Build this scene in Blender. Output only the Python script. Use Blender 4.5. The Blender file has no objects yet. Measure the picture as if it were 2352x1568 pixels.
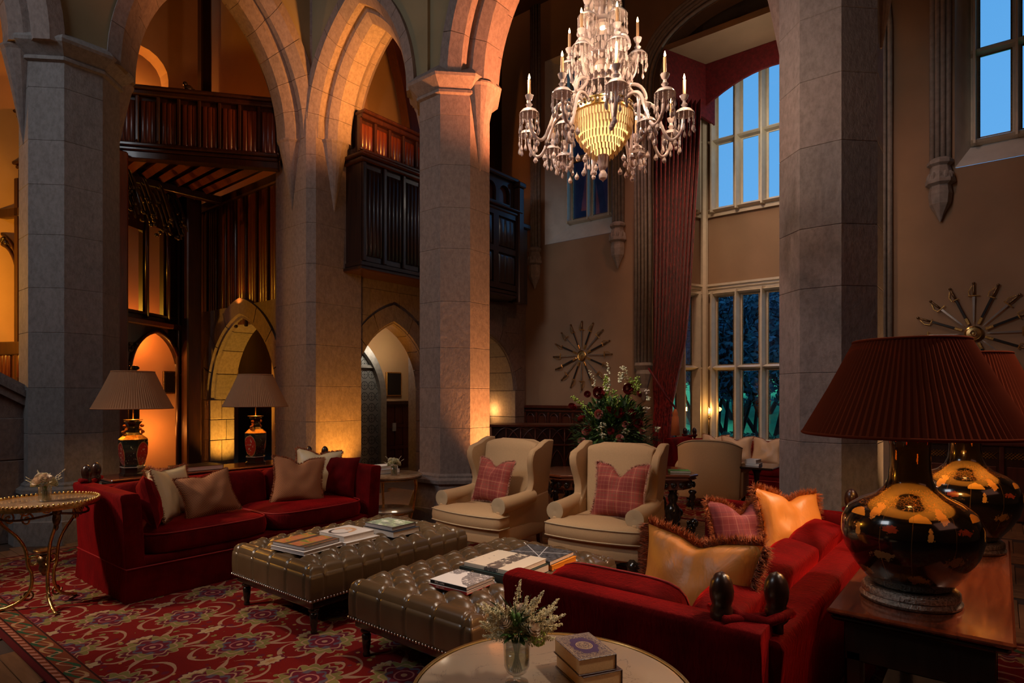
import bpy, math, random
from math import sin, cos, pi, sqrt, acos, atan2, radians
from mathutils import Vector, Matrix, noise
random.seed(7)
SC = bpy.context.scene
COL = SC.collection
# ------------------------------------------------------------------ camera
# the camera stands at the world origin (1.55 m up); X and Y run along the walls of the hall
H = 1.55; FPX = 1400.0; HZ = 904.0
ANG = radians(38.7)
Fv = (cos(ANG), sin(ANG)); Rv = (sin(ANG), -cos(ANG))
cam = bpy.data.cameras.new('camera'); cam_o = bpy.data.objects.new('camera', cam); COL.objects.link(cam_o)
cam.sensor_fit = 'HORIZONTAL'; cam.sensor_width = 36.0; cam.lens = 36.0*FPX/2352
cam.shift_y = (HZ-784)/2352.0; cam.clip_start = 0.05; cam.clip_end = 300
cam_o.location = (0, 0, H); cam_o.rotation_euler = (radians(90), 0, ANG-radians(90))
SC.camera = cam_o
def at(px, d):                       # plan position of a pixel column at depth d
    l = (px-1176)/FPX*d
    return (Fv[0]*d+Rv[0]*l, Fv[1]*d+Rv[1]*l)
def zat(py, d): return H-(py-HZ)/FPX*d
# ------------------------------------------------------------------ world, exposure
wd = bpy.data.worlds.new('dusk'); SC.world = wd; wd.use_nodes = True
wnt = wd.node_tree
bg = wnt.nodes['Background']
tc = wnt.nodes.new('ShaderNodeTexCoord'); sp = wnt.nodes.new('ShaderNodeSeparateXYZ'); rp = wnt.nodes.new('ShaderNodeValToRGB')
wnt.links.new(tc.outputs['Generated'], sp.inputs[0]); wnt.links.new(sp.outputs['Z'], rp.inputs[0]); wnt.links.new(rp.outputs[0], bg.inputs[0])
rp.color_ramp.elements[0].position = 0.0; rp.color_ramp.elements[0].color = (0.16, 0.47, 0.90, 1)
rp.color_ramp.elements[1].position = 0.7; rp.color_ramp.elements[1].color = (0.10, 0.40, 0.86, 1)
bg.inputs[1].default_value = 1.0
SC.view_settings.view_transform = 'Standard'; SC.view_settings.look = 'None'
SC.view_settings.exposure = 0.0; SC.view_settings.gamma = 1.0; SC.view_settings.use_curve_mapping = False
cy = SC.cycles
cy.use_adaptive_sampling = True; cy.adaptive_threshold = 0.03; cy.use_denoising = True
cy.max_bounces = 7; cy.diffuse_bounces = 3; cy.glossy_bounces = 3; cy.transmission_bounces = 6; cy.transparent_max_bounces = 12
cy.caustics_reflective = False; cy.caustics_refractive = False; cy.sample_clamp_indirect = 4.0; cy.blur_glossy = 1.0
# ------------------------------------------------------------------ lights of the hall
def aim(o, tgt):
    v = Vector(tgt)-o.location; o.rotation_euler = v.to_track_quat('-Z', 'Y').to_euler()
def area(loc, tgt, sx, sy, col, w, spread=180):
    l = bpy.data.lights.new('area_light', 'AREA'); l.shape = 'RECTANGLE'; l.size = sx; l.size_y = sy; l.energy = w; l.color = col
    l.spread = radians(spread)
    o = bpy.data.objects.new('area_light', l); COL.objects.link(o); o.location = loc; aim(o, tgt); return o
def point(loc, col, w, r=0.04):
    l = bpy.data.lights.new('point_light', 'POINT'); l.energy = w; l.color = col; l.shadow_soft_size = r
    o = bpy.data.objects.new('point_light', l); COL.objects.link(o); o.location = loc; return o
def spot(loc, tgt, col, w, ang=60, blend=.6, r=0.05):
    l = bpy.data.lights.new('spot_light', 'SPOT'); l.energy = w; l.color = col; l.spot_size = radians(ang); l.spot_blend = blend; l.shadow_soft_size = r
    o = bpy.data.objects.new('spot_light', l); COL.objects.link(o); o.location = loc; aim(o, tgt); return o
COOL = (0.88, 0.94, 1.0); WARM = (1.0, 0.72, 0.46); ORNG = (1.0, 0.42, 0.12); GOLD = (1.0, 0.62, 0.12); NEUT = (1.0, 0.86, 0.72)
# added soft area lights: cool from high left, reddish from behind, neutral overhead
area((-3.6, 6.0, 7.4), (5.0, 5.4, 3.2), 2.6, 2.2, COOL, 84, 120)
area((1.5, -3.8, 4.6), (4.6, 5.6, 2.6), 3.0, 2.4, (1.0, .40, .26), 11, 150)
area((2.9, 3.0, 6.6), (3.4, 3.0, 0), 2.0, 2.0, NEUT, 12, 90)
# spots added to brighten the seating group and right pillar, without fixtures
spot((1.4, 3.4, 5.2), (4.5, 3.2, .5), (1, .82, .64), 450, 30, .9, .12)
spot((2.5, 2.3, 5.6), (2.8, 2.9, .3), (1, .82, .66), 260, 40, .9, .10)
spot((2.3, -.5, 3.6), (1.45, 1.0, .8), (1, .80, .60), 150, 32, .9, .10)
spot((4.5, -1.4, 4.8), (3.0, .9, .7), (1, .60, .40), 820, 34, .8, .12)
spot((-1.6, 6.6, 3.6), (1.6, 5.3, .6), (1, .72, .50), 560, 34, .8, .12)
spot((5.2, 5.0, 5.6), (2.9, 5.5, .6), (1, .70, .45), 260, 36, .9, .12)
spot((2.2, 5.6, 5.4), (5.2, 1.3, 3.0), (1, .58, .46), 330, 50, .9, .12)
# uplights at the foot of pillars and arches; the higher spots are added
spot((5.25, 7.02, .12), (5.38, 7.75, 2.6), (1, .37, .04), 330, 84, .9, .05)
spot((5.52, 4.28, .10), (5.36, 4.9, 3.4), (1, .36, .10), 1100, 64, .9, .06)
spot((5.30, 5.98, 5.25), (5.28, 7.45, 6.35), (1, .36, .07), 330, 120, .9, .06)
spot((5.9, 3.4, 4.0), (5.4, 5.1, 6.4), (1, .30, .11), 1100, 90, .9, .1)
spot((3.9, 6.2, 4.6), (4.9, 8.0, 6.0), (1, .40, .22), 45, 80, .9, .1)
spot((5.25, 10.2, .10), (5.22, 10.78, 1.9), (1, .46, .05), 260, 90, .9, .05)
spot((6.2, .15, .15), (5.4, .78, 2.5), (1, .5, .2), 220, 70, .8, .05)
spot((5.9, 4.7, 3.6), (7.9, 3.2, .6), (1, .56, .26), 90, 36, .9, .08)  # added spot that brightens the far tan armchair
spot((6.8, 3.6, 5.0), (9.3, 6.4, 1.0), (1, .52, .32), 130, 44, .9, .1)  # spot added to redden the desk and wainscot
spot((4.5, 4.3, 4.8), (6.0, 3.3, 1.35), (1, .86, .66), 210, 18, .9, .06)  # narrow spot added to lift the flower arrangement
# stair hall
spot((4.90, 9.7, 3.0), (5.02, 9.7, 4.2), (1, .28, .04), 5, 150, .9, .004)
point((4.0, 11.2, 2.5), (1, .26, .04), 22, .1)
point((2.9, 11.1, 1.6), (1, .30, .05), 14, .1)
point((0.9, 10.6, 3.0), (1, .42, .03), 200, .1)
point((4.2, 11.1, .9), (1, .30, .05), 18, .1)
point((4.35, 12.0, 6.7), (1, .40, .08), 16, .08)
point((6.5, 9.4, 5.7), (1, .32, .06), 50, .1)
point((3.4, 10.8, 6.0), (1, .26, .06), 14, .1)
# passage behind the doorways
point((7.0, 8.70, 2.35), (1, .88, .70), 7, .06)  # added point light that brightens the etched screen and plaque
point((7.9, 9.2, 2.4), (1, .80, .55), 10, .06)
# bay
point((10.1, 3.0, 6.2), (1, .84, .66), 24, .2)
spot((8.0, 3.4, 6.6), (11.1, 3.1, 2.6), (1, .66, .42), 240, 80, .9, .12)
tree_fill = bpy.data.lights.new('garden_fill', 'SUN'); tree_fill.energy = 5; tree_fill.color = (.50, .80, 1.0); tree_fill.angle = .3  # added bluish sun lamp that brightens the garden trees
mo_ = bpy.data.objects.new('garden_fill', tree_fill); COL.objects.link(mo_); mo_.rotation_euler = (radians(8), radians(-32), 0)
spot((7.6, 2.2, 6.6), (9.95, 5.3, 2.0), (1, .36, .17), 110, 70, .9, .2)
spot((7.2, 1.4, 6.6), (9.95, 0.2, 2.6), (1, .50, .34), 60, 80, .9, .2)
spot((8.2, 5.2, 7.0), (9.95, 4.2, 4.5), (1, .55, .45), 90, 60, .9, .2)
# ------------------------------------------------------------------ expressions in shader nodes
class NT:
    def __init__(s, name):
        s.m = bpy.data.materials.new(name); s.m.use_nodes = True; s.t = s.m.node_tree
        s.b = s.t.nodes['Principled BSDF']
    def n(s, k, **kw):
        x = s.t.nodes.new(k)
        for a, b in kw.items(): setattr(x, a, b)
        return x
    def link(s, a, b): s.t.links.new(a, b)
    def math(s, op, *a):
        x = s.n('ShaderNodeMath', operation=op)
        for i, v in enumerate(a):
            v = v.s if isinstance(v, E) else v
            if isinstance(v, (int, float)): x.inputs[i].default_value = v
            else: s.link(v, x.inputs[i])
        return E(s, x.outputs[0])
    def obj(s):
        x = s.n('ShaderNodeTexCoord'); y = s.n('ShaderNodeSeparateXYZ'); s.link(x.outputs['Object'], y.inputs[0])
        return [E(s, y.outputs[i]) for i in range(3)]
    def gen(s): return s.n('ShaderNodeTexCoord').outputs['Object']
    def noise(s, scale, detail=4, rough=.55, vec=None, dist=0, out=0):
        x = s.n('ShaderNodeTexNoise'); x.inputs['Scale'].default_value = scale; x.inputs['Detail'].default_value = detail
        x.inputs['Roughness'].default_value = rough; x.inputs['Distortion'].default_value = dist
        s.link(vec if vec is not None else s.gen(), x.inputs['Vector']); return E(s, x.outputs[out])
    def stretch(s, sc):
        x = s.n('ShaderNodeMapping'); x.inputs['Scale'].default_value = sc; s.link(s.gen(), x.inputs[0]); return x.outputs[0]
    def rnd(s): return E(s, s.n('ShaderNodeObjectInfo').outputs['Random'])
    def mix(s, f, a, b):
        x = s.n('ShaderNodeMix', data_type='RGBA')
        if isinstance(f, E): s.link(f.s, x.inputs[0])
        else: x.inputs[0].default_value = f
        for v, i in ((a, 6), (b, 7)):
            if isinstance(v, (tuple, list)): x.inputs[i].default_value = (v[0], v[1], v[2], 1)
            else: s.link(v, x.inputs[i])
        return x.outputs[2]
    def ramp(s, f, stops):
        x = s.n('ShaderNodeValToRGB'); s.link(f.s, x.inputs[0]); r = x.color_ramp
        while len(r.elements) < len(stops): r.elements.new(.5)
        for e, (p, c) in zip(r.elements, stops): e.position = p; e.color = (c[0], c[1], c[2], 1)
        return x.outputs[0]
    def set(s, **kw):
        for k, v in kw.items():
            i = s.b.inputs[k.replace('_', ' ')]
            if isinstance(v, E): s.link(v.s, i)
            elif isinstance(v, (int, float)): i.default_value = v
            elif isinstance(v, tuple): i.default_value = (*v, 1) if len(v) == 3 and i.type == 'RGBA' else v
            else: s.link(v, i)
        return s
    def bump(s, h, strength=.3, dist=.01):
        x = s.n('ShaderNodeBump'); x.inputs['Strength'].default_value = strength; x.inputs['Distance'].default_value = dist
        s.link(h.s, x.inputs['Height']); s.link(x.outputs[0], s.b.inputs['Normal']); return s
class E:
    def __init__(e, t, s): e.t = t; e.s = s
    def __add__(e, o): return e.t.math('ADD', e, o)
    def __sub__(e, o): return e.t.math('SUBTRACT', e, o)
    def __rsub__(e, o): return e.t.math('SUBTRACT', o, e)
    def __mul__(e, o): return e.t.math('MULTIPLY', e, o)
    def __truediv__(e, o): return e.t.math('DIVIDE', e, o)
    __radd__ = __add__; __rmul__ = __mul__
    def abs(e): return e.t.math('ABSOLUTE', e)
    def sin(e): return e.t.math('SINE', e)
    def cos(e): return e.t.math('COSINE', e)
    def frac(e): return e.t.math('FRACT', e)
    def floor(e): return e.t.math('FLOOR', e)
    def sqrt(e): return e.t.math('SQRT', e)
    def lt(e, o): return e.t.math('LESS_THAN', e, o)
    def gt(e, o): return e.t.math('GREATER_THAN', e, o)
    def min(e, o): return e.t.math('MINIMUM', e, o)
    def max(e, o): return e.t.math('MAXIMUM', e, o)
    def atan2(e, o): return e.t.math('ARCTAN2', e, o)
    def wrap(e, p): return (e/p).frac()*p-p/2
MAT = {}
def mat(name, col, rough=.6, metal=0, spec=.5, nscale=0, namt=.25, bump=0, sheen=0, coat=0, var=0):
    t = NT(name)
    c = col
    if nscale:
        d = tuple(x*(1-namt) for x in col); l = tuple(min(1, x*(1+namt)) for x in col)
        nz = t.noise(nscale, 5); c = t.ramp(nz, [(.3, d), (.7, l)])
        if bump: t.bump(nz, bump)
    if var:
        r = t.rnd(); d = tuple(x*(1-var) for x in col)
        c = t.mix(r, c, d) if nscale == 0 else t.mix(r*.8, c, tuple(x*(1-var) for x in col))
    t.set(Base_Color=c, Roughness=rough, Metallic=metal)
    if name == 'velvet': t.bump(t.noise(22, 4, .6, t.stretch((2.2, 2.2, .5)), .5), .55, .012)
    t.b.inputs['Specular IOR Level'].default_value = spec
    if sheen:
        t.b.inputs['Sheen Weight'].default_value = sheen; t.b.inputs['Sheen Roughness'].default_value = .35
        t.b.inputs['Sheen Tint'].default_value = (min(1, col[0]*2.5+.1), min(1, col[1]*2+.02), min(1, col[2]*2+.02), 1) if 'velvet' not in name else (.75, .015, .015, 1)
    if coat: t.b.inputs['Coat Weight'].default_value = coat; t.b.inputs['Coat Roughness'].default_value = .12
    MAT[name] = t.m; return t.m
def stone(name, c1, c2, c3):
    t = NT(name); a = t.noise(2.2, 6, .6); b = t.noise(26, 5, .7, t.stretch((1, 1, .6))); r = t.rnd()
    c = t.mix(a, c1, c2); c = t.mix(r*.55, c, c3)
    d = t.ramp(b, [(.35, (.62, .6, .58)), (.62, (1, 1, 1))])
    x = t.n('ShaderNodeMix', data_type='RGBA', blend_type='MULTIPLY'); x.inputs[0].default_value = .8
    t.link(c, x.inputs[6]); t.link(d, x.inputs[7])
    t.set(Base_Color=x.outputs[2], Roughness=.85); t.bump(b+a*.6, .55, .012); MAT[name] = t.m
stone('grey_stone', (.215, .20, .195), (.155, .145, .145), (.26, .215, .20))
stone('brown_stone', (.215, .17, .155), (.145, .118, .115), (.26, .185, .155))
mat('mortar', (.10, .085, .075), .95)
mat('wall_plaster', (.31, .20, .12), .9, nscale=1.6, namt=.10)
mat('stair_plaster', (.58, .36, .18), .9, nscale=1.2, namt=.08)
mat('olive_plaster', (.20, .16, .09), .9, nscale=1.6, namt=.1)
mat('reveal_stone', (.62, .61, .57), .8, nscale=5, namt=.08)
mat('moulded_stone', (.30, .27, .24), .8, nscale=14, namt=.2, bump=.2)
mat('cream_frame', (.62, .55, .42), .45, nscale=9, namt=.08)
def wood(name, a, b, rough, sc=(1, 1, .08), coat=0, var=0):
    t = NT(name); nz = t.noise(28, 5, .6, t.stretch(sc), .8)
    c = t.ramp(nz, [(.3, a), (.7, b)])
    if var: c = t.mix(t.rnd()*var, c, tuple(x*.35 for x in a))
    t.set(Base_Color=c, Roughness=rough); t.bump(nz, .12, .004)
    if coat: t.b.inputs['Coat Weight'].default_value = coat; t.b.inputs['Coat Roughness'].default_value = .1
    MAT[name] = t.m
wood('dark_oak', (.012, .004, .0025), (.038, .011, .006), .30, coat=.2)
wood('red_oak', (.045, .010, .005), (.10, .021, .010), .32, coat=.2)
wood('ebonised', (.010, .006, .004), (.022, .012, .008), .18, coat=.5)
wood('mahogany', (.10, .022, .010), (.20, .055, .022), .14, (.08, 1, 1), .6)
wood('parquet', (.20, .085, .036), (.36, .17, .075), .30, (.12, 1, 1), .15, var=.55)
mat('floor_base', (.05, .025, .015), .8)
mat('ceiling_wood', (.035, .018, .010), .6)
mat('velvet', (.105, .0015, .0025), .8, spec=.08, nscale=7, namt=.35, sheen=.85)
mat('velvet_piping', (.30, .006, .006), .6, sheen=.6)
mat('linen', (.44, .275, .145), .85, spec=.2, nscale=160, namt=.08, bump=.08, sheen=.15)
mat('linen_piping', (.42, .30, .18), .8)
mat('gilt', (.75, .48, .16), .28, 1, nscale=60, namt=.3, bump=.25)
mat('dark_bronze', (.22, .14, .07), .38, 1, nscale=70, namt=.5, bump=.4)
mat('brass', (.78, .55, .22), .25, 1)
mat('steel', (.75, .72, .68), .25, 1)
mat('nail_silver', (.80, .76, .70), .22, 1)
mat('black', (.008, .007, .007), .35)
mat('paper', (.78, .70, .62), .8, nscale=40, namt=.06)
mat('page_gold', (.60, .40, .20), .7)
mat('white_cover', (.80, .74, .70), .4)
mat('leaf_green', (.10, .21, .04), .55, nscale=20, namt=.5)
mat('dark_leaf', (.035, .075, .024), .55, nscale=20, namt=.5)
mat('lime_bell', (.42, .55, .10), .5, nscale=30, namt=.3)
mat('cream_petal', (.82, .76, .52), .55)
mat('rose_petal', (.85, .68, .52), .55)
mat('pink_petal', (.75, .32, .28), .55)
mat('red_petal', (.26, .010, .012), .6)
mat('plume_cream', (.95, .84, .55), .7)
mat('stem_green', (.10, .22, .03), .5)
mat('tassel', (.55, .15, .04), .8)
mat('lawn', (.02, .24, .09), .95, nscale=3, namt=.25)
mat('bark', (.030, .022, .018), .9)
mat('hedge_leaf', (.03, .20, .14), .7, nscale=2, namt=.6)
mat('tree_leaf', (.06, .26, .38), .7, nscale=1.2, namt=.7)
mat('dusk_tinted_stone', (.10, .14, .34), .9, nscale=2, namt=.4)  # blue of the dusk light is put into the stone colour
mat('candle', (.85, .52, .26), .5)
mat('carpet_red', (.30, .03, .015), .95)
def emit(name, col, s):
    m = bpy.data.materials.new(name); m.use_nodes = True; t = m.node_tree; t.nodes.clear()
    e = t.nodes.new('ShaderNodeEmission'); e.inputs[0].default_value = (*col, 1); e.inputs[1].default_value = s
    o = t.nodes.new('ShaderNodeOutputMaterial'); t.links.new(e.outputs[0], o.inputs[0]); MAT[name] = m
emit('flame', (1, .62, .25), 22); emit('bulb', (1, .60, .18), 14)
def thin_glass(name, tint, refl=.10, rough=.02):
    m = bpy.data.materials.new(name); m.use_nodes = True; t = m.node_tree; t.nodes.clear()
    tr = t.nodes.new('ShaderNodeBsdfTransparent'); tr.inputs[0].default_value = (*tint, 1)
    g = t.nodes.new('ShaderNodeBsdfGlossy'); g.inputs[1].default_value = rough
    fr = t.nodes.new('ShaderNodeLayerWeight'); fr.inputs[0].default_value = .25
    ml = t.nodes.new('ShaderNodeMath'); ml.operation = 'MULTIPLY_ADD'; ml.inputs[1].default_value = .75; ml.inputs[2].default_value = refl*.4
    mx = t.nodes.new('ShaderNodeMixShader'); o = t.nodes.new('ShaderNodeOutputMaterial')
    t.links.new(fr.outputs[1], ml.inputs[0]); t.links.new(ml.outputs[0], mx.inputs[0])
    t.links.new(tr.outputs[0], mx.inputs[1]); t.links.new(g.outputs[0], mx.inputs[2]); t.links.new(mx.outputs[0], o.inputs[0]); MAT[name] = m
thin_glass('pane_glass', (.97, .98, 1)); thin_glass('clear_glass', (.93, .95, .93), .25); thin_glass('water', (.90, .88, .70), .2)
def crystal():
    t = NT('crystal'); t.set(Base_Color=(1, .86, .80), Roughness=.12, IOR=1.5, Metallic=.14)
    t.b.inputs['Transmission Weight'].default_value = .12; t.b.inputs['Coat Weight'].default_value = .5; MAT['crystal'] = t.m
    t = NT('bowl_crystal'); t.set(Base_Color=(1, .84, .55), Roughness=.25)
    ad = t.n('ShaderNodeMixShader'); tl = t.n('ShaderNodeBsdfTranslucent'); tl.inputs[0].default_value = (1, .82, .5, 1); ad.inputs[0].default_value = .7
    o = t.t.nodes['Material Output']; t.link(t.b.outputs[0], ad.inputs[1]); t.link(tl.outputs[0], ad.inputs[2]); t.link(ad.outputs[0], o.inputs[0]); MAT['bowl_crystal'] = t.m
crystal()
# ------------------------------------------------------------------ mesh builder
class MB:
    def __init__(s): s.v = []; s.f = []
    def add(s, vs, fs):
        b = len(s.v); s.v.extend(vs); s.f.extend([tuple(i+b for i in f) for f in fs]); return s
    def box(s, c, d, bv=0, M=None):
        hx, hy, hz = d[0]/2, d[1]/2, d[2]/2
        if bv <= 0:
            vs = [(x*hx, y*hy, z*hz) for z in (-1, 1) for y in (-1, 1) for x in (-1, 1)]
            fs = [(0, 2, 3, 1), (4, 5, 7, 6), (0, 1, 5, 4), (2, 6, 7, 3), (0, 4, 6, 2), (1, 3, 7, 5)]
        else:
            b = min(bv, hx*.9, hy*.9, hz*.9); vs = []; fs = []
            idx = {}
            for sx in (-1, 1):
                for sy in (-1, 1):
                    for sz in (-1, 1):
                        for k in range(3):
                            p = [sx*hx, sy*hy, sz*hz]
                            for j in range(3):
                                if j != k: p[j] -= (sx, sy, sz)[j]*b
                            idx[(sx, sy, sz, k)] = len(vs); vs.append(tuple(p))
            for k in range(3):
                a, c2 = [j for j in range(3) if j != k]
                for sg in (-1, 1):
                    q = []
                    for (p1, p2) in ((-1, -1), (1, -1), (1, 1), (-1, 1)):
                        t = [0, 0, 0]; t[k] = sg; t[a] = p1; t[c2] = p2; q.append(idx[(*t, k)])
                    if (sg > 0) == (k == 1): q.reverse()
                    fs.append(tuple(q))
            for k in range(3):           # edges parallel to axis k
                a, c2 = [j for j in range(3) if j != k]
                for s1 in (-1, 1):
                    for s2 in (-1, 1):
                        def g(sk, kk):
                            t = [0, 0, 0]; t[k] = sk; t[a] = s1; t[c2] = s2; return idx[(*t, kk)]
                        q = [g(-1, a), g(1, a), g(1, c2), g(-1, c2)]
                        if s1*s2*(1 if k != 1 else -1) < 0: q.reverse()
                        fs.append(tuple(q))
            for sx in (-1, 1):
                for sy in (-1, 1):
                    for sz in (-1, 1):
                        q = [idx[(sx, sy, sz, k)] for k in range(3)]
                        if sx*sy*sz < 0: q.reverse()
                        fs.append(tuple(q))
        if M is not None: vs = [tuple(M @ Vector(v)) for v in vs]
        s.add([(v[0]+c[0], v[1]+c[1], v[2]+c[2]) for v in vs], fs); return s
    def b2(s, x0, x1, y0, y1, z0, z1, bv=0):
        return s.box(((x0+x1)/2, (y0+y1)/2, (z0+z1)/2), (abs(x1-x0), abs(y1-y0), abs(z1-z0)), bv)
    def loft(s, rings, cap=True, closed=True, loop=False):
        n = len(rings[0]); vs = [p for r in rings for p in r]; fs = []
        m = len(rings)
        for i in range(m if loop else m-1):
            j2 = (i+1) % m
            for j in range(n if closed else n-1):
                k = (j+1) % n; fs.append((i*n+j, i*n+k, j2*n+k, j2*n+j))
        if cap and not loop: fs.append(tuple(range(n-1, -1, -1))); fs.append(tuple((m-1)*n+j for j in range(n)))
        return s.add(vs, fs)
    def lathe(s, prof, n=24, c=(0, 0, 0), ang0=0, cap=True):
        rings = [[(c[0]+r*cos(ang0+2*pi*j/n), c[1]+r*sin(ang0+2*pi*j/n), c[2]+z) for j in range(n)] for r, z in prof]
        return s.loft(rings, cap)
    def tube(s, pts, rad, n=8, cap=True, loop=False, flat=1.0):
        pts = [Vector(p) for p in pts]; rings = []; N = len(pts)
        if isinstance(rad, (int, float)): rad = [rad]*N
        up = None
        for i, p in enumerate(pts):
            if loop: t = pts[(i+1) % N]-pts[i-1]
            else: t = pts[min(i+1, N-1)]-pts[max(i-1, 0)]
            if t.length < 1e-9: t = Vector((0, 0, 1))
            t.normalize()
            if up is None:
                up = Vector((0, 0, 1)) if abs(t.z) < .9 else Vector((1, 0, 0))
            a = up-t*up.dot(t)
            if a.length < 1e-6: a = Vector((1, 0, 0))-t*t.x
            a.normalize(); b = t.cross(a); up = a
            rings.append([tuple(p+(a*cos(2*pi*j/n)+b*sin(2*pi*j/n)*flat)*rad[i]) for j in range(n)])
        return s.loft(rings, cap, loop=loop)
    def ell(s, c, r, nu=12, nv=8, M=None):
        rings = []
        for i in range(nv+1):
            th = pi*(i+.001)/(nv+.002)-pi/2
            rg = []
            for j in range(nu):
                p = Vector((r[0]*cos(th)*cos(2*pi*j/nu), r[1]*cos(th)*sin(2*pi*j/nu), r[2]*sin(th)))
                if M is not None: p = M @ p
                rg.append((p.x+c[0], p.y+c[1], p.z+c[2]))
            rings.append(rg)
        return s.loft(rings)
    def grid(s, fn, nu, nv, wrapu=False):
        vs = [tuple(fn(i/nu, j/nv)) for j in range(nv+1) for i in range(nu+1)]
        fs = [(j*(nu+1)+i, j*(nu+1)+i+1, (j+1)*(nu+1)+i+1, (j+1)*(nu+1)+i) for j in range(nv) for i in range(nu)]
        return s.add(vs, fs)
    def prism(s, poly, z0, z1):
        n = len(poly); return s.loft([[(x, y, z0) for x, y in poly], [(x, y, z1) for x, y in poly]])
    def map(s, f): s.v = [tuple(f(v)) for v in s.v]; return s
    def rot(s, a, piv=(0, 0)):
        c, d = cos(a), sin(a)
        return s.map(lambda v: (piv[0]+(v[0]-piv[0])*c-(v[1]-piv[1])*d, piv[1]+(v[0]-piv[0])*d+(v[1]-piv[1])*c, v[2]))
    def mesh(s, name, m, smooth=None):
        me = bpy.data.meshes.new(name); me.from_pydata(s.v, [], s.f); me.validate()
        import bmesh
        bm = bmesh.new(); bm.from_mesh(me); bmesh.ops.recalc_face_normals(bm, faces=bm.faces); bm.to_mesh(me); bm.free()
        if m: me.materials.append(MAT[m] if isinstance(m, str) else m)
        if smooth is not None:
            me.shade_smooth()
            if smooth < 180: me.set_sharp_from_angle(angle=radians(smooth))
        return me
def part(name, mb, m, parent=None, smooth=None, label=None, kind=None, bevel=0, seg=2, sub=0):
    me = mb.mesh(name, m, smooth) if isinstance(mb, MB) else mb
    o = bpy.data.objects.new(name, me); COL.objects.link(o)
    if parent is not None: o.parent = parent
    if label: o['label'] = label
    if kind: o['kind'] = kind
    if bevel:
        b = o.modifiers.new('b', 'BEVEL'); b.width = bevel; b.segments = seg; b.limit_method = 'ANGLE'; b.angle_limit = radians(35)
    if sub:
        b = o.modifiers.new('s', 'SUBSURF'); b.levels = sub; b.render_levels = sub
    return o
def tag(o, label, cat, group=None, kind=None):
    o['label'] = label; o['category'] = cat
    if group: o['group'] = group
    if kind: o['kind'] = kind
    return o
def thing(name, label, cat, loc=(0, 0, 0), rz=0, group=None, kind=None):
    o = bpy.data.objects.new(name, None); COL.objects.link(o); o.location = loc; o.rotation_euler = (0, 0, rz); o.empty_display_size = .1
    return tag(o, label, cat, group, kind)
def dup(o, loc, rz=None, label=None, parent=None):
    c = o.copy(); COL.objects.link(c); c.parent = parent
    if parent is None:
        c.location = loc
        if rz is not None: c.rotation_euler = (0, 0, rz)
        if label: c['label'] = label
    for ch in list(o.children): dup(ch, None, parent=c)
    return c
def piece(me, name, parent, loc, rz=0, sc=(1, 1, 1), rot=None):
    o = bpy.data.objects.new(name, me); COL.objects.link(o); o.parent = parent; o.location = loc
    o.rotation_euler = rot if rot else (0, 0, rz); o.scale = sc; return o
def holed(outer, holes, t):                 # a flat slab (x,y) of thickness t around z = 0 with holes
    cu = bpy.data.curves.new('tmp', 'CURVE'); cu.dimensions = '2D'; cu.fill_mode = 'BOTH'; cu.extrude = t/2
    for poly in [outer]+holes:
        sp_ = cu.splines.new('POLY'); sp_.points.add(len(poly)-1); sp_.use_cyclic_u = True
        for p, q in zip(sp_.points, poly): p.co = (q[0], q[1], 0, 1)
    ob = bpy.data.objects.new('tmp', cu); me = bpy.data.meshes.new_from_object(ob)
    mb = MB(); mb.add([tuple(v.co) for v in me.vertices], [tuple(p.vertices) for p in me.polygons])
    bpy.data.objects.remove(ob); bpy.data.curves.remove(cu); bpy.data.meshes.remove(me); return mb
def onX(mb, y): return mb.map(lambda v: (v[0], y+v[2], v[1]))      # slab (s,z) standing along X at Y=y
def onY(mb, x): return mb.map(lambda v: (x+v[2], v[0], v[1]))      # slab (s,z) standing along Y at X=x
def arcpts(s0, s1, z0, rise, n=10, r=0.0):    # pointed arch from (s0,z0) to (s1,z0); r = offset outwards
    h = (s1-s0)/2; rho = (h*h+rise*rise)/(2*h); L = []
    R = rho+r; tm = acos(max(-1, min(1, (rho-h)/R)))
    for i in range(n+1):
        t = tm*i/n; L.append((s0+rho-R*cos(t), z0+R*sin(t)))
    return L+[(s0+s1-x, z) for x, z in reversed(L[:-1])]
def rect(x0, x1, y0, y1): return [(x0, y0), (x1, y0), (x1, y1), (x0, y1)]
# ================================================================== architecture
def struct(name, mb, m, label, cat='wall', smooth=None, bevel=0):
    o = part(name, mb, m, None, smooth, bevel=bevel); return tag(o, label, cat, kind='structure')
TOP = 9.4
fl = struct('floor', MB().b2(-6, 11.4, -8, 12.2, -.12, 0), 'floor_base', 'herringbone oak parquet floor of the great hall', 'floor')
ce = struct('ceiling', MB().b2(-6, 11.4, -8, 12.2, TOP, TOP+.15), 'ceiling_wood', 'dark timber ceiling high above the hall', 'ceiling')
for i in range(7):
    part('beam', MB().b2(-6+i*2.4, -5.75+i*2.4, -8, 12, TOP-.3, TOP, .02), 'dark_oak', ce)
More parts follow.
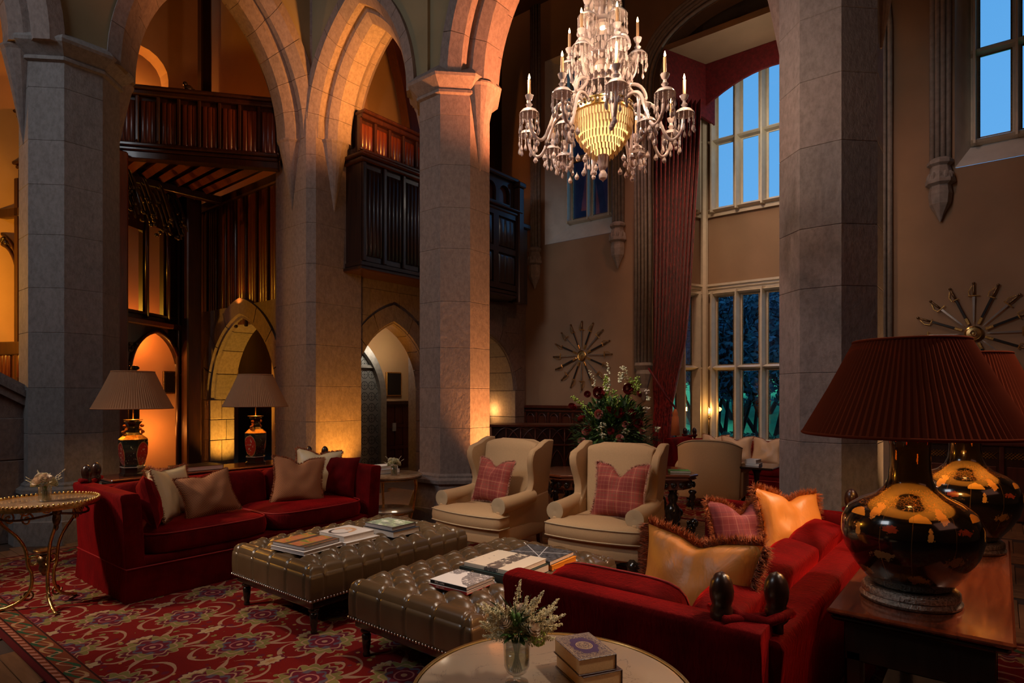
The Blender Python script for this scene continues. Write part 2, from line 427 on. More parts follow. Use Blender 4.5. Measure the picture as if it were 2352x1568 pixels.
# parquet: the planks the camera sees become parts, the rest one joined part
def inview(x, y):
    d = Fv[0]*x+Fv[1]*y
    if d < 1: return None
    px = 1176+(Rv[0]*x+Rv[1]*y)/d*FPX; py = HZ+H/d*FPX
    return d if (-30 < px < 2380 and py < 1600) else None
def onrug(x, y): return 1.1 < x < 4.8 and -2.1 < y < 7.1
PL, PWD = .60, .10
plank = MB().box((0, 0, 0), (PL-.004, PWD-.004, .012), .002).mesh('plank', 'parquet')
cand = []
for i in range(-60, 60):
    for j in range(-40, 40):
        for k in (0, 1):
            # herringbone lattice, rotated with the hall walls
            bx = i*PWD+j*PL*1.0+0.0; by = i*PWD-j*PL*1.0
            if k == 0: x, y, a = bx+PL/2, by+PWD/2, 0
            else: x, y, a = bx+PWD/2, by+PWD+PL/2, pi/2
            X = 4.8+x*.9997; Y = 1.8+y
            if not (-1 < X < 9.9 and -3 < Y < 7.5): continue
            cand.append((X, Y, a))
vis = []; rest = MB()
for X, Y, a in cand:
    d = inview(X, Y)
    if d is None or onrug(X, Y): continue
    vis.append((d, X, Y, a))
vis.sort()
key = [v for v in vis if (4.95 < v[1] < 8.0 and -1.5 < v[2] < 4.7) or (v[1] < 1.0)]
pick = set(key[:298])
for v in vis:
    d, X, Y, a = v
    if v in pick: piece(plank, 'plank', fl, (X, Y, .0065), a)
    else: rest.box((X, Y, .0065), (PL-.004, PWD-.004, .012), .002, Matrix.Rotation(a, 3, 'Z'))
part('plank_field', rest, 'parquet', fl, kind='stuff')
# ---- piers and octagonal pillars, one part for each course
def octa(a, c, z): 
    R = a/cos(pi/8); return [(c[0]+R*cos(pi/8+k*pi/4), c[1]+R*sin(pi/8+k*pi/4), z) for k in range(8)]
def courses(root, ringf, z0, z1, h, m='grey_stone', ch=.0045):
    z = z0; k = 0
    while z < z1-.01:
        hh = min(h*random.uniform(.8, 1.15), z1-z)
        if z1-z-hh < .15: hh = z1-z
        g = MB(); c = ch; g.loft([ringf(-c, z), ringf(0, z+c), ringf(0, z+hh-c), ringf(-c, z+hh)])
        part('stone_block', g, m, root); z += hh; k += 1
def pillar(c, a, top, label, capz=None, m='grey_stone', basez=.62):
    r = thing('stone_pillar', label, 'pillar', kind='structure')
    courses(r, lambda o, z: octa(a+o, c, z), basez, (capz or top)-.02, .56, m)
    b = MB(); prof = [(a+.13, 0), (a+.13, .24), (a+.12, .25)]
    part('plinth', MB().loft([octa(x, c, z) for x, z in prof]), m, r)
    prof = [(a+.12, .25), (a+.10, .33), (a+.055, .43), (a+.045, .50), (a+.07, .52), (a+.07, .56), (a+.03, .585), (a+.03, .605), (a, .63)]
    part('moulded_base', MB().loft([octa(x, c, z) for x, z in prof]), m, r)
    if capz:
        prof = [(a, capz-.03), (a+.035, capz-.015), (a+.035, capz+.015), (a+.02, capz+.03), (a+.13, capz+.13), (a+.14, capz+.16), (a+.12, capz+.19), (a-.02, capz+.33)]
        part('capital', MB().loft([octa(x, c, z) for x, z in prof]), m, r)
    return r
A1c, A2c, A3c, A4c = (2.21, 8.02), (5.30, 7.93), (5.36, 5.19), (5.36, 1.055)
CAPZ = 5.02
pillar(A1c, .42, TOP, 'tall grey octagonal stone pillar behind the left end of the red sofa', CAPZ)
p3 = pillar(A3c, .414, TOP, 'octagonal stone pillar rising behind the left wing chair, lit orange on its right face', CAPZ, 'brown_stone')
p4 = pillar(A4c, .345, TOP, 'octagonal stone pillar behind the large black lamps, between bay window and right wall', CAPZ)
pr = thing('stone_pier', 'broad stone pier with an uplight on its orange right face, behind the sofa end', 'pillar', kind='structure')
def pier(o, z):
    x0, y0, c = 4.85-o, 7.481-o, .095; x1, y1 = 5.72+o, 8.36+o
    return [(x0+c, y0, z), (x1, y0, z), (x1, y1, z), (x0, y1, z), (x0, y0+c, z)]
courses(pr, pier, .0, TOP, .58, 'brown_stone')
def corbel(parent, c, d, z0=CAPZ+.12, z1=4.17, r=.19, m='brown_stone'):     # half cone growing from a pillar face
    g = MB(); rings = []
    for t, rr in ((0, r+.02), (.02, r+.02), (.05, r), (.4, r*.62), (1, .012)):
        z = z0+(z1-z0)*t; ring = []
        for k in range(9):
            a = -pi/2+pi*k/8; u = rr*cos(a)*1.0; w = rr*sin(a)
            ring.append((c[0]+d[0]*u-d[1]*w, c[1]+d[1]*u+d[0]*w, z))
        rings.append(ring)
    part('corbel', g.loft(rings), m, parent)
corbel(p3, (5.36, 5.60), (0, 1)); corbel(p3, (5.36, 4.78), (0, -1)); corbel(p4, (5.36, 1.39), (0, 1)); corbel(p4, (5.36, .71), (0, -1))
corbel(pr, (5.25, 7.49), (0, -1)); corbel(pr, (4.86, 7.93), (-1, 0))
lp = bpy.data.objects['stone_pillar']
corbel(lp, (2.62, 8.02), (1, 0)); corbel(lp, (1.80, 8.02), (-1, 0))
# ---- the arches, one part per voussoir
PROF = [(-.44, .24), (-.44, .11), (-.33, .0), (-.25, .0), (-.22, .03), (-.20, -.05), (-.11, -.15), (.11, -.15), (.20, -.05), (.22, .03), (.25, .0), (.33, .0), (.44, .11), (.44, .24)]
def arch(axis, fix, s0, s1, z0, rise, label, m='brown_stone', n=6, PR=None, sc=1):
    PR = PR or PROF
    r = thing('stone_arch', label, 'arch', kind='structure')
    h = (s1-s0)/2; rho = (h*h+rise*rise)/(2*h)
    for side in (0, 1):
        for i in range(n):
            rings = []
            for k in range(4):
                t = (i+k/3)/n
                if k == 0 and i > 0: t += .0012
                if k == 3 and i < n-1: t -= .0012
                ring = []
                for w, rr in PR:
                    R = rho+rr*sc; th = t*acos(max(-1, min(1, (rho-h)/R)))
                    s = s0+rho-R*cos(th); z = z0+R*sin(th)
                    if side: s = s0+s1-s
                    ring.append((s, fix+w*sc, z) if axis == 'X' else (fix+w*sc, s, z))
                rings.append(ring)
            part('stone_block', MB().loft(rings), m, r)
    return r
SPZ = CAPZ+.12
arch('X', 7.95, 2.64, 4.84, SPZ, 1.95, 'pointed stone arch in front of the timber gallery and staircase')
arch('Y', 5.30, 5.61, 7.47, SPZ, 1.52, 'narrow pointed stone arch glowing orange between pier and middle pillar')
arch('Y', 5.36, 1.41, 4.77, SPZ, 1.95, 'wide stone arch springing to the right from the middle pillar, behind the chandelier')
arch('X', 7.95, -.95, 1.78, SPZ, 2.0, 'stone arch leaving the frame at the upper left corner')
arch('Y', 5.36, -3.1, .70, SPZ, 2.1, 'stone arch right of the tall pillar behind the large lamps')
def spandrel(axis, fix, s0, s1, rise, a, b, name):
    cur = arcpts(s0, s1, SPZ, rise, 14, .20)
    poly = [(a, SPZ+.02)]+[p for p in cur if a < p[0] < b]+[(b, SPZ+.02), (b, TOP), (a, TOP)]
    g = holed(poly, [], .82)
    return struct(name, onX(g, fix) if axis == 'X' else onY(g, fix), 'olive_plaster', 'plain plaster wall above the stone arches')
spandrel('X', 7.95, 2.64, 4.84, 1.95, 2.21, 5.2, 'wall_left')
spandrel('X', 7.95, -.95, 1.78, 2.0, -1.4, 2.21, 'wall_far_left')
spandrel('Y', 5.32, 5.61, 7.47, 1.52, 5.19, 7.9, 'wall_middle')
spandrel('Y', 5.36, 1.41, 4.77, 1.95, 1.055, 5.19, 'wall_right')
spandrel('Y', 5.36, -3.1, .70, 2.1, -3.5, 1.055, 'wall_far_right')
# ---- stone wall with two doorways under the gallery box
WY, WT = 7.60, .90
a1 = arcpts(5.74, 7.16, 1.62, 1.04, 10, .02); a2 = arcpts(7.91, 9.58, 1.62, 1.04, 10, .02)
outer = [(5.70, 0), (5.72, 0)]+a1+[(7.18, 0), (7.89, 0)]+a2+[(9.60, 0), (9.95, 0), (9.95, 3.6), (5.70, 3.6)]
wb = struct('wall_back', onX(holed(outer, [], .24), WY+.012+.12), 'brown_stone', 'dark ashlar stone wall with two pointed doorways')
part('inner_wall', onX(holed([(7.55, 0), (7.89, 0)]+a2+[(9.60, 0), (9.95, 0), (9.95, 3.6), (7.55, 3.6)], [], .64), WY+.25+.32), 'brown_stone', wb)
part('inner_wall', MB().b2(5.70, 7.56, WY+.252, 8.49, 3.2, 3.6), 'brown_stone', wb)
VP = [(-.46, .30), (-.46, .05), (-.40, 0), (.46, 0), (.46, .30)]
for (s0, s1) in ((5.74, 7.16), (7.91, 9.58)):
    h = (s1-s0)/2; rise = 1.04; rho = (h*h+rise*rise)/(2*h); TK = -.18 if s0 < 6 else .46
    for side in (0, 1):
        for i in range(4):
            rings = []
            for k in range(4):
                t = (i+k/3)/4+(.004 if k == 0 and i else 0)-(.004 if k == 3 and i < 3 else 0); ring = []
                for w, rr in VP:
                    w = min(w, TK); R = rho+rr; th = t*acos((rho-h)/R); s = s0+rho-R*cos(th); z = 1.62+R*sin(th)
                    if side: s = s0+s1-s
                    ring.append((s, WY+.45+w, z))
                rings.append(ring)
            part('stone_block', MB().loft(rings), 'brown_stone', wb)
    for z0, z1 in ((0, .55), (.55, 1.08), (1.08, 1.615)):
        for sx, sg in ((s0, -1), (s1, 1)):
            lx = min(.30, (9.95-sx) if sg > 0 else (sx-5.3))
            if lx < .05: lx = .05
            xs = sorted((sx, sx+sg*lx)); part('stone_block', MB().b2(xs[0], xs[1], WY-.01, WY+.45+TK, z0+.003, z1-.003, .008), 'brown_stone', wb)
# ashlar of the face
def zext(x):
    z = -1
    for (s0, s1) in ((5.74, 7.16), (7.91, 9.58)):
        hh_ = (s1-s0)/2; r0 = (hh_*hh_+1.04**2)/(2*hh_); q = abs(x-(s0+s1)/2)+(r0-hh_); R_ = r0+.30
        if q < R_: z = max(z, 1.62+sqrt(R_*R_-q*q))
    return z
zz = 0; row = 0
while zz < 3.5:
    hh = (.42, .50, .46)[row % 3]; hh = min(hh, 3.6-zz); x = 5.735+(row % 2)*.3-.3
    while x < 9.93:
        w = random.uniform(.5, .85); xa, xb = max(x, 5.735)+.003, min(x+w, 9.94)-.003; x += w
        run = []; runs = []
        for i in range(13):
            u = xa+(xb-xa)*i/12; e = zext(u)
            if e < zz+hh-.02: run.append((u, max(zz+.003, e+.004)))
            else:
                if len(run) > 1: runs.append(run)
                run = []
        if len(run) > 1: runs.append(run)
        for run in runs:
            if run[-1][0]-run[0][0] < .05: continue
            part('stone_block', MB().loft([[(u, y, z) for u, z in run]+[(run[-1][0], y, zz+hh-.003), (run[0][0], y, zz+hh-.003)] for y in (WY+.06, WY)]), 'brown_stone', wb)
    zz += hh; row += 1
# room behind the doorways
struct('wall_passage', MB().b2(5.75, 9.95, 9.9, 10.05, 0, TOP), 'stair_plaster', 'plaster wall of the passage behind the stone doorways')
struct('wall_corridor', MB().b2(6.3, 6.4, 10.05, 12.3, 0, TOP), 'dark_oak', 'dark corridor wall seen through the yellow-lit stone doorway')
struct('wall_gallery', onX(holed([(5.72, 5.0), (9.95, 5.0), (9.95, TOP), (5.72, TOP)], [arcpts(6.0, 7.5, 5.0, 3.2, 10), arcpts(8.2, 9.3, 5.6, 2.2, 10)], .2), 8.35), 'dark_oak', 'dark panelled wall with arches behind the gallery')
# second stone arch + patterned glass door + plaque + panelled door in the passage
t = NT('etched_glass'); X_, Y_, Z_ = t.obj()
cx_ = X_.wrap(.16); cz_ = Z_.wrap(.20); rr = (cx_*cx_+cz_*cz_).sqrt(); an = cz_.atan2(cx_)
f = (rr-.072).abs().lt(.006).max(((an*4).cos()*.02+.03-rr).abs().lt(.005)).max(rr.lt(.012))
t.set(Base_Color=t.mix(f, (.30, .29, .27), (.06, .06, .06)), Roughness=.25); MAT['etched_glass'] = t.m
pd = thing('arched_screen', 'pale stone arched frame around etched patterned glass, seen through the left doorway', 'door')
g = holed([(6.2, 0)]+arcpts(6.2, 7.40, 1.45, 1.1, 10)+[(7.40, 0)], [[(6.33, .02)]+arcpts(6.33, 7.27, 1.45, .92, 10)+[(7.27, .02)]], .16)
part('frame', onX(g, 9.0), 'moulded_stone', pd, bevel=.02)
part('glass_panel', onX(holed([(6.33, .02)]+arcpts(6.33, 7.27, 1.45, .92, 10)+[(7.27, .02)], [], .03), 9.02), 'etched_glass', pd)
part('transom', MB().b2(6.33, 7.27, 8.96, 9.06, 2.02, 2.07), 'moulded_stone', pd)
X0 = 8.375
pq = thing('wall_plaque', 'small dark framed plaque on the cream passage wall', 'plaque')
part('frame', MB().b2(X0-.20, X0+.20, 9.85, 9.9, 1.50, 2.0, .01), 'gilt', pq); part('panel', MB().b2(X0-.175, X0+.175, 9.845, 9.86, 1.525, 1.975), 'black', pq)
# panelled door of the passage
def panelled(root, x0, x1, y, z0, z1, nx, nz, m='red_oak', th=.05, tag_='panel', pm=None):
    w = (x1-x0)/nx; h = (z1-z0)/nz
    part('frame', onX(holed(rect(x0, x1, z0, z1), [rect(x0+i*w+w*.13, x0+(i+1)*w-w*.13, z0+k*h+h*.08, z0+(k+1)*h-h*.08) for i in range(nx) for k in range(nz)], th), y+th/2), m, root)
    me = MB().box((0, 0, 0), (w*.74, .02, h*.84), .009).mesh('panel', pm or m)
    for i in range(nx):
        for k in range(nz): piece(me, tag_, root, (x0+(i+.5)*w, y+th*.55, z0+(k+.5)*h))
dr = thing('panelled_door', 'reddish panelled oak door below the plaque in the passage', 'door')
panelled(dr, 7.94, 8.80, 9.78, 0, 1.32, 4, 3)
part('latch_plate', MB().b2(8.26, 8.35, 9.765, 9.78, .78, .95), 'moulded_stone', dr)
part('cornice', MB().b2(7.85, 8.92, 9.72, 9.86, 1.32, 1.40, .01), 'dark_oak', dr)
# ---- long plaster wall with windows (plane X = 9.95)
WX = 9.95
bay_a = arcpts(1.25, 4.78, 6.6, 1.15, 14)
win1 = rect(5.60, 7.12, 4.53, 8.2); win2 = rect(-1.6, .47, 4.53, 8.4)
def flat_arch(s0, s1, z0, rise, n=12): return [((s0+s1)/2-(s1-s0)/2*cos(pi*i/n), z0+rise*(sin(pi*i/n)**.62)) for i in range(n+1)]
bay_a = flat_arch(1.50, 4.78, 6.7, 1.35, 20)
g = holed([(-8, 0), (1.50, 0)]+bay_a+[(4.78, 0), (12.3, 0), (12.3, TOP), (-8, TOP)], [win1, win2], .3)
wr = struct('wall_far', onY(g, WX+.15), 'wall_plaster', 'long plaster wall with bay, high windows and sword trophies')
# splayed window reveals and stone windows
def frame_bar(p0, p1, w, d, parent, name, m='cream_frame'):    # chamfered bar between two points on plane (s,z) -> later mapped
    pass
def window(name, mapf, s0, s1, z0, z1, nl, zs, label, m='cream_frame', mul=.085, dep=.16, cm=True):
    """mapf(s, t, z) -> world; zs = transom heights; lights between"""
    r = thing(name, label, 'window', kind='structure')
    def bar(nm, a, b, c, d, mm=m, tt=dep):
        g = MB(); 
        if nm == 'mullion' or nm == 'jamb':
            pr_ = [(a, -.01), (a+.02, -.01), (a+.035, -tt*.5), ((a+b)/2-.012, -tt), ((a+b)/2+.012, -tt), (b-.035, -tt*.5), (b-.02, -.01), (b, -.01), (b, .03), (a, .03)]
            g.loft([[(x, y, c) for x, y in pr_], [(x, y, d) for x, y in pr_]])
        else:
            pr_ = [(-.01, c), (-tt*.6, c+.02), (-tt*.85, c+(d-c)*.5), (-tt*.4, d-.012), (-.01, d), (.03, d), (.03, c)]
            g.loft([[(a, y, z) for y, z in pr_], [(b, y, z) for y, z in pr_]])
        g.map(lambda v: mapf(*v)); part(nm, g, mm, r)
    w = (s1-s0-mul)/nl; zl = [z0]+zs+[z1]
    for i in range(nl+1):
        bar('jamb' if i in (0, nl) else 'mullion', s0+i*w, s0+i*w+mul, z0, z1)
    for z in zs+([z0, z1-.09]): bar('transom' if z in zs else 'head' if z > z0 else 'sill', s0, s1, z, z+.09)
    for i in range(nl):
        for k in range(len(zl)-1):
            a, b, c, d = s0+i*w+mul, s0+(i+1)*w, zl[k]+.09, (zl[k+1] if k < len(zl)-2 else z1-.09)
            g = holed(rect(a, b, c, d), [rect(a+.018, b-.018, c+.018, d-.018)], .02); g.map(lambda v: mapf(v[0], v[2]-.005, v[1]))
            cf = part('casement', g, 'dark_bronze' if cm else 'cream_frame', r)
            g = MB().add([mapf(a, 0, c), mapf(b, 0, c), mapf(b, 0, d), mapf(a, 0, d)], [(0, 1, 2, 3)])
            part('pane', g, 'pane_glass', cf)
    return r
def splay(parent, s0, s1, z0, z1, i0, i1, j0, j1, x0, x1, m='reveal_stone'):
    A = [(x0, s0, z0), (x0, s1, z0), (x0, s1, z1), (x0, s0, z1)]; B = [(x1, i0, j0), (x1, i1, j0), (x1, i1, j1), (x1, i0, j1)]
    part('reveal', MB().add(A+B, [(0, 1, 5, 4), (1, 2, 6, 5), (2, 3, 7, 6), (3, 0, 4, 7)]), m, parent)
w1 = window('window_1', lambda s, t, z: (10.25+t, s, z), 5.72, 6.74, 4.92, 8.1, 2, [6.15], 'narrow two-light window with deep blue glass behind the chandelier')
splay(w1, 5.60, 7.12, 4.53, 8.2, 5.72, 6.74, 4.92, 8.1, 9.94, 10.25)
w2 = window('window_2', lambda s, t, z: (10.25+t, s, z), -1.5, .31, 4.86, 8.3, 4, [6.05], 'tall stone window with bright blue sky at the upper right corner')
splay(w2, -1.6, .47, 4.53, 8.4, -1.5, .31, 4.86, 8.3, 9.94, 10.25)
# ---- bay: three canted sides
BX = 11.1
B0, B1, B2, B3 = (WX, 4.78), (BX, 4.33), (BX, 1.70), (WX, 1.50)
def side(p, q):
    L = sqrt((q[0]-p[0])**2+(q[1]-p[1])**2); ux, uy = (q[0]-p[0])/L, (q[1]-p[1])/L
    nx, ny = -uy, ux                     # outward (away from the room)
    if nx < -.01 or (abs(nx) < .5 and ((p[1]+q[1])/2-3)*ny < 0): nx, ny = -nx, -ny
    return L, (lambda s, t, z: (p[0]+ux*s+nx*t, p[1]+uy*s+ny*t, z))
BT = 7.5
for nm, p, q, lb, nl in (('wall_bay_left', B0, B1, 'left canted side', 2), ('wall_bay', B1, B2, 'main side', 5), ('wall_bay_right', B2, B3, 'right canted side', 2)):
    L, mf = side(p, q); e = .14 if nl == 5 else .16
    hs = [rect(e, L-e, .66, 3.42), rect(e, L-e, 4.86, 7.45)]
    g = holed(rect(0, L, 0, TOP), hs, .16); g.map(lambda v: mf(v[0], v[2]+.08, v[1]))
    struct(nm, g, 'wall_plaster', 'plaster '+lb+' of the bay, between its upper and lower windows')
    if nm == 'wall_bay_right': lb = 'right canted side'
    window('window_3' if nl == 5 else 'window_5' if 'left' in nm else 'window_7', mf, e, L-e, .66, 3.42, nl, [1.98], lb+' lower windows of the bay over the dark garden, with pale stone mullions', mul=.14)
    window('window_4' if nl == 5 else 'window_6' if 'left' in nm else 'window_8', mf, e, L-e, 4.86, 7.45, nl, [6.12], lb+' upper windows of the bay full of blue dusk sky', mul=.14, cm=False)
    g = MB(); 
    for (za, zb, d) in ((3.42, 3.47, .03), (3.47, 3.52, .06), (3.52, 3.56, .09), (4.80, 4.87, .05), (.60, .68, .10)):
        gg = MB().b2(.0, L, -d, .02, za, zb); gg.map(lambda v: mf(*v)); g.add(gg.v, gg.f)
    o = part('trim_1' if nl == 5 else 'trim_2' if 'left' in nm else 'trim_7', g, 'cream_frame'); tag(o, 'pale moulded string courses on the '+lb+' of the bay', 'moulding', kind='structure')
struct('ceiling_bay', MB().b2(WX-.02, 11.3, 1.1, 4.9, BT, BT+.1), 'wall_plaster', 'plain plaster ceiling of the window bay', 'ceiling')
bp = thing('trim_3', 'tall pale corner post between the two faces of the bay', 'moulding', kind='structure')
part('post', MB().tube([(BX-.06, 4.28, 0), (BX-.06, 4.28, 7.4)], .07, 8), 'cream_frame', bp)
# wall corner cornice/arch moulding of the bay
mo = thing('trim_4', 'grey ribbed stone moulding framing the bay opening', 'moulding', kind='structure')
arcc = flat_arch(1.47, 4.83, 6.7, 1.38, 30)
for k, (off, r) in enumerate(((0, .035), (.075, .028), (.14, .035), (.205, .028), (.27, .035))):
    cyc = 3.0; pts = []
    for (s, z) in arcc:
        dx, dz = s-cyc, z-6.7; l = sqrt(dx*dx+dz*dz*4)+1e-6
        pts.append((WX-.03-.012*(k % 2), s+off*dx/l*1.0, z+off*dz*2/l))
    pts = [(pts[0][0], pts[0][1], 1.95 if k < 4 else 1.95)]+pts+[(pts[-1][0], pts[-1][1], 1.95)]
    part('rib', MB().tube(pts, r, 8), 'moulded_stone', mo, 180)
for sy in (4.95, 1.35):
    part('corbel', MB().lathe([(.16, .25), (.17, .2), (.13, .12), (.15, .05), (.10, -.12), (.07, -.2), (.085, -.27), (.02, -.42)], 10, (WX-.02, sy, 1.85)), 'moulded_stone', mo)
# wall shafts with carved pendants
def shaft(y, zb, label, m='moulded_stone'):
    r = thing('wall_shaft', label, 'wall shaft', kind='structure')
    for k in range(4):
        part('rib', MB().tube([(WX-.02-.02*(k in (1, 2)), y-.09+.06*k, zb), (WX-.02-.02*(k in (1, 2)), y-.09+.06*k, TOP)], .032, 8), m, r, 180)
    part('pendant', MB().lathe([(.10, .06), (.15, .02), (.15, -.02), (.11, -.05), (.14, -.16), (.17, -.24), (.17, -.28), (.12, -.31), (.135, -.42), (.12, -.55), (.05, -.68), (.01, -.78)], 8, (WX-.04, y, zb)), m, r, bevel=.006)
    for k in range(7):
        a = pi/2+pi*k/6
        part('carved_leaf', MB().ell((WX-.04+.13*cos(a), y+.13*sin(a), zb-.2), (.035, .03, .07), 6, 5), m, r)
shaft(5.46, 4.62, 'grey ribbed wall shaft with carved pendant right of the blue window')
shaft(.625, 4.62, 'grey ribbed wall shaft ending in a carved pendant left of the upper right window')
shaft(7.35, 4.45, 'grey ribbed wall shaft in the corner above the gallery end')
# wainscot along the far wall
def wainscot(name, y0, y1, zt, x, label, grille=False):
    r = thing(name, label, 'panelling', kind='structure'); n = max(1, round((y1-y0)/.30))
    w = (y1-y0)/n
    part('backing', MB().b2(x, WX, y0, y1, 0, zt), 'dark_oak', r)
    part('rail', MB().b2(x-.05, x+.02, y0, y1, zt-.06, zt, .012), 'red_oak', r)
    part('rail', MB().b2(x-.025, x+.02, y0, y1, zt-.13, zt-.09, .008), 'red_oak', r)
    me = MB().box((0, 0, 0), (.02, w*.72, .42), .009).mesh('panel', 'red_oak')
    me2 = MB().tube([(0, -w*.36, -.05), (0, -w*.3, .05), (0, -w*.15, .10), (0, 0, .12), (0, w*.15, .10), (0, w*.3, .05), (0, w*.36, -.05)], .012, 6).mesh('tracery', 'red_oak')
    st = MB().box((0, 0, 0), (.035, .045, zt-.14), .01).mesh('stile', 'red_oak')
    z1 = zt-.18
    for i in range(n+1): piece(st, 'stile', r, (x-.01, y0+i*w, (zt-.14)/2))
    for i in range(n):
        yc = y0+(i+.5)*w
        if grille: pass
        for zc in (z1-.24, z1-.72):
            if zc > .1: piece(me, 'panel', r, (x-.006, yc, zc))
        if not grille: piece(me2, 'tracery', r, (x-.02, yc, z1-.10))
    return r
wainscot('trim_5', 4.98, 7.58, 1.32, 9.90, 'red-brown oak panelling below the sword trophy, behind the flowers')
wainscot('trim_6', -7.9, 1.12, 1.40, 9.90, 'dark oak panelling at the foot of the right-hand plaster wall')
rc = thing('radiator_cover', 'long dark oak radiator cover with lattice grille against the right wall', 'radiator cover')
part('cabinet', MB().b2(9.45, 9.90, -3.5, .95, 0, .92), 'dark_oak', rc)
part('top', MB().b2(9.40, 9.90, -3.5, 1.0, .92, .96, .01), 'red_oak', rc)
me = MB().box((0, 0, 0), (.02, .40, .34), .009).mesh('panel', 'red_oak'); me3 = MB().box((0, 0, 0), (.03, .05, .92), .008).mesh('stile', 'red_oak')
lat = MB()
for i in range(12):
    a, b = (i*.035-.2, -.04), (i*.035-.12, .04)
    lat.tube([(0, a[0], a[1]), (0, b[0], b[1])], .004, 4); lat.tube([(0, a[0], -a[1]), (0, b[0], -b[1])], .004, 4)
lat = lat.mesh('grille', 'brass')
for i in range(9):
    yc = .72-i*.49; piece(me, 'panel', rc, (9.445, yc, .50)); piece(me, 'panel', rc, (9.445, yc, .12), sc=(1, 1, .55)); piece(me3, 'stile', rc, (9.44, yc-.245, .46)); piece(lat, 'grille', rc, (9.44, yc, .80))
# enclosing walls outside the picture
struct('wall_near', MB().b2(-6, 11.3, -8.15, -8, 0, TOP), 'wall_plaster', 'plaster wall behind the camera')
struct('wall_side', MB().b2(-6.15, -6, -8, 12.2, 0, TOP), 'wall_plaster', 'plaster wall left of the camera')
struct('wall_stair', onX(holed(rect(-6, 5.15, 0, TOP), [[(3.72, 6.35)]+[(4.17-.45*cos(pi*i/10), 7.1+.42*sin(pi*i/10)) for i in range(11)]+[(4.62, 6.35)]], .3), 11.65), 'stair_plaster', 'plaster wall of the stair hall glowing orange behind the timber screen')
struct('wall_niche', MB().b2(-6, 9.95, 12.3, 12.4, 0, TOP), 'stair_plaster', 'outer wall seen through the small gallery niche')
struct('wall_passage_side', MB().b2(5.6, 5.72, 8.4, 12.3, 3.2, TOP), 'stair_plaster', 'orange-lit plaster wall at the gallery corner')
# ---- stone doorway left of the pier (plane X = 5.0)
a3 = arcpts(8.66, 10.74, 1.45, 1.32, 12, .02)
wa = struct('wall_doorway', onY(holed([(8.3, 0), (8.64, 0)]+a3+[(10.76, 0), (11.5, 0), (11.5, 3.0), (8.3, 3.0)], [], .40), 5.22), 'brown_stone', 'stone wall with a pointed doorway lit yellow from below')
h = 1.04; rise = 1.32; rho = (h*h+rise*rise)/(2*h)
VP = [(-.24, .34), (-.24, .09), (-.12, 0), (.22, 0), (.22, .34)]
for side_ in (0, 1):
    for i in range(4):
        rings = []
        for k in range(5):
            t = (i+k/4)/4+(.004 if k == 0 and i else 0)-(.004 if k == 4 and i < 3 else 0); ring = []
            for w, rr in VP:
                R = rho+rr; th = t*acos((rho-h)/R); s = 8.66+rho-R*cos(th); z = 1.45+R*sin(th)
                if side_: s = 8.66+10.74-s
                ring.append((5.22+w, s, z))
            rings.append(ring)
        part('stone_block', MB().loft(rings), 'brown_stone', wa)
for k, (z0, z1) in enumerate(((0, .36), (.36, .74), (.74, 1.1), (1.1, 1.445))):
    for (ya, yb) in ((10.74, 11.0), (8.4, 8.66)):
        part('stone_block', MB().b2(5.0, 5.2 if k % 2 else 5.28, ya, yb, z0+.003, z1-.003, .008), 'brown_stone', wa)
        part('stone_block', MB().b2(5.205 if k % 2 else 5.285, 5.43, ya, yb, z0+.003, z1-.003, .008), 'brown_stone', wa)
# stone wall of the staircase, left edge, with sloping coping
sw = thing('staircase_wall', 'stone stair wall with sloping grey coping at the left edge', 'stair wall', kind='structure')
xs = 1.80; slope = .62
def zt(x): return 1.42+(xs-x)*slope
for (za, zb) in ((0, .42), (.42, .86), (.86, 1.30)):
    x = xs
    while x > -1.2:
        w = random.uniform(.5, .8); part('stone_block', MB().b2(x-w+.003, x-.003, 8.0, 8.25, za+.003, zb-.003, .007), 'brown_stone', sw); x -= w
g = holed([(xs, 1.30), (xs, zt(xs)), (-1.2, zt(-1.2)), (-1.2, 1.30)], [], .22); part('stone_block', onX(g, 8.13), 'brown_stone', sw)
for k, (o, d, hh) in enumerate(((0, .06, .09), (.09, .10, .07), (.16, .05, .06))):
    g = holed([(xs, zt(xs)+o), (xs, zt(xs)+o+hh), (-1.2, zt(-1.2)+o+hh), (-1.2, zt(-1.2)+o)], [], .22+d*2); part('coping', onX(g, 8.13), 'grey_stone', sw, bevel=.01)
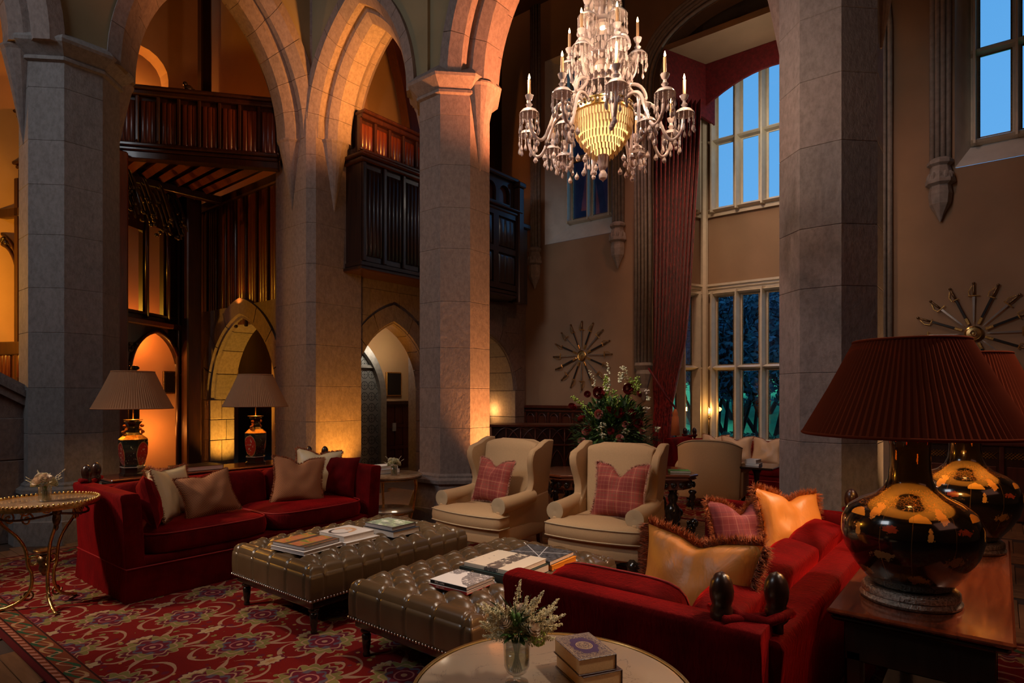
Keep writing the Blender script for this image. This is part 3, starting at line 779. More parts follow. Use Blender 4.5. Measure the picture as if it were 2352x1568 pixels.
# ================================================================== timber galleries and screens
def linenfold(w, h, n=3):             # raised folds running up the panel, local: x across, y = depth towards -y, z up
    pts = []; steps = n*8
    for i in range(steps+1):
        u = i/steps; y = -.014*abs(sin(u*n*pi))**.5-.008*abs(sin(u*pi)); pts.append((-w/2+u*w, y))
    g = MB(); rings = []
    for z, k in ((-h/2, .2), (-h/2+.03, 1), (h/2-.03, 1), (h/2, .2)): rings.append([(x, y*k, z) for x, y in pts]+[(w/2, .01, z), (-w/2, .01, z)])
    return g.loft(rings)
def gallery(name, p, q, zb, zl, zr, n, label, skirt=0, m='dark_oak', posts=True):
    """linenfold parapet from p to q (plan points): zb bottom of beam, zl ledge, zr rail top"""
    L = sqrt((q[0]-p[0])**2+(q[1]-p[1])**2); a = atan2(q[1]-p[1], q[0]-p[0])
    r = thing(name, label, 'gallery', (p[0], p[1], 0), a)
    part('handrail', MB().b2(0, L, -.11, .11, zr-.05, zr, .015), m, r); part('handrail', MB().b2(0, L, -.07, .07, zr-.12, zr-.05, .015), m, r)
    part('ledge', MB().b2(0, L, -.12, .10, zl-.03, zl+.02, .012), m, r); part('ledge', MB().b2(0, L, -.08, .08, zl-.08, zl-.03, .015), m, r)
    part('beam', MB().b2(0, L, -.05, .10, zb, zl-.08, .01), m, r)
    part('backing', MB().b2(0, L, .02, .05, zl, zr-.1), m, r)
    w = L/n; hp = zr-.12-zl-.10
    me = linenfold(w*.74, hp-.02, 3).mesh('linenfold_panel', 'red_oak', 40)
    st = MB().box((0, 0, 0), (w*.16, .06, hp+.1), .008).mesh('stile', m)
    kn = MB().lathe([(.012, -.04), (.03, -.02), (.016, 0), (.01, .03)], 8).mesh('boss', m, 180)
    for i in range(n):
        piece(me, 'linenfold_panel', r, ((i+.5)*w, .0, zl+.05+hp/2))
    for i in range(n+1): piece(st, 'stile', r, (i*w, -.015, zl+.05+hp/2)); piece(kn, 'boss', r, (i*w, -.05, zl+.05))
    return r
pA, qA = at(268, 8.40), at(640, 8.86)
ga = gallery('timber_gallery', pA, qA, 4.80, 4.98, 5.80, 8, 'dark linenfold gallery parapet inside the left stone arch')
pE, qE = at(-150, 10.0), at(75, 9.1)
gallery('timber_gallery', pE, qE, 4.72, 5.0, 5.80, 6, 'dark gallery parapet at the far left edge, beside the grey pillar')
# gallery deck seen from below with its joists
def raft():
    r = thing('gallery_deck', 'dark timber gallery floor with red-lit joists seen from below', 'ceiling')
    a, b = pA, qA
    poly = [(a[0], a[1]+.1), (b[0]+.1, b[1]+.1), (4.96, 11.4), (2.6, 11.4)]
    part('boards', MB().prism(poly, 4.96, 5.0), 'dark_oak', r)
    for i in range(7):
        t = (i+.5)/7; x = a[0]+(b[0]-a[0])*t; y = a[1]+.1+(b[1]-a[1])*t
        x2 = 3.3+1.5*t
        g = MB(); g.tube([(x, y+.1, 4.90), (x2, 11.3, 4.90)], .07, 4); part('joist', g, 'red_oak', r)
    part('purlin', MB().b2(2.6, 4.95, 10.2, 10.32, 4.74, 4.86, .01), 'dark_oak', r)
raft()
# tall linenfold wall over the stone doorway
lw = thing('linenfold_wall', 'tall dark linenfold panelling above the yellow-lit stone doorway', 'panelling', kind='structure')
part('backing', MB().b2(5.10, 5.2, 8.3, 11.4, 2.7, 4.95), 'dark_oak', lw)
me = linenfold(.26, 2.2, 3).mesh('linenfold_panel', 'red_oak', 40)
for i in range(9): piece(me, 'linenfold_panel', lw, (5.08, 8.45+i*.34, 3.80), -pi/2)
me = MB().box((0, 0, 0), (.05, .055, 2.3), .012).mesh('stile', 'dark_oak')
for i in range(10): piece(me, 'stile', lw, (5.07, 8.28+i*.34, 3.80))
part('rail', MB().b2(5.0, 5.12, 8.3, 11.4, 4.78, 4.93, .02), 'dark_oak', lw)
# screen with tall openings and carved arch
sp_, sq = at(272, 9.1), at(432, 10.75)
L = sqrt((sq[0]-sp_[0])**2+(sq[1]-sp_[1])**2); sa = atan2(sq[1]-sp_[1], sq[0]-sp_[0])
scn = thing('timber_screen', 'dark carved timber screen with glowing orange openings left of the doorway', 'screen', (sp_[0], sp_[1], 0), sa)
def S(px):      # position along the screen of a pixel column
    t0, t1 = 0.0, 1.0
    for _ in range(40):
        t = (t0+t1)/2; x = sp_[0]+(sq[0]-sp_[0])*t; y = sp_[1]+(sq[1]-sp_[1])*t
        d = Fv[0]*x+Fv[1]*y; l = Rv[0]*x+Rv[1]*y
        if 1176+l/d*FPX < px: t0 = t
        else: t1 = t
    return t0*L, d
def Z(px, py): return zat(py, S(px)[1])
h1 = rect(S(283)[0], S(323)[0], Z(283, 710), Z(283, 515)); h2 = rect(S(337)[0], S(371)[0], Z(337, 719), Z(337, 515))
x0, x1 = S(291)[0], S(408)[0]; zs = Z(350, 860)
h3 = [(x0, 0)]+arcpts(x0, x1, zs, Z(352, 762)-zs, 10)+[(x1, 0)]
part('board', onX(holed(rect(-.02, L, .001, 4.9), [h1, h2, h3], .07), 0), 'dark_oak', scn)
for px in (276, 329, 378, 402, 425):
    s, d = S(px); part('post', MB().tube([(s, -.06, 2.75 if 300 < px < 400 else 0.001), (s, -.06, 4.85)], .035, 10), 'dark_oak', scn, 180)
part('rail', MB().b2(0, L, -.12, .0, Z(350, 745)-.04, Z(350, 745)+.05, .015), 'red_oak', scn); part('rail', MB().b2(0, L, -.08, .0, Z(350, 725)-.02, Z(350, 725)+.03, .01), 'dark_oak', scn)
g = MB(); random.seed(3)
for k in range(60):
    t = random.random(); s_ = random.choice((x0, x1)); sg = -1 if s_ == x0 else 1
    cx = s_-sg*random.uniform(-.06, .30)*(L/2); cz = zs+.05+random.uniform(.0, .42)
    # keep to the spandrels
    if abs(cx-(x0+x1)/2) < (x1-x0)/2-.05 and cz < Z(352, 762)-.02+(-.0): 
        hw = (x1-x0)/2; u = abs(cx-(x0+x1)/2)/hw
        if cz < zs+(Z(352, 762)-zs)*sqrt(max(0, 1-u*u))+.02: continue
    g.ell((cx, -.06, cz), (.035, .03, .028), 6, 5)
part('foliage_carving', g, 'ebonised', scn, 180)
part('arch_rib', MB().tube([(x, -.06, z) for x, z in arcpts(x0, x1, zs, Z(352, 762)-zs, 10)], .022, 8), 'red_oak', scn, 180)
# carved hanging brackets of the gallery
br = thing('carved_bracket', 'black glossy carved tracery bracket hanging under the gallery', 'bracket')
for k, (px, d, y0, y1) in enumerate(((300, 8.5, 405, 500), (335, 8.9, 425, 520), (372, 9.3, 440, 540), (405, 9.7, 460, 550))):
    g = MB(); X, Y = at(px, d)
    for j in range(3):
        pts = []
        for i in range(9):
            t = i/8; q = at(px-22+t*34+j*7, d); pts.append((q[0], q[1], zat(y0+(y1-y0)*(t**1.4)-j*9, d)))
        g.tube(pts, [.012+.018*sin(pi*i/8) for i in range(9)], 6)
    for j in range(12):
        q = at(px-20+random.random()*42, d-.05*random.random()); g.ell((q[0], q[1], zat(y0+(y1-y0)*random.uniform(.25, 1), d)), (.035, .03, .03), 6, 5)
    part('carving', g, 'ebonised', br, 180)
# newel with a little carved plant-like finial, small picture
X, Y = at(305, 8.7); nw = thing('carved_newel', 'dark carved newel with leafy finial behind the left lamp shade', 'newel', (X, Y, 0))
part('post', MB().box((0, 0, .72), (.14, .14, 1.44), .02), 'dark_oak', nw)
g = MB()
for k in range(9): g.ell((.05*sin(k*2.1), .05*cos(k*1.7), 1.50+k*.06), (.09-.004*k, .06, .035), 8, 5)
part('finial', g, 'ebonised', nw, 180)
X, Y = at(370, 10.2); pf = thing('small_picture', 'small dark picture hanging beside the left lamp on the orange wall', 'picture')
X = 4.62; part('frame', MB().b2(X-.10, X+.10, 11.45, 11.5, 1.55, 1.95, .01), 'dark_bronze', pf); part('print', MB().b2(X-.075, X+.075, 11.44, 11.455, 1.58, 1.92), 'black', pf)
# pale strip of wall + dark posts right of the screen
cp = thing('timber_post', 'tall dark square timber post between the screen and the linenfold wall', 'post')
X, Y = at(440, 10.4); part('shaft', MB().b2(X-.12, X+.12, Y-.12, Y+.12, .001, 4.9, .02), 'dark_oak', cp)
cp = thing('timber_post', 'dark timber post rising above the left gallery', 'post')
X, Y = at(470, 9.6); part('shaft', MB().b2(X-.08, X+.08, Y-.08, Y+.08, 5.0, TOP, .02), 'dark_oak', cp)
cp = thing('timber_post', 'dark timber post against the right side of the grey left pillar', 'post')
X, Y = at(268, 8.3); part('shaft', MB().b2(X-.11, X+.11, Y-.11, Y+.11, .001, 4.85, .02), 'red_oak', cp)
part('brace', MB().tube([(X, Y, 7.0), (X+1.1, Y+1.3, 8.8)], .14, 4), 'dark_oak', cp)
# statuette on the rail
X, Y = at(434, 8.62); sb = thing('carved_bird', 'black carved bird finial on the gallery handrail', 'carving', (X, Y, 5.80))
part('body', MB().ell((0, 0, .06), (.07, .045, .05), 10, 6).ell((-.05, 0, .11), (.035, .03, .035), 8, 6).ell((.06, .02, .07), (.05, .02, .03), 8, 5), 'ebonised', sb, 180)
part('base', MB().box((0, 0, .012), (.12, .09, .024), .004), 'ebonised', sb)
# far-left screen window with tracery, low balustrade
x0_, y0_ = at(-90, 9.2); x1_, y1_ = at(62, 8.9); L2 = sqrt((x1_-x0_)**2+(y1_-y0_)**2); a2_ = atan2(y1_-y0_, x1_-x0_)
fs = thing('timber_screen', 'timber screen with curved tracery and bright amber opening at the far left', 'screen', (x0_, y0_, 0), a2_)
def zz_(py): return zat(py, 8.95)
part('post', MB().b2(L2-.19, L2-.10, -.05, .05, .001, 4.7, .015), 'dark_oak', fs); part('post', MB().b2(L2-.01, L2+.09, -.05, .05, .001, 4.7, .015), 'dark_oak', fs)
part('post', MB().b2(-.05, .05, -.05, .05, .001, 4.7, .015), 'dark_oak', fs)
part('rail', MB().b2(0, L2, -.05, .05, zz_(500), zz_(478), .015), 'dark_oak', fs); part('rail', MB().b2(0, L2, -.07, .07, zz_(815), zz_(785), .015), 'dark_oak', fs)
for k, (r0, zc) in enumerate(((.55, 640), (.36, 640))):
    pts = [(L2-.15-r0*(1-cos(pi/2*i/10)), 0, zz_(560)-.55+.62*sin(pi/2*i/10)+(.15 if k == 0 else -.06)) for i in range(11)]
    part('tracery', MB().tube(pts, .03, 6), 'dark_oak', fs, 180)
g = MB()
for k in range(7): g.ell((L2-.40+.04*sin(k*2), -.02, zz_(552)+.035*cos(k*2.3)), (.04, .04, .035), 7, 5)
part('carved_boss', g, 'ebonised', fs, 180)
me = linenfold(.20, .36, 3).mesh('linenfold_panel', 'red_oak', 40)
part('board', MB().b2(0, L2, -.02, .03, zz_(880), zz_(815)), 'dark_oak', fs)
for i in range(4): piece(me, 'linenfold_panel', fs, (L2-.12-i*.25, -.03, zz_(842)))
# ---- gallery box on the stone wall
GB0, GB1, GY = 5.45, 9.02, 7.12
gb = thing('gallery_box', 'projecting dark oak gallery box with linenfold panels above the stone doorways', 'gallery')
part('box', MB().b2(GB0, GB1, GY, 8.3, 3.42, 5.0), 'dark_oak', gb)
part('soffit_moulding', MB().b2(GB0-.05, GB1+.05, GY-.05, 7.6, 3.32, 3.38, .015), 'dark_oak', gb); part('soffit_moulding', MB().b2(GB0-.02, GB1+.02, GY-.02, 7.6, 3.38, 3.46, .015), 'dark_oak', gb)
part('ledge', MB().b2(GB0-.10, GB1+.06, GY-.12, 7.6, 4.93, 4.97, .012), 'dark_oak', gb); part('ledge', MB().b2(GB0-.05, GB1+.03, GY-.07, 7.6, 4.87, 4.93, .015), 'dark_oak', gb)
me = linenfold(.30, 1.25, 4).mesh('linenfold_panel', 'dark_oak', 40); stl = MB().box((0, 0, 0), (.06, .04, 1.42), .01).mesh('stile', 'dark_oak')
n = 6
for i in range(n): piece(me, 'linenfold_panel', gb, (GB0+.22+i*.37, GY-.012, 4.16))
for i in range(n+1): piece(stl, 'stile', gb, (GB0+.035+i*.37, GY-.02, 4.16))
xr = GB0+.22+n*.37-.15
hs = []; W_ = (GB1-xr)/2.0
part('panel_frame', onX(holed(rect(xr, GB1, 3.46, 4.88), [rect(xr+i*W_+.07, xr+(i+1)*W_-.07, 3.56+k*.66, 4.12+k*.66) for i in (0, 1) for k in (0, 1)], .05), GY-.02), 'dark_oak', gb)
me = linenfold(W_-.18, .50, 3).mesh('linenfold_panel', 'dark_oak', 40)
for i in (0, 1):
    for k in (0, 1): piece(me, 'linenfold_panel', gb, (xr+(i+.5)*W_, GY-.02, 3.84+k*.66))
gp = gallery('timber_gallery', (GB0, GY+.05), (7.6, GY+.05), 4.96, 5.02, 5.62, 8, 'upper linenfold parapet of the gallery box inside the middle arch')
# tracery part at the right end
tr = gb
hs = [[(7.75+i*.40, 5.06)]+arcpts(7.75+i*.40, 8.05+i*.40, 5.25, .14, 6)+[(8.05+i*.40, 5.06)] for i in range(3)]
part('parapet', onX(holed(rect(7.62, 9.02, 5.0, 5.50), hs, .06), GY+.05), 'dark_oak', tr)
part('backing', MB().b2(7.62, 9.02, GY+.10, GY+.12, 5.0, 5.5), 'red_oak', tr)
part('handrail', MB().b2(7.6, 9.05, GY-.06, GY+.16, 5.5, 5.58, .02), 'dark_oak', tr)
part('newel', MB().b2(8.98, 9.14, GY-.10, GY+.08, 3.25, 5.42, .02), 'dark_oak', tr); part('cap', MB().b2(8.95, 9.17, GY-.13, GY+.11, 5.42, 5.52, .02), 'dark_oak', tr)
part('lower_panel', MB().b2(9.14, 9.5, GY+.1, GY+.3, 3.3, 4.75, .01), 'dark_oak', tr); part('lower_cap', MB().b2(9.1, 9.55, GY+.05, GY+.34, 4.75, 4.85, .02), 'dark_oak', tr)
# exterior
ex = part('lawn', MB().loft([[(11.4, y, -.9), (13, y, -.8), (31, y, 2.5), (60, y, 3.5), (60, y, -1.2), (11.4, y, -1.2)] for y in (-30, 40)]), 'lawn'); tag(ex, 'dark green lawn outside the bay windows', 'lawn', kind='structure')
ex = part('outer_wall', MB().b2(11.7, 12.1, 6.3, 12.3, -.8, 13), 'dusk_tinted_stone'); tag(ex, 'stone wing of the building outside the narrow window, blue dusk light painted into its colour', 'building', kind='structure')
wl = thing('woodland', 'dark belt of woodland beyond the lawn, behind the garden trees', 'woodland')
g = MB(); random.seed(8)
N_ = 60; rows = []
for j in range(5):
    rows.append([(30+j*.8+random.uniform(-.4, .4), -22+i*1.1, (2.2, 3.5, 5.4, 6.8, 7.4)[j]+(random.uniform(-.7, .9) if j else 0)) for i in range(N_)])
g.loft(rows, cap=False, closed=False); part('canopy', g, 'hedge_leaf', wl, 180)
g = MB()
for _ in range(16000):
    y = random.uniform(-6, 30); z = random.uniform(2.3, 7.6); q = Vector((29.2+random.uniform(-.8, 1.0)+z*.3, y, z+random.uniform(-.5, .5))); a = Vector((random.gauss(0, 1), random.gauss(0, 1), random.gauss(0, 1))).normalized()*.22; b = Vector((random.gauss(0, 1), random.gauss(0, 1), random.gauss(0, 1))).normalized()*.12
    g.add([tuple(q-a), tuple(q+b), tuple(q+a), tuple(q-b)], [(0, 1, 2, 3)])
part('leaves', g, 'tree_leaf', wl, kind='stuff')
def leafcloud(n, c, r, sz, m, root, name, seed):
    random.seed(seed); g = MB()
    for _ in range(n):
        while True:
            p = Vector((random.uniform(-1, 1), random.uniform(-1, 1), random.uniform(-1, 1)))
            if p.length < 1: break
        p = p*(.5+.5*random.random()) if random.random() < .3 else p
        q = (c[0]+p.x*r[0], c[1]+p.y*r[1], c[2]+p.z*r[2])
        a = Vector((random.gauss(0, 1), random.gauss(0, 1), random.gauss(0, .6))).normalized()*sz; b = Vector((random.gauss(0, 1), random.gauss(0, 1), random.gauss(0, 1))).normalized()*sz*.5
        g.add([(q[0]-a.x, q[1]-a.y, q[2]-a.z), (q[0]+b.x, q[1]+b.y, q[2]+b.z), (q[0]+a.x, q[1]+a.y, q[2]+a.z), (q[0]-b.x, q[1]-b.y, q[2]-b.z)], [(0, 1, 2, 3)])
    return part(name, g, m, root, kind='stuff')
def branch_tree(x, y, hgt, label, seed, spread=1.6):
    random.seed(seed); r = thing('garden_tree', label, 'tree', (x, y, -.82+max(0, x-13)*.183), group='trees outside the bay'); g = MB()
    def br_(p, d, l, rad, dep):
        pts = [p]; q = Vector(p); dd = Vector(d)
        for i in range(4): q = q+dd*l/4; dd = (dd+Vector((random.gauss(0, .10), random.gauss(0, .10), .05))).normalized(); pts.append(tuple(q))
        g.tube(pts, [rad*(1-.16*i) for i in range(5)], 5)
        if dep:
            for _ in range(3): br_(tuple(q), (dd+Vector((random.gauss(0, .5), random.gauss(0, .5), random.uniform(.0, .3)))).normalized(), l*.68, rad*.5, dep-1)
    for k in range(4): br_((.1*cos(k*1.6), .1*sin(k*1.6), 0), Vector((.35*cos(k*1.6), .5*sin(k*1.6), 1)).normalized(), hgt*.38, .09, 3)
    part('branches', g, 'bark', r, kind='stuff')
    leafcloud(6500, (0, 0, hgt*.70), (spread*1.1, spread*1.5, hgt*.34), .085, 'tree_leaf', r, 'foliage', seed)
def bxy(px, X):  # Y of a pixel column at plane X
    k = (px-1176)/FPX; return X*(Rv[0]-k*Fv[0])/(k*Fv[1]-Rv[1])
for i, (px, X, hh) in enumerate(((1655, 15.5, 5.2), (1722, 14.6, 4.9), (1785, 15.8, 5.2), (1600, 20, 4.6), (1690, 21, 5.4), (1760, 22, 5.2), (1840, 19, 5))):
    branch_tree(X, bxy(px, X), hh, ('multi-stemmed garden tree outside the first bay light', 'forked garden tree outside the second bay light', 'garden tree outside the third bay light', 'distant tree above the lawn, by the curtain', 'distant dark tree behind the forked tree', 'distant tree right of the forked one', 'tree hidden mostly by the stone pillar')[i], 11+i)
hd = thing('garden_hedge', 'low dark hedge outside below the bay windows', 'hedge')
part('core', MB().b2(12.6, 13.4, -2, 5.6, -.8, .35, .1), 'hedge_leaf', hd)
random.seed(5)
g = MB()
for _ in range(9000):
    q = Vector((random.uniform(12.5, 13.4), random.uniform(-2, 5.7), random.uniform(-.3, .72))); a = Vector((random.gauss(0, 1), random.gauss(0, 1), random.gauss(0, 1))).normalized()*.06; b = Vector((random.gauss(0, 1), random.gauss(0, 1), random.gauss(0, 1))).normalized()*.03
    g.add([tuple(q-a), tuple(q+b), tuple(q+a), tuple(q-b)], [(0, 1, 2, 3)])
part('leaves', g, 'hedge_leaf', hd, kind='stuff')
# ================================================================== rugs
def rug_material(name, W, L):
    t = NT(name); x, y, z = t.obj()
    n1 = t.noise(6, 4); wob = (n1-.5)*.035
    def cell(ox, oy, px=.70, py=.73):
        a = (x+ox+wob).wrap(px); b = (y+oy+wob).wrap(py); return a, b, (a*a+b*b).sqrt(), b.atan2(a)
    red = t.mix(t.noise(3, 3), (.21, .010, .007), (.135, .007, .006)); col = red
    cream = (.36, .19, .11); olive = (.20, .15, .045); plum = (.12, .012, .022); green = (.03, .07, .03); blue = (.10, .07, .09)
    # scattered small leaves and flowers
    v = t.n('ShaderNodeTexVoronoi'); v.inputs['Scale'].default_value = 16; t.link(t.gen(), v.inputs['Vector']); vd = E(t, v.outputs[0]); vc = t.n('ShaderNodeSeparateColor'); t.link(v.outputs[1], vc.inputs[0]); vr = E(t, vc.outputs[0]); vg = E(t, vc.outputs[1])
    nn = t.noise(24, 2)
    col = t.mix(vd.lt(.30)*vr.gt(.55)*nn.gt(.47), col, olive); col = t.mix(vd.lt(.34)*vr.lt(.22), col, plum); col = t.mix(vd.lt(.2)*vg.gt(.75), col, (.42, .20, .06))
    # scrolls: spirals around quarter points
    for ox, oy, sg in ((.175, .365, 1), (.525, .365, -1), (.175, 0.0, -1), (.525, 0.0, 1)):
        a, b, r, th = cell(ox, oy, .70, .73)
        f = ((r-th*(sg*.016)).wrap(.10)).abs(); w = .010+(th*3).sin()*.004
        col = t.mix(f.lt(w)*r.lt(.165)*r.gt(.02), col, cream)
    a, b, r, th = cell(0, .365)
    f = (r-(.285+(th*4).cos()*.035)).abs().lt(.011+(th*8).sin()*.006); col = t.mix(f, col, cream)
    # cream lobed leaves half way
    for ox, oy in ((.35, .19), (0.0, .36)):
        a, b, r, th = cell(ox, oy); e = ((a*a)*.6+b*b*2.2).sqrt()+(th*9).cos()*.008
        col = t.mix(e.lt(.072), col, plum); col = t.mix(e.lt(.058), col, (.42, .27, .14)); col = t.mix(e.lt(.022), col, (.36, .16, .06))
    # rosettes
    for ox, oy in ((0.0, 0.0), (.35, .365)):
        a, b, r, th = cell(ox, oy)
        R = r-(th*8).cos().abs()*.030
        col = t.mix(R.lt(.158), col, cream); col = t.mix(R.lt(.151), col, olive)
        col = t.mix((R.lt(.143))*((th*4).cos().gt(.25)), col, plum)
        col = t.mix((r-.125-(th*8).cos()*.012).abs().lt(.006), col, cream)
        col = t.mix((r-(th*6).cos()*.010).lt(.098), col, blue); col = t.mix((r-(th*8+.8).cos()*.012).lt(.082), col, plum)
        col = t.mix((r-.052).abs().lt(.005), col, (.36, .12, .10)); col = t.mix(r.lt(.018), col, cream)
    # border
    ex = (W/2-x.abs()).min(L/2-y.abs()); al = x+y
    sv = (al*20).sin()*.035; m = ex-.13
    bcol = t.mix(t.noise(9, 3), (.20, .06, .02), (.16, .02, .012))
    bcol = t.mix((m-sv).abs().lt(.014), bcol, green); bcol = t.mix((m+sv).abs().lt(.008)*(al*10).sin().gt(.2), bcol, (.40, .20, .08))
    bcol = t.mix((m-(al*40).sin()*.03).abs().lt(.006), bcol, (.42, .22, .12))
    bcol = t.mix((ex-.055).abs().lt(.016)*(al*90).sin().gt(0), bcol, (.42, .16, .10)); bcol = t.mix((ex-.035).abs().lt(.005), bcol, (.03, .008, .006)); bcol = t.mix((ex-.08).abs().lt(.004), bcol, (.03, .008, .006)); bcol = t.mix(ex.lt(.03), bcol, (.10, .01, .01)); bcol = t.mix((ex-.188).abs().lt(.005), bcol, (.05, .01, .008))
    col = t.mix(ex.lt(.195), col, bcol)
    fz = t.noise(240, 2); x2 = t.n('ShaderNodeMix', data_type='RGBA', blend_type='MULTIPLY'); x2.inputs[0].default_value = .45
    t.link(col, x2.inputs[6]); t.link(t.ramp(fz, [(.3, (.5, .5, .5)), (.7, (1, 1, 1))]), x2.inputs[7])
    t.set(Base_Color=x2.outputs[2], Roughness=.95); t.b.inputs['Specular IOR Level'].default_value = .1; t.bump(fz, .25, .004)
    MAT[name] = t.m
RW, RL = 3.86, 9.4
rug_material('rug_pattern', RW, RL)
r = thing('patterned_rug', 'large crimson rug with cream scrolls and rosettes under the seating group', 'rug', (.98+RW/2, 7.22-RL/2, 0))
part('pile', MB().box((0, 0, .0195), (RW, RL, .013), .004), 'rug_pattern', r)
rug_material('rug_pattern_small', 2.2, 3.2)
r = thing('patterned_rug', 'smaller red rug under the far armchair in front of the bay', 'rug', (8.25, 2.75, 0))
part('pile', MB().box((0, 0, .0195), (2.2, 3.2, .013), .004), 'rug_pattern_small', r)
RZ = .026
# ================================================================== soft furnishing helpers
def softbox(w, d, h, puff=.03, n=14, corner=.06, T=0):
    """cushion block centred on 0, crowned top; corner radius, boxed sides"""
    g = MB(); e = 5.0
    def prof(a, b):
        k = (abs(a)**e+abs(b)**e)**(1/e)
        return k
    rings = []
    zs = [(-h/2, .90, 0), (-h/2+.012, .985, 0), (-h/2+.03, 1, 0), (0, 1.012, 0), (h/2-.03, 1, 0), (h/2-.012, .985, 0), (h/2, .93, 0)]
    N = 56
    def ring(z, k, hz=0):
        R = []
        for j in range(N):
            a = 2*pi*j/N; c, s = cos(a), sin(a); q = (abs(c)**e+abs(s)**e)**(-1/e)
            px, py = c*q, s*q
            R.append((px*w/2*k, py*d/2*k, z))
        return R
    for z, k, _ in zs: rings.append(ring(z, k))
    for k in (.86, .7, .5, .3, .1): rings.append(ring(h/2+puff*(1-k*k)*.9+.004, k))
    return g.loft(rings)
def wrinkle(mb, amp, sc, seed=0, dirn=(1, 1, 1)):
    o = Vector((seed*3.1, seed*1.7, 0))
    def f(v):
        p = Vector(v); n = noise.noise_vector(Vector((p.x*sc*dirn[0], p.y*sc*dirn[1], p.z*sc*dirn[2]))+o); return (v[0]+n.x*amp, v[1]+n.y*amp, v[2]+n.z*amp)
    return mb.map(f)
def pillow(w, h, th, ear=.05, chop=0.0, n=18, seed=1):
    """scatter cushion standing in the xz plane (centre 0), thickness along y"""
    rnd = random.Random(seed); g = MB()
    def P(u, v, sgn):
        a, b = 2*u-1, 2*v-1
        k = 1-.09*(1-abs(b)**2)*(abs(a)**2)      # sides pulled in
        k2 = 1-.09*(1-abs(a)**2)*(abs(b)**2)
        X = a*w/2*k*(1+ear*abs(a*b)); Zz = b*h/2*k2*(1+ear*abs(a*b))
        if chop and b > -.2: Zz -= chop*math.exp(-(a/.28)**2)*((b+.2)/1.2)**2
        m = max(0, (1-a*a))**.42*max(0, (1-b*b))**.42
        t_ = th/2*m*(1+.10*sin(7*a+seed)*sin(5*b+seed*2))
        if chop: t_ *= 1-.35*math.exp(-(a/.16)**2)*max(0, b)
        nz = noise.noise(Vector((a*2.2+seed, b*2.2, sgn)))*.014*m
        return (X, sgn*t_+nz, Zz)
    for sgn in (-1, 1): g.grid(lambda u, v: P(u, v, sgn), n, n)
    edge = []
    for i in range(n): edge.append(P(i/n, 0, 1))
    for i in range(n): edge.append(P(1, i/n, 1))
    for i in range(n): edge.append(P(1-i/n, 1, 1))
    for i in range(n): edge.append(P(0, 1-i/n, 1))
    return g, edge
def fringe(edge, ln=.03, r=.010, seed=0, dens=5, sides=(0, 1, 2, 3)):
    rnd = random.Random(seed); g = MB(); n = len(edge)
    cx = sum(p[0] for p in edge)/n; cz = sum(p[2] for p in edge)/n
    for i in range(n):
        a, b = Vector(edge[i]), Vector(edge[(i+1) % n])
        for k in range(dens):
            p = a.lerp(b, (k+rnd.random())/dens); t_ = (b-a).normalized(); out = Vector((p.x-cx, 0, p.z-cz)).normalized(); nrm = Vector((t_.z, 0, -t_.x)); 
            if nrm.dot(out) < 0: nrm = -nrm
            for q in range(3):
                d = (nrm+Vector((rnd.gauss(0, .35), rnd.gauss(0, .75), rnd.gauss(0, .35)))).normalized()*ln*rnd.uniform(.7, 1.15); w_ = t_*.0035; wy = Vector((0, .0035, 0))
                g.add([tuple(p-w_), tuple(p+w_), tuple(p+wy*1.5), tuple(p+d)], [(0, 1, 3), (1, 2, 3), (2, 0, 3)])
    return g
def tartan(name, base, dark, line, line2, p=.21):
    t = NT(name); x, y, z = t.obj(); c = t.mix(t.noise(5, 2)*.6, base, dark)
    a = (x+.03).wrap(p).abs(); b = (z+.05).wrap(p).abs()
    c = t.mix(a.lt(p*.22)*.45, c, dark); c = t.mix(b.lt(p*.22)*.45, c, dark)
    for e in (a, b):
        c = t.mix((e-p*.30).abs().lt(.0025)*.35, c, line); c = t.mix((e-p*.42).abs().lt(.002)*.5, c, line2); c = t.mix((e-p*.08).abs().lt(.0014)*.22, c, line)
    t.set(Base_Color=c, Roughness=.85); MAT[name] = t.m
tartan('tartan_red', (.36, .07, .05), (.16, .016, .014), (.60, .30, .16), (.12, .10, .05))
tartan('tartan_plum', (.30, .085, .10), (.17, .025, .04), (.50, .25, .22), (.10, .04, .06))
def silk(name, c1, c2):
    t = NT(name); nz = t.noise(3, 3); t.set(Base_Color=t.mix(nz, c1, c2), Roughness=.42); t.b.inputs['Sheen Weight'].default_value = 0
    t.bump(t.noise(9, 4, .6, t.stretch((1, 1, .45)), .6), .35, .02); MAT[name] = t.m
silk('silk_cream', (.72, .58, .36), (.62, .46, .24)); silk('silk_gold', (.80, .33, .06), (.66, .24, .04)); silk('silk_beige', (.62, .42, .26), (.5, .33, .2))
t = NT('houndstooth'); x, y, z = t.obj(); f = ((x*420).sin()*(z*420).sin()).gt(0); t.set(Base_Color=t.mix(f, (.50, .20, .075), (.11, .035, .016)), Roughness=.85); t.bump(t.noise(300, 2), .3, .004); MAT['houndstooth'] = t.m
mat('fringe_brown', (.34, .11, .045), .85, nscale=60, namt=.6)
mat('fringe_pink', (.42, .20, .13), .85, nscale=60, namt=.5, sheen=.3)
def scatter(loc, rz, tilt, w, h, th, m, label, fm='fringe_brown', fl_=.03, chop=0, roll=0, seed=1, group=None, dens=5, lift=None):
    r = thing('scatter_cushion', label, 'cushion', loc, 0, group)
    r.rotation_euler = Matrix.Rotation(rz, 3, 'Z').__matmul__(Matrix.Rotation(tilt, 3, 'X')).__matmul__(Matrix.Rotation(roll, 3, 'Y')).to_euler()
    g, e = pillow(w, h, th, chop=chop, seed=seed)
    part('cover', g, m, r, 180)
    if fm: part('fringe', fringe(e, fl_, seed=seed, dens=dens), fm, r, kind='stuff')
    return r
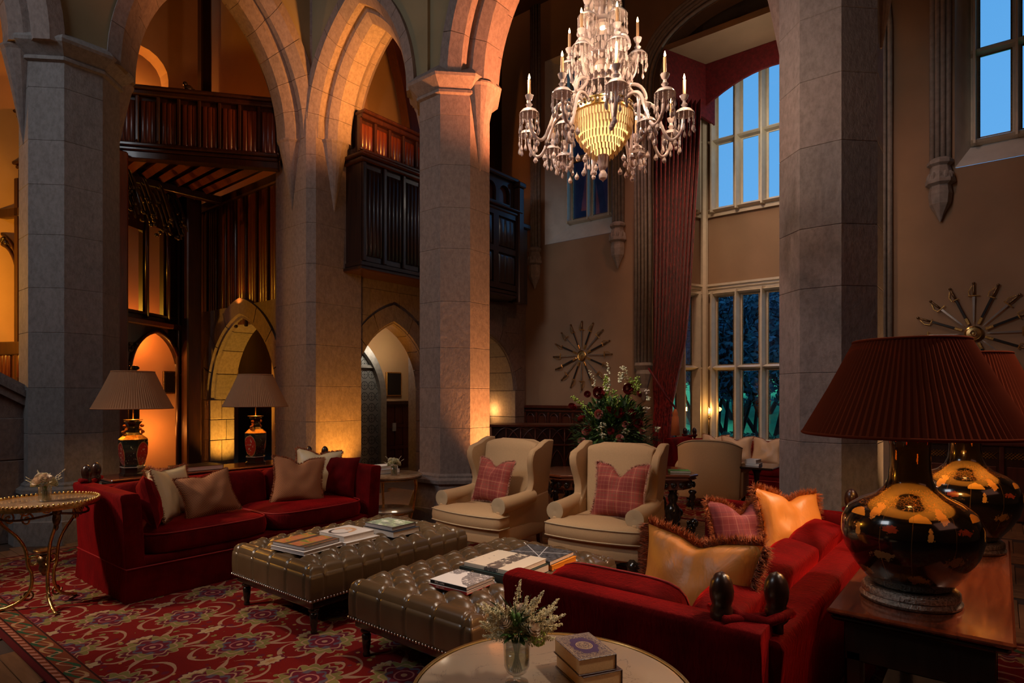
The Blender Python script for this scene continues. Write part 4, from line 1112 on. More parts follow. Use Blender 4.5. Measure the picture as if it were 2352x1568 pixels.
# ================================================================== sofas
def pleat(mb, amp=.004, f=70):
    return mb
def sofa(L, D, loc, rz, label, nb=3, ns=2, hb=.775, ha=.82, legs=False, back_ends=True):
    """x along the length, y from front (0) to back (D)"""
    r = thing('velvet_sofa', label, 'sofa', loc, rz)
    A = .13; z0 = RZ+.004
    # base with skirt
    g = MB(); N = 90
    def rect_ring(o, z, wob=0):
        P = []; per = [(0-o, 0-o), (L+o, 0-o), (L+o, D+o), (0-o, D+o)]
        for k in range(4):
            a, b = per[k], per[(k+1) % 4]; m = 26 if k % 2 == 0 else 14
            for i in range(m):
                t_ = i/m; w_ = wob*sin(i*2.4)*.006 if 0 < i < m else 0
                nx, ny = ((0, -1), (1, 0), (0, 1), (-1, 0))[k]
                P.append((a[0]+(b[0]-a[0])*t_+nx*w_, a[1]+(b[1]-a[1])*t_+ny*w_, z))
        return P
    g.loft([rect_ring(.012, z0, 1), rect_ring(.004, .15, .6), rect_ring(-.004, .265, .2)])
    part('skirt', g, 'velvet', r, 60)
    part('seat_base', MB().b2(.01, L-.01, .012, D-.02, .262, .335), 'velvet', r, 180, bevel=.02)
    part('piping', MB().tube([(0, 0, .27), (L, 0, .27), (L, D, .27), (0, D, .27)], .006, 6, loop=True), 'velvet_piping', r, 180)
    # arms, slightly raked outwards
    def armf(sg):
        g = MB(); x0 = A*.5 if sg < 0 else L-A*.5
        rings = []
        for z, o, k in ((.262, 0, 1), (.5, .012, 1), (.75, .03, 1), (ha-.03, .038, 1.02), (ha-.006, .04, .86), (ha, .04, .5)):
            c = x0+sg*o*1.0; hw = A/2*k; ring = []
            for (px, py) in ((-1, 0), (-.5, -.004), (.5, -.004), (1, 0), (1, .25), (1, .5), (1, .75), (1, 1), (0, 1.0), (-1, 1), (-1, .75), (-1, .5), (-1, .25)):
                ring.append((c+px*hw, .01+py*(D-.03)+(.012*(1-k) if py < .5 else 0), z))
            rings.append(ring)
        return g.loft(rings)
    for sg in (-1, 1):
        o = part('arm', armf(sg), 'velvet', r, 180, bevel=.02, seg=3)
        xx = (A*.5-.038+(-A/2) if sg < 0 else L-A*.5+.038+A/2)
    # back
    g = MB(); rings = []
    for z, o, k in ((.262, 0, 1), (.6, .02, 1), (hb-.03, .035, 1), (hb-.005, .037, .8), (hb, .037, .4)):
        c = D-.085+o; hw = .075*k
        rings.append([(.05, c-hw, z), (L*.33, c-hw, z), (L*.66, c-hw, z), (L-.05, c-hw, z), (L-.05, c+hw, z), (L*.5, c+hw, z), (.05, c+hw, z)])
    part('backrest', g.loft(rings), 'velvet', r, 180, bevel=.018, seg=3)
    # seat cushions
    Ls = L-2*A-.01; w = Ls/ns
    for i in range(ns):
        g = softbox(w-.008, D-.30, .155, .028); wrinkle(g, .009, 5, i+1, (1, .7, .3))
        g.map(lambda v: (v[0], v[1], v[2]+(.006*sin(v[0]*70+noise.noise(Vector((v[0]*6, i, 0)))*5) if abs(v[1]) > (D-.30)/2*.93 else 0)))
        g.map(lambda v: (v[0]+A+.005+w*(i+.5), v[1]+(D-.30)/2-.005, v[2]+.415)); c = part('seat_cushion', g, 'velvet', r, 180)
        e = []; ww, dd = (w-.008)/2, (D-.30)/2
        pts = []
        for j in range(48):
            a = 2*pi*j/48; cc, ss = cos(a), sin(a); q = (abs(cc)**5+abs(ss)**5)**(-.2); pts.append((A+.005+w*(i+.5)+cc*q*ww*.99, dd-.005+ss*q*dd*.99, .487))
        part('piping', MB().tube(pts, .0055, 5, loop=True), 'velvet_piping', c, 180)
    w = Ls/nb
    for i in range(nb):
        g = softbox(w-.01, .38, .17, .04); wrinkle(g, .010, 5, i+7, (1, 1, .5))
        M = Matrix.Rotation(radians(78), 3, 'X')
        g.map(lambda v: tuple(M @ Vector((v[0], v[1], v[2])))); g.map(lambda v: (v[0]+A+.005+w*(i+.5), v[1]+D-.275, v[2]+.617)); part('back_cushion', g, 'velvet', r, 180)
    # finials with cord at the back corners
    if back_ends:
        for sx in (0, 1):
            cx = .02 if sx == 0 else L-.02
            for k, (fx, fy) in enumerate(((cx-.0, D-.16), (cx+(.11 if sx == 0 else -.11), D-.02))):
                fin = part('finial', MB().lathe([(.022, .70), (.022, .80), (.036, .815), (.036, .85), (.030, .862), (.037, .885), (.039, .91), (.034, .94), (.020, .962), (.004, .97)], 14, (fx, fy, 0)), 'dark_oak', r, 50)
            pts = [(cx-.045, D-.16, .845), (cx-.02, D-.20, .84), (cx+.03, D-.14, .825), (cx+(.11 if sx == 0 else -.11)*.8, D-.05, .82), (cx+(.15 if sx == 0 else -.15), D-.02, .84), (cx+(.11 if sx == 0 else -.11), D+.025, .845), (cx+(.05 if sx == 0 else -.05), D-.03, .82), (cx-.02, D-.11, .83)]
            part('cord', MB().tube(pts, .017, 8, loop=True), 'velvet', r, 180)
    return r
sofa(2.30, 1.07, (1.70, 4.94, 0), 0, 'long red velvet sofa with loose cushions behind the near ottoman')
sofa(2.26, 1.05, (4.22, 1.60, 0), pi, 'red velvet sofa seen from behind its arm, beside the two black lamps', nb=3)
sofa(2.5, .90, (9.30, 4.25, 0), -pi/2, 'small far red velvet sofa under the bay windows')
# ================================================================== wing chairs
def wing_chair(loc, rz, label, low=1.0):
    """front towards -y, centred on x, back at y = .82"""
    r = thing('wing_armchair', label, 'armchair', loc, rz); m = 'linen'; W = .40
    # seat base, bowed front
    def bow(y0, wd, yb, z):
        P = []
        for i in range(13): u = -1+i/6; P.append((u*wd, y0-.05*(1-u*u), z))
        P += [(wd, yb*.5, z), (wd*.93, yb, z), (-wd*.93, yb, z), (-wd, yb*.5, z)]
        return P
    g = MB(); g.loft([bow(.075, W-.02, .78, .20), bow(.055, W, .80, .215), bow(.05, W, .80, .30), bow(.065, W-.015, .79, .335)])
    part('seat_rail', g, m, r, 60, bevel=.006)
    # T cushion
    def tee(k, z, f=1.0):
        if k < .99: return [(x*k, .335+(y-.335)*k, z) for x, y, _ in tee(1.0, z)]
        P = []; 
        for i in range(13): u = -1+i/6; P.append((u*(W+.015)*k, .03+(1-k)*.3-.055*(1-u*u), z))
        P += [((W+.015)*k, .15, z), ((W+.005)*k, .185, z), ((W-.10)*k, .205, z), ((W-.10)*k, .40, z), ((W-.10)*k, .62-.1*(1-k), z), (0, .63-.1*(1-k), z), (-(W-.10)*k, .62-.1*(1-k), z), (-(W-.10)*k, .40, z), (-(W-.10)*k, .205, z), (-(W+.005)*k, .185, z), (-(W+.015)*k, .15, z)]
        return P
    g = MB(); g.loft([tee(.96, .335), tee(1.0, .352), tee(1.01, .40), tee(1.0, .452), tee(.97, .470), tee(.8, .488), tee(.5, .497), tee(.2, .50)])
    c = part('seat_cushion', g, m, r, 180)
    for z in (.352, .455): part('piping', MB().tube([(x*1.005, y, zz) for x, y, zz in tee(1.005, z)], .006, 6, loop=True), 'linen_piping', c, 180)
    # back, raked, crowned top
    g = MB(); rings = []
    for i in range(13):
        t_ = i/12; z = .40+t_*.72; yc = .62+t_*.14; ring = []
        hw = .27+.05*t_; th = .07
        for k in range(17):
            u = -1+k/8; zz = z-(.045*abs(u)**3+.0)*t_**6-(.0); y = yc-.055-.020*cos(u*pi/2)*sin(t_*pi)-.03*(1-abs(u))*0; 
            ring.append((u*hw, y+(.02 if i == 12 else 0), zz-(.02 if i == 12 else 0)))
        for k in range(17):
            u = 1-k/8; zz = z-.045*abs(u)**3*t_**6; ring.append((u*hw*1.0, yc+.045+(-.02 if i == 12 else 0), zz-(.02 if i == 12 else 0)))
        rings.append(ring)
    part('backrest', g.loft(rings), m, r, 180, bevel=.012)
    part('outer_back', MB().loft([[(-.30, .80, .24), (.30, .80, .24), (.30, .84, .24), (-.30, .84, .24)], [(-.33, .815, 1.05), (.33, .815, 1.05), (.33, .845, 1.05), (-.33, .845, 1.05)], [(-.2, .82, 1.095), (.2, .82, 1.095), (.2, .845, 1.095), (-.2, .845, 1.095)]]), m, r, 50, bevel=.01)
    for sg in (-1, 1):
        # wing: outline in (y,z), leaning outwards with height
        o = [(.86, .24), (.86, .60), (.885, 1.10), (.80, 1.105), (.73, 1.085), (.66, 1.05), (.60, 1.035), (.545, 1.015), (.515, .97), (.51, .91), (.53, .84), (.555, .77), (.565, .70), (.55, .64), (.50, .60), (.42, .56), (.42, .45), (.60, .36), (.66, .24)]
        g = MB(); rings = []
        P = []
        n = len(o); fine = []
        for i in range(n):
            p, q = o[i], o[(i+1) % n]; fine += [p, ((p[0]+q[0])/2, (p[1]+q[1])/2)]
        def X(y, z, side_): 
            lean = .30+.075*max(0, (z-.35)/.75)+.04*max(0, (.75-y)/.3)*(1 if z > .6 else 0)
            return sg*(lean+side_*.036)
        ringi = [(X(y, z, -1), y, z) for y, z in fine]; cyy = sum(p[0] for p in fine)/len(fine); czz = .75
        def shrink(k, s): return [(X(y+(.70-y)*k*.35, z, s), y+(.70-y)*k*.12, z+(.72-z)*k*.06) for y, z in fine]
        g.loft([shrink(.5, -1), shrink(0, -.55), shrink(0, .55), shrink(.5, 1)])
        part('wing', g, m, r, 180, bevel=.008)
        # arm: inner panel + outward scroll roll
        g = MB(); rings = []
        for i in range(9):
            t_ = i/8; y = .10+t_*.50; R = .078-.014*t_; cx = sg*(.355+.0*t_); cz = .545+.035*t_**2; ring = []
            for k in range(16): a = 2*pi*k/16; ring.append((cx+R*cos(a)*1.02, y, cz+R*sin(a)))
            rings.append(ring)
        ar = part('arm_roll', g.loft(rings), m, r, 60, bevel=.008)
        part('scroll_face', MB().lathe([(.079, 0), (.079, .008), (.06, .011), (.0, .004)], 18).map(lambda v: (sg*.355+v[0], .10-v[2], .545+v[1])), 'linen_piping', ar, 50)
        g = MB(); yz = [(.10, .335), (.10, .53), (.62, .60), (.66, .335)]
        g.loft([[(sg*.285, y, z) for y, z in yz], [(sg*.345, y, z) for y, z in yz]]); part('arm_panel', g, m, r, bevel=.015, seg=3, smooth=60)
        part('arm_front', MB().loft([[(sg*x_, y_, z_) for x_, z_ in ((.29, .335), (.30, .42), (.285, .50), (.30, .56), (.40, .56), (.415, .50), (.375, .42), (.365, .215), (.30, .215))] for y_ in (.104, .145)]), m, r, 60, bevel=.008)
        g = MB(); yz = [(.06, .205), (.085, .50), (.50, .55), (.84, .60), (.855, .24)]
        g.loft([[(sg*.335, y, z) for y, z in yz], [(sg*.375, y, z) for y, z in yz]]); part('outer_side', g, m, r, bevel=.01, smooth=60)
        # front cabriole leg with carved knee, back leg
        g = MB(); pts = [(sg*.34, .09, .215), (sg*.36, .06, .16), (sg*.355, .05, .10), (sg*.345, .06, .06), (sg*.345, .045, RZ+.03), (sg*.345, .04, RZ+.004)]
        g.tube(pts, [.055, .058, .036, .026, .038, .034], 10); part('front_leg', g, 'ebonised', r, 180)
        part('back_leg', MB().loft([[(sg*.30+a*s_, .78+b*s_+d, z) for a, b in ((-1, -1), (1, -1), (1, 1), (-1, 1))] for z, s_, d in ((.25, .024, 0), (.12, .021, .01), (RZ+.002, .018, .04))]), 'mahogany', r)
    if low != 1.0:
        for ch in r.children: ch.scale = (1, 1, low)
    return r
wing_chair((4.06, 3.84, 0), -pi/2, 'tan wing armchair with a fringed tartan cushion, nearer the left stone pillar')
wing_chair((4.27, 2.62, 0), radians(-82), 'tan wing armchair with tartan cushion, beside the red sofa arm')
# far armchair seen from behind
def tub_chair(loc, rz, label):
    r = thing('wing_armchair', label, 'armchair', loc, rz); m = 'linen'; g = MB(); rings = []
    part('seat_base', MB().b2(-.36, .36, .06, .72, .16, .34), m, r, 180, bevel=.03, seg=3)
    part('seat_cushion', softbox(.60, .62, .12, .03).map(lambda v: (v[0], v[1]+.34, v[2]+.41)), m, r, 180)
    for i in range(9):
        t_ = i/8; z = .16+t_*.78; ring = []
        for k in range(15): u = -1+k/7; ring.append((u*(.36+.03*t_), .74+.06*t_-.16*abs(u)**3*(.3+t_*.7)-.09, z-.10*abs(u)**3.2*t_**5))
        for k in range(15): u = 1-k/7; ring.append((u*(.39+.03*t_), .80+.06*t_-.16*abs(u)**3*(.3+t_*.7), z-.10*abs(u)**3.2*t_**5))
        rings.append(ring)
    part('backrest', g.loft(rings), m, r, 180, bevel=.015)
    part('piping', MB().tube([(x, y+.004, z) for x, y, z in rings[-1][15:]], .008, 6), 'linen_piping', r, 180)
    for sg in (-1, 1):
        part('arm', MB().tube([(sg*.40, .66, .56), (sg*.42, .45, .57), (sg*.43, .20, .56), (sg*.43, .10, .55)], [.06, .068, .072, .07], 14), m, r, 180)
        part('arm_panel', MB().b2(sg*.34, sg*.43, .10, .70, .18, .54), m, r, 180, bevel=.035, seg=3)
        part('front_leg', MB().tube([(sg*.33, .09, .18), (sg*.35, .05, .10), (sg*.34, .06, RZ+.004)], [.04, .03, .022], 8), 'ebonised', r, 180)
        part('back_leg', MB().lathe([(.022, RZ+.003), (.034, .05), (.018, .09), (.03, .17)], 10, (sg*.27, .70, 0)), 'ebonised', r, 180)
    return r
X, Y = at(1630, 8.15)
tub_chair((X+.64, Y+.12, 0), radians(62+38.7), 'tan armchair seen from behind, in front of the bay sofa')
# ================================================================== ottomans
def leather():
    t = NT('leather'); nz = t.noise(3, 4); t.set(Base_Color=t.ramp(nz, [(.3, (.090, .052, .024)), (.7, (.125, .078, .038))]), Roughness=.27)
    t.bump(t.noise(180, 3), .05, .002); t.b.inputs['Coat Weight'].default_value = .35; t.b.inputs['Coat Roughness'].default_value = .22; MAT['leather'] = t.m
leather()
def ottoman(loc, L, W, label, group='buttoned leather ottomans'):
    r = thing('leather_ottoman', label, 'ottoman', loc, 0, group); zb, zt_ = .245, .475
    sx, sy = .152, .106; nx = int(L/sx); ny = int(W/sy); ox = (L-(nx-1)*sx)/2; oy = (W-(ny-1)*sy)/2
    btn = []
    for j in range(ny):
        for i in range(nx-(j % 2)): btn.append((ox+i*sx+(j % 2)*sx/2, oy+j*sy))
    g = MB(); NX, NY = 170, 120
    def hgt(x, y):
        ex = min(x, L-x); ey = min(y, W-y)
        dip = 0
        for bx, by in btn:
            if abs(x-bx) < .06 and abs(y-by) < .06:
                q = ((x-bx)**2+(y-by)**2); dip += .026*math.exp(-q/.0007)
        # diagonal pleats
        u = (x-ox)/sx+(y-oy)/(2*sy); v = (x-ox)/sx-(y-oy)/(2*sy)
        # lattice lines pass through u,v integers
        du = abs(u-round(u))*sx*.9; dv = abs(v-round(v))*sx*.9
        inside = min(1, max(0, min(x-ox*.6, L-ox*.6-x, y-oy*.75, W-oy*.75-y)/.04))
        cre = .034*(1-abs(sin(pi*u)*sin(pi*v))**.55)*inside+(math.exp(-(du/.007)**2)+math.exp(-(dv/.007)**2))*.004*inside
        # straight pleats to the rim
        if y < oy or y > W-oy:
            qx = abs((x-ox)/sx-round((x-ox)/sx-(0))); 
            row = 0 if y < oy else ny-1; off = (row % 2)*.5; qx = abs((x-ox)/sx-off-round((x-ox)/sx-off))*sx; cre += .013*math.exp(-(qx/.009)**2)
        if x < ox+.0 or x > L-ox:
            qy = abs((y-oy)/(2*sy)-round((y-oy)/(2*sy)))*2*sy; cre += .013*math.exp(-(qy/.009)**2)
        R = .055; e = min(ex, ey); edge = 0
        if e < R: edge = R-sqrt(max(0, R*R-(R-e)**2))
        crown = .022+.016*sin(pi*x/L)*sin(pi*y/W) if inside > .99 else .022*inside+.016*sin(pi*x/L)*sin(pi*y/W)
        return zt_-dip-cre+crown-edge
    g.grid(lambda u, v: (u*L, v*W, hgt(u*L, v*W)), NX, NY)
    part('tufted_top', g, 'leather', r, 180)
    # sides with pleats
    per = []
    def sidept(s_, k):
        if k == 0: return (s_, 0, 0, -1)
        if k == 1: return (L, s_, 1, 0)
        if k == 2: return (L-s_, W, 0, 1)
        return (0, W-s_, -1, 0)
    prof = [(zt_-.055, .0), (zt_-.085, .004), (zt_-.13, .006), (zb+.03, .004), (zb, .0)]
    rings = []
    for z, o in prof:
        ring = []
        for k in range(4):
            LL = L if k % 2 == 0 else W; N = 150 if k % 2 == 0 else 100
            for i in range(N):
                s_ = LL*i/N; x, y, nx_, ny_ = sidept(s_, k)
                st = sx if k % 2 == 0 else 2*sy; of = ox if k % 2 == 0 else oy
                if k == 2: of += ((ny-1) % 2)*sx/2
                q = abs((s_-of)/st-round((s_-of)/st))*st; w_ = -.010*math.exp(-(q/.009)**2)*(1 if z > zb+.01 else .2)
                ring.append((x+nx_*(o+w_), y+ny_*(o+w_), z))
        rings.append(ring)
    g = MB().loft(rings); part('leather_side', g, 'leather', r, 180)
    me = MB().lathe([(.016, -.004), (.014, .003), (.008, .007), (.001, .008)], 10).mesh('button', 'leather', 180)
    for bx, by in btn: piece(me, 'button', r, (bx, by, hgt(bx, by)+.002))
    g = MB()
    for k in range(4):
        LL = L if k % 2 == 0 else W; n = int(LL/.024)
        for i in range(n+1):
            x, y, nx_, ny_ = sidept(LL*i/n, k); g.ell((x+nx_*.004, y+ny_*.004, zb+.012), (.0075, .0075, .0075), 6, 4)
    part('nailheads', g, 'nail_silver', r, 180, kind='stuff')
    part('apron', MB().b2(.02, L-.02, .02, W-.02, zb-.05, zb+.01, .01), 'ebonised', r)
    me = MB().lathe([(.020, RZ+.002), (.022, RZ+.015), (.017, RZ+.025), (.024, .09), (.028, .15), (.020, .158), (.034, .170), (.034, .18), (.024, .19), (.036, .205), (.030, .245)], 14).mesh('leg', 'ebonised', 60)
    for lx in (.07, L-.07):
        for ly in (.07, W-.07): piece(me, 'leg', r, (lx, ly, 0))
    return r
ottoman((2.17, 3.34, 0), 1.42, .98, 'tufted olive-brown leather ottoman in front of the left red sofa, holding three stacks of books')
ottoman((2.17, 1.99, 0), 1.42, .96, 'tufted brown leather ottoman behind the white posy, between the other ottoman and right sofa')
# ================================================================== console tables
def console(x0, x1, y0, y1, zt_, label, m='mahogany'):
    r = thing('console_table', label, 'console table')
    part('top', MB().b2(x0, x1, y0, y1, zt_-.022, zt_, .008), m, r); part('top_moulding', MB().b2(x0+.012, x1-.012, y0+.012, y1-.012, zt_-.045, zt_-.022, .01), 'ebonised', r)
    part('apron', MB().b2(x0+.05, x1-.05, y0+.05, y1-.05, zt_-.19, zt_-.045, .004), 'ebonised', r)
    for lx in (x0+.08, x1-.08):
        for ly in (y0+.08, y1-.08): part('leg', MB().b2(lx-.03, lx+.03, ly-.03, ly+.03, .001 if x0 > 5 else RZ+.001, zt_-.15, .01), 'ebonised', r)
    part('lower_shelf', MB().b2(x0+.06, x1-.06, y0+.06, y1-.06, .16, .19, .006), 'ebonised', r)
    return r
console(1.98, 3.95, 6.10, 6.55, .79, 'dark console table behind the left red sofa, carrying two vase lamps')
console(2.47, 4.22, -.04, .50, .765, 'polished mahogany console table in the lower right corner, with two black lamps')
# ================================================================== lamps
def shade(root, r0, r1, z0, z1, m, lining, n=96, cz=0):
    g = MB(); rings = []
    for z, r_ in ((z0, r0), ((z0+z1)/2, (r0+r1)/2-.004), (z1, r1)):
        rings.append([((r_+(.0035 if k % 2 else -.0035)*r_/r0)*cos(pi*k/n), (r_+(.0035 if k % 2 else -.0035)*r_/r0)*sin(pi*k/n), z) for k in range(2*n)])
    sh = part('lamp_shade', g.loft(rings, cap=False), m, root)
    g = MB(); g.loft([[((r_-.008)*cos(pi*k/24), (r_-.008)*sin(pi*k/24), z) for k in range(48)] for z, r_ in ((z0+.002, r0), (z1-.002, r1))], cap=False)
    part('lining', g, lining, sh, 180)
    for z, r_ in ((z0, r0), (z1, r1)): part('trim_band', MB().tube([(r_*cos(pi*k/24), r_*sin(pi*k/24), z) for k in range(48)], .006, 6, loop=True), m, sh, 180)
    part('shade_carrier', MB().tube([(-r1, 0, z1-.03), (r1, 0, z1-.03)], .003, 5).tube([(0, -r1, z1-.03), (0, r1, z1-.03)], .003, 5), 'brass', sh)
def shademat(name, col, tr):
    t = NT(name); t.b.inputs['Specular IOR Level'].default_value = .05; t.set(Base_Color=col, Roughness=.9)
    ad = t.n('ShaderNodeMixShader'); tl = t.n('ShaderNodeBsdfTranslucent'); tl.inputs[0].default_value = (*tr, 1); ad.inputs[0].default_value = .18
    o = t.t.nodes['Material Output']; t.link(t.b.outputs[0], ad.inputs[1]); t.link(tl.outputs[0], ad.inputs[2]); t.link(ad.outputs[0], o.inputs[0]); MAT[name] = t.m
shademat('shade_tan', (.44, .215, .11), (.35, .10, .03)); shademat('shade_red', (.115, .022, .008), (.30, .02, .004)); mat('shade_lining', (.74, .42, .10), .7)
# gourd lamps with chinoiserie lacquer
t = NT('black_lacquer'); x, y, z = t.obj(); th = y.atan2(x)
v = t.n('ShaderNodeTexVoronoi', feature='DISTANCE_TO_EDGE'); v.inputs['Scale'].default_value = 78; t.link(t.gen(), v.inputs[0]); cr = E(t, v.outputs[0]).lt(.026)
gold = (.70, .34, .06)
c = t.mix(cr*z.gt(.365)*z.lt(.43)*t.noise(9, 2).gt(.42)*.75, (.006, .005, .005), gold)
def motif(c, a0, zc, w, h, f=None, col=gold, flat=False):
    a = ((th-a0).wrap(2*pi))*.23; b = z-zc
    e = ((a/w)*(a/w)+(b/h)*(b/h)).sqrt()
    if f is None: f = (t.noise(42, 4, .7)-.5)*2.6
    k = (e+f).lt(.72)
    if flat: k = k*b.gt(-h*.15)
    return t.mix(k, c, col)
for i in range(6):
    a0 = -2.9+i*1.05
    c = motif(c, a0, .335, .055, .03, (t.noise(30, 3)-.5)*.5, (.80, .42, .05), True); c = motif(c, a0+.35, .355, .03, .035); c = motif(c, a0+.12, .285, .014, .03); c = motif(c, a0-.4, .30, .035, .018, None, (.30, .05, .02)); c = motif(c, a0+.5, .20, .05, .022, None, (.22, .13, .05)); c = motif(c, a0, .12, .06, .02, None, (.20, .11, .04))
    c = motif(c, a0+.2, .55, .018, .028); c = motif(c, a0+.2, .61, .008, .008, None, (.35, .04, .02)); c = motif(c, a0-.3, .60, .009, .009, None, (.35, .04, .02))
ln = ((th+(z*7).sin()*.10).wrap(1.05).abs()-.30).abs().lt(.006)*z.lt(.40); c = t.mix(ln*.3, c, (.30, .15, .04))
t.set(Base_Color=c, Roughness=.16); t.b.inputs['Coat Weight'].default_value = .8; t.b.inputs['Coat Roughness'].default_value = .06; MAT['black_lacquer'] = t.m
mat('pewter', (.32, .27, .22), .35, 1, nscale=120, namt=.5, bump=.6)
def black_lamp(loc, label, s=1.0, glow=9, rs=.372):
    r = thing('black_lamp', label, 'table lamp', loc)
    part('base_ring', MB().lathe([(.165, .003), (.168, .012), (.158, .026), (.162, .030), (.160, .046), (.150, .056), (.12, .058)], 40), 'pewter', r, 50)
    pf = [(.125, .056), (.14, .07), (.185, .13), (.218, .19), (.233, .25), (.230, .30), (.208, .345), (.165, .378), (.118, .40), (.088, .425), (.073, .46), (.068, .51), (.068, .58), (.071, .612), (.075, .625), (.06, .627)]
    b = part('vase', MB().lathe(pf, 56), 'black_lacquer', r, 180)
    part('gilt_collar', MB().lathe([(.078, .627), (.080, .631), (.052, .640), (.030, .650), (.012, .668)], 24), 'brass', r, 180)
    part('stem', MB().tube([(0, 0, .64), (0, 0, .99)], .006, 8), 'brass', r, 180); part('bulb', MB().ell((0, 0, .76), (.028, .028, .04), 12, 8), 'bulb', r, 180)
    shade(r, rs, .19, .632, .985, 'shade_red', 'shade_lining')
    point((loc[0]+.0, loc[1], loc[2]+.72), (1, .50, .13), glow*1.8, .05)
    return r
black_lamp((2.77, .27, .765), 'large black lacquer lamp nearest the camera, gold scenes on its round body')
black_lamp((3.86, .14, .765), 'second black lacquer lamp, half hidden behind the nearest one', rs=.345)
# hexagonal vase lamps
t = NT('hex_porcelain'); x, y, z = t.obj(); th = y.atan2(x)
n_ = t.noise(14, 4); a = (th).wrap(pi/3*2)*.11
e = ((a/.066)*(a/.066)+((z-.20)/.115)*((z-.20)/.115)).sqrt()+(n_-.5)*.25
c = t.mix(e.lt(1.02), (.015, .02, .016), (.36, .22, .08)); c = t.mix(e.lt(.95), c, (.30, .022, .014)); fl_ = t.noise(40, 3); c = t.mix(fl_.gt(.60)*e.lt(.8), c, (.45, .30, .20)); c = t.mix(fl_.gt(.66)*e.gt(1.02), c, (.25, .30, .18))
t.set(Base_Color=c, Roughness=.2); t.b.inputs['Coat Weight'].default_value = .5; MAT['hex_porcelain'] = t.m
mat('dragon_gilt', (.55, .22, .08), .35, .6, nscale=50, namt=.4)
def vase_lamp(loc, label, rs=.33, rot=0, glow=9):
    r = thing('vase_lamp', label, 'table lamp', loc, rot)
    hexr = lambda rr, z: [(rr*cos(pi/6+k*pi/3), rr*sin(pi/6+k*pi/3), z) for k in range(6)]
    part('plinth', MB().loft([hexr(x_, z_) for x_, z_ in ((.115, .002), (.115, .02), (.095, .03), (.095, .07), (.108, .078), (.108, .085), (.09, .088))]), 'ebonised', r)
    part('plinth_band', MB().loft([hexr(x_, z_) for x_, z_ in ((.109, .078), (.1095, .086))]), 'moulded_stone', r)
    part('vase', MB().loft([hexr(x_, z_) for x_, z_ in ((.085, .088), (.10, .12), (.118, .20), (.122, .30), (.120, .335), (.075, .375), (.052, .40), (.046, .44), (.055, .475), (.075, .50), (.072, .505))]), 'hex_porcelain', r, 25)
    part('vase_shoulder', MB().loft([hexr(x_, z_) for x_, z_ in ((.1215, .333), (.0765, .375), (.0775, .377), (.123, .338))]), 'gilt', r)
    for sg in (-1, 1):
        g = MB(); pts = []
        for i in range(12): t_ = i/11; pts.append((sg*(.055+.028*sin(t_*pi*1.5)), .012*sin(t_*9), .37+.09*t_))
        g.tube(pts, [.012+.006*sin(i*1.9) for i in range(12)], 7); g.ell((sg*.072, -.01, .462), (.02, .016, .016), 8, 6); part('dragon_handle', g, 'dragon_gilt', r, 180)
    part('stem', MB().tube([(0, 0, .50), (0, 0, .97)], .006, 8), 'brass', r, 180); part('bulb', MB().ell((0, 0, .80), (.025, .025, .036), 12, 8), 'bulb', r, 180)
    part('drip_disc', MB().lathe([(.078, .515), (.08, .52), (.01, .523)], 20), 'brass', r, 180)
    shade(r, rs, rs*.53, .625, .965, 'shade_tan', 'shade_lining')
    point((loc[0], loc[1], loc[2]+.76), (1, .56, .18), glow, .05)
    return r
vase_lamp((2.23, 6.32, .79), 'pleated tan lamp on hexagonal red vase, left of the pair behind the sofa')
vase_lamp((3.43, 6.32, .79), 'smaller-looking pleated lamp on hexagonal vase, in front of the yellow-lit doorway', rot=.5)
# ================================================================== scatter cushions
SF = radians
# left sofa
scatter((1.965, 5.24, .70), SF(72), SF(-12), .42, .40, .15, 'velvet', 'dark red velvet cushion against the left arm of the long sofa', None, seed=2, roll=SF(6))
scatter((2.13, 5.38, .715), SF(58), SF(-16), .43, .43, .16, 'silk_cream', 'fringed cream silk cushion at the left end of the long sofa', 'fringe_brown', .028, seed=3, roll=SF(10))
scatter((2.26, 5.58, .715), SF(20), SF(-16), .40, .40, .13, 'silk_cream', 'cream cushion peeping out behind the other two at the left end', 'fringe_brown', .028, seed=9)
scatter((2.46, 5.32, .685), SF(-4), SF(-26), .44, .38, .16, 'houndstooth', 'brown checked cushion with short fringe, leftmost brown one on the long sofa', 'fringe_brown', .014, seed=4, roll=SF(-8), chop=.02)
scatter((3.36, 5.38, .705), SF(-22), SF(-22), .47, .45, .17, 'houndstooth', 'brown checked cushion at the right end of the long sofa', 'fringe_brown', .022, seed=5, roll=SF(6), chop=.05)
scatter((3.66, 5.52, .745), SF(-42), SF(-14), .44, .44, .15, 'silk_cream', 'fringed cream silk cushion at the right end of the long sofa', 'fringe_brown', .026, seed=6, roll=SF(5), chop=.03)
scatter((3.79, 5.36, .70), SF(-62), SF(-10), .44, .42, .15, 'velvet', 'dark red velvet cushion leaning on the right arm of the long sofa', None, seed=7, roll=SF(5))
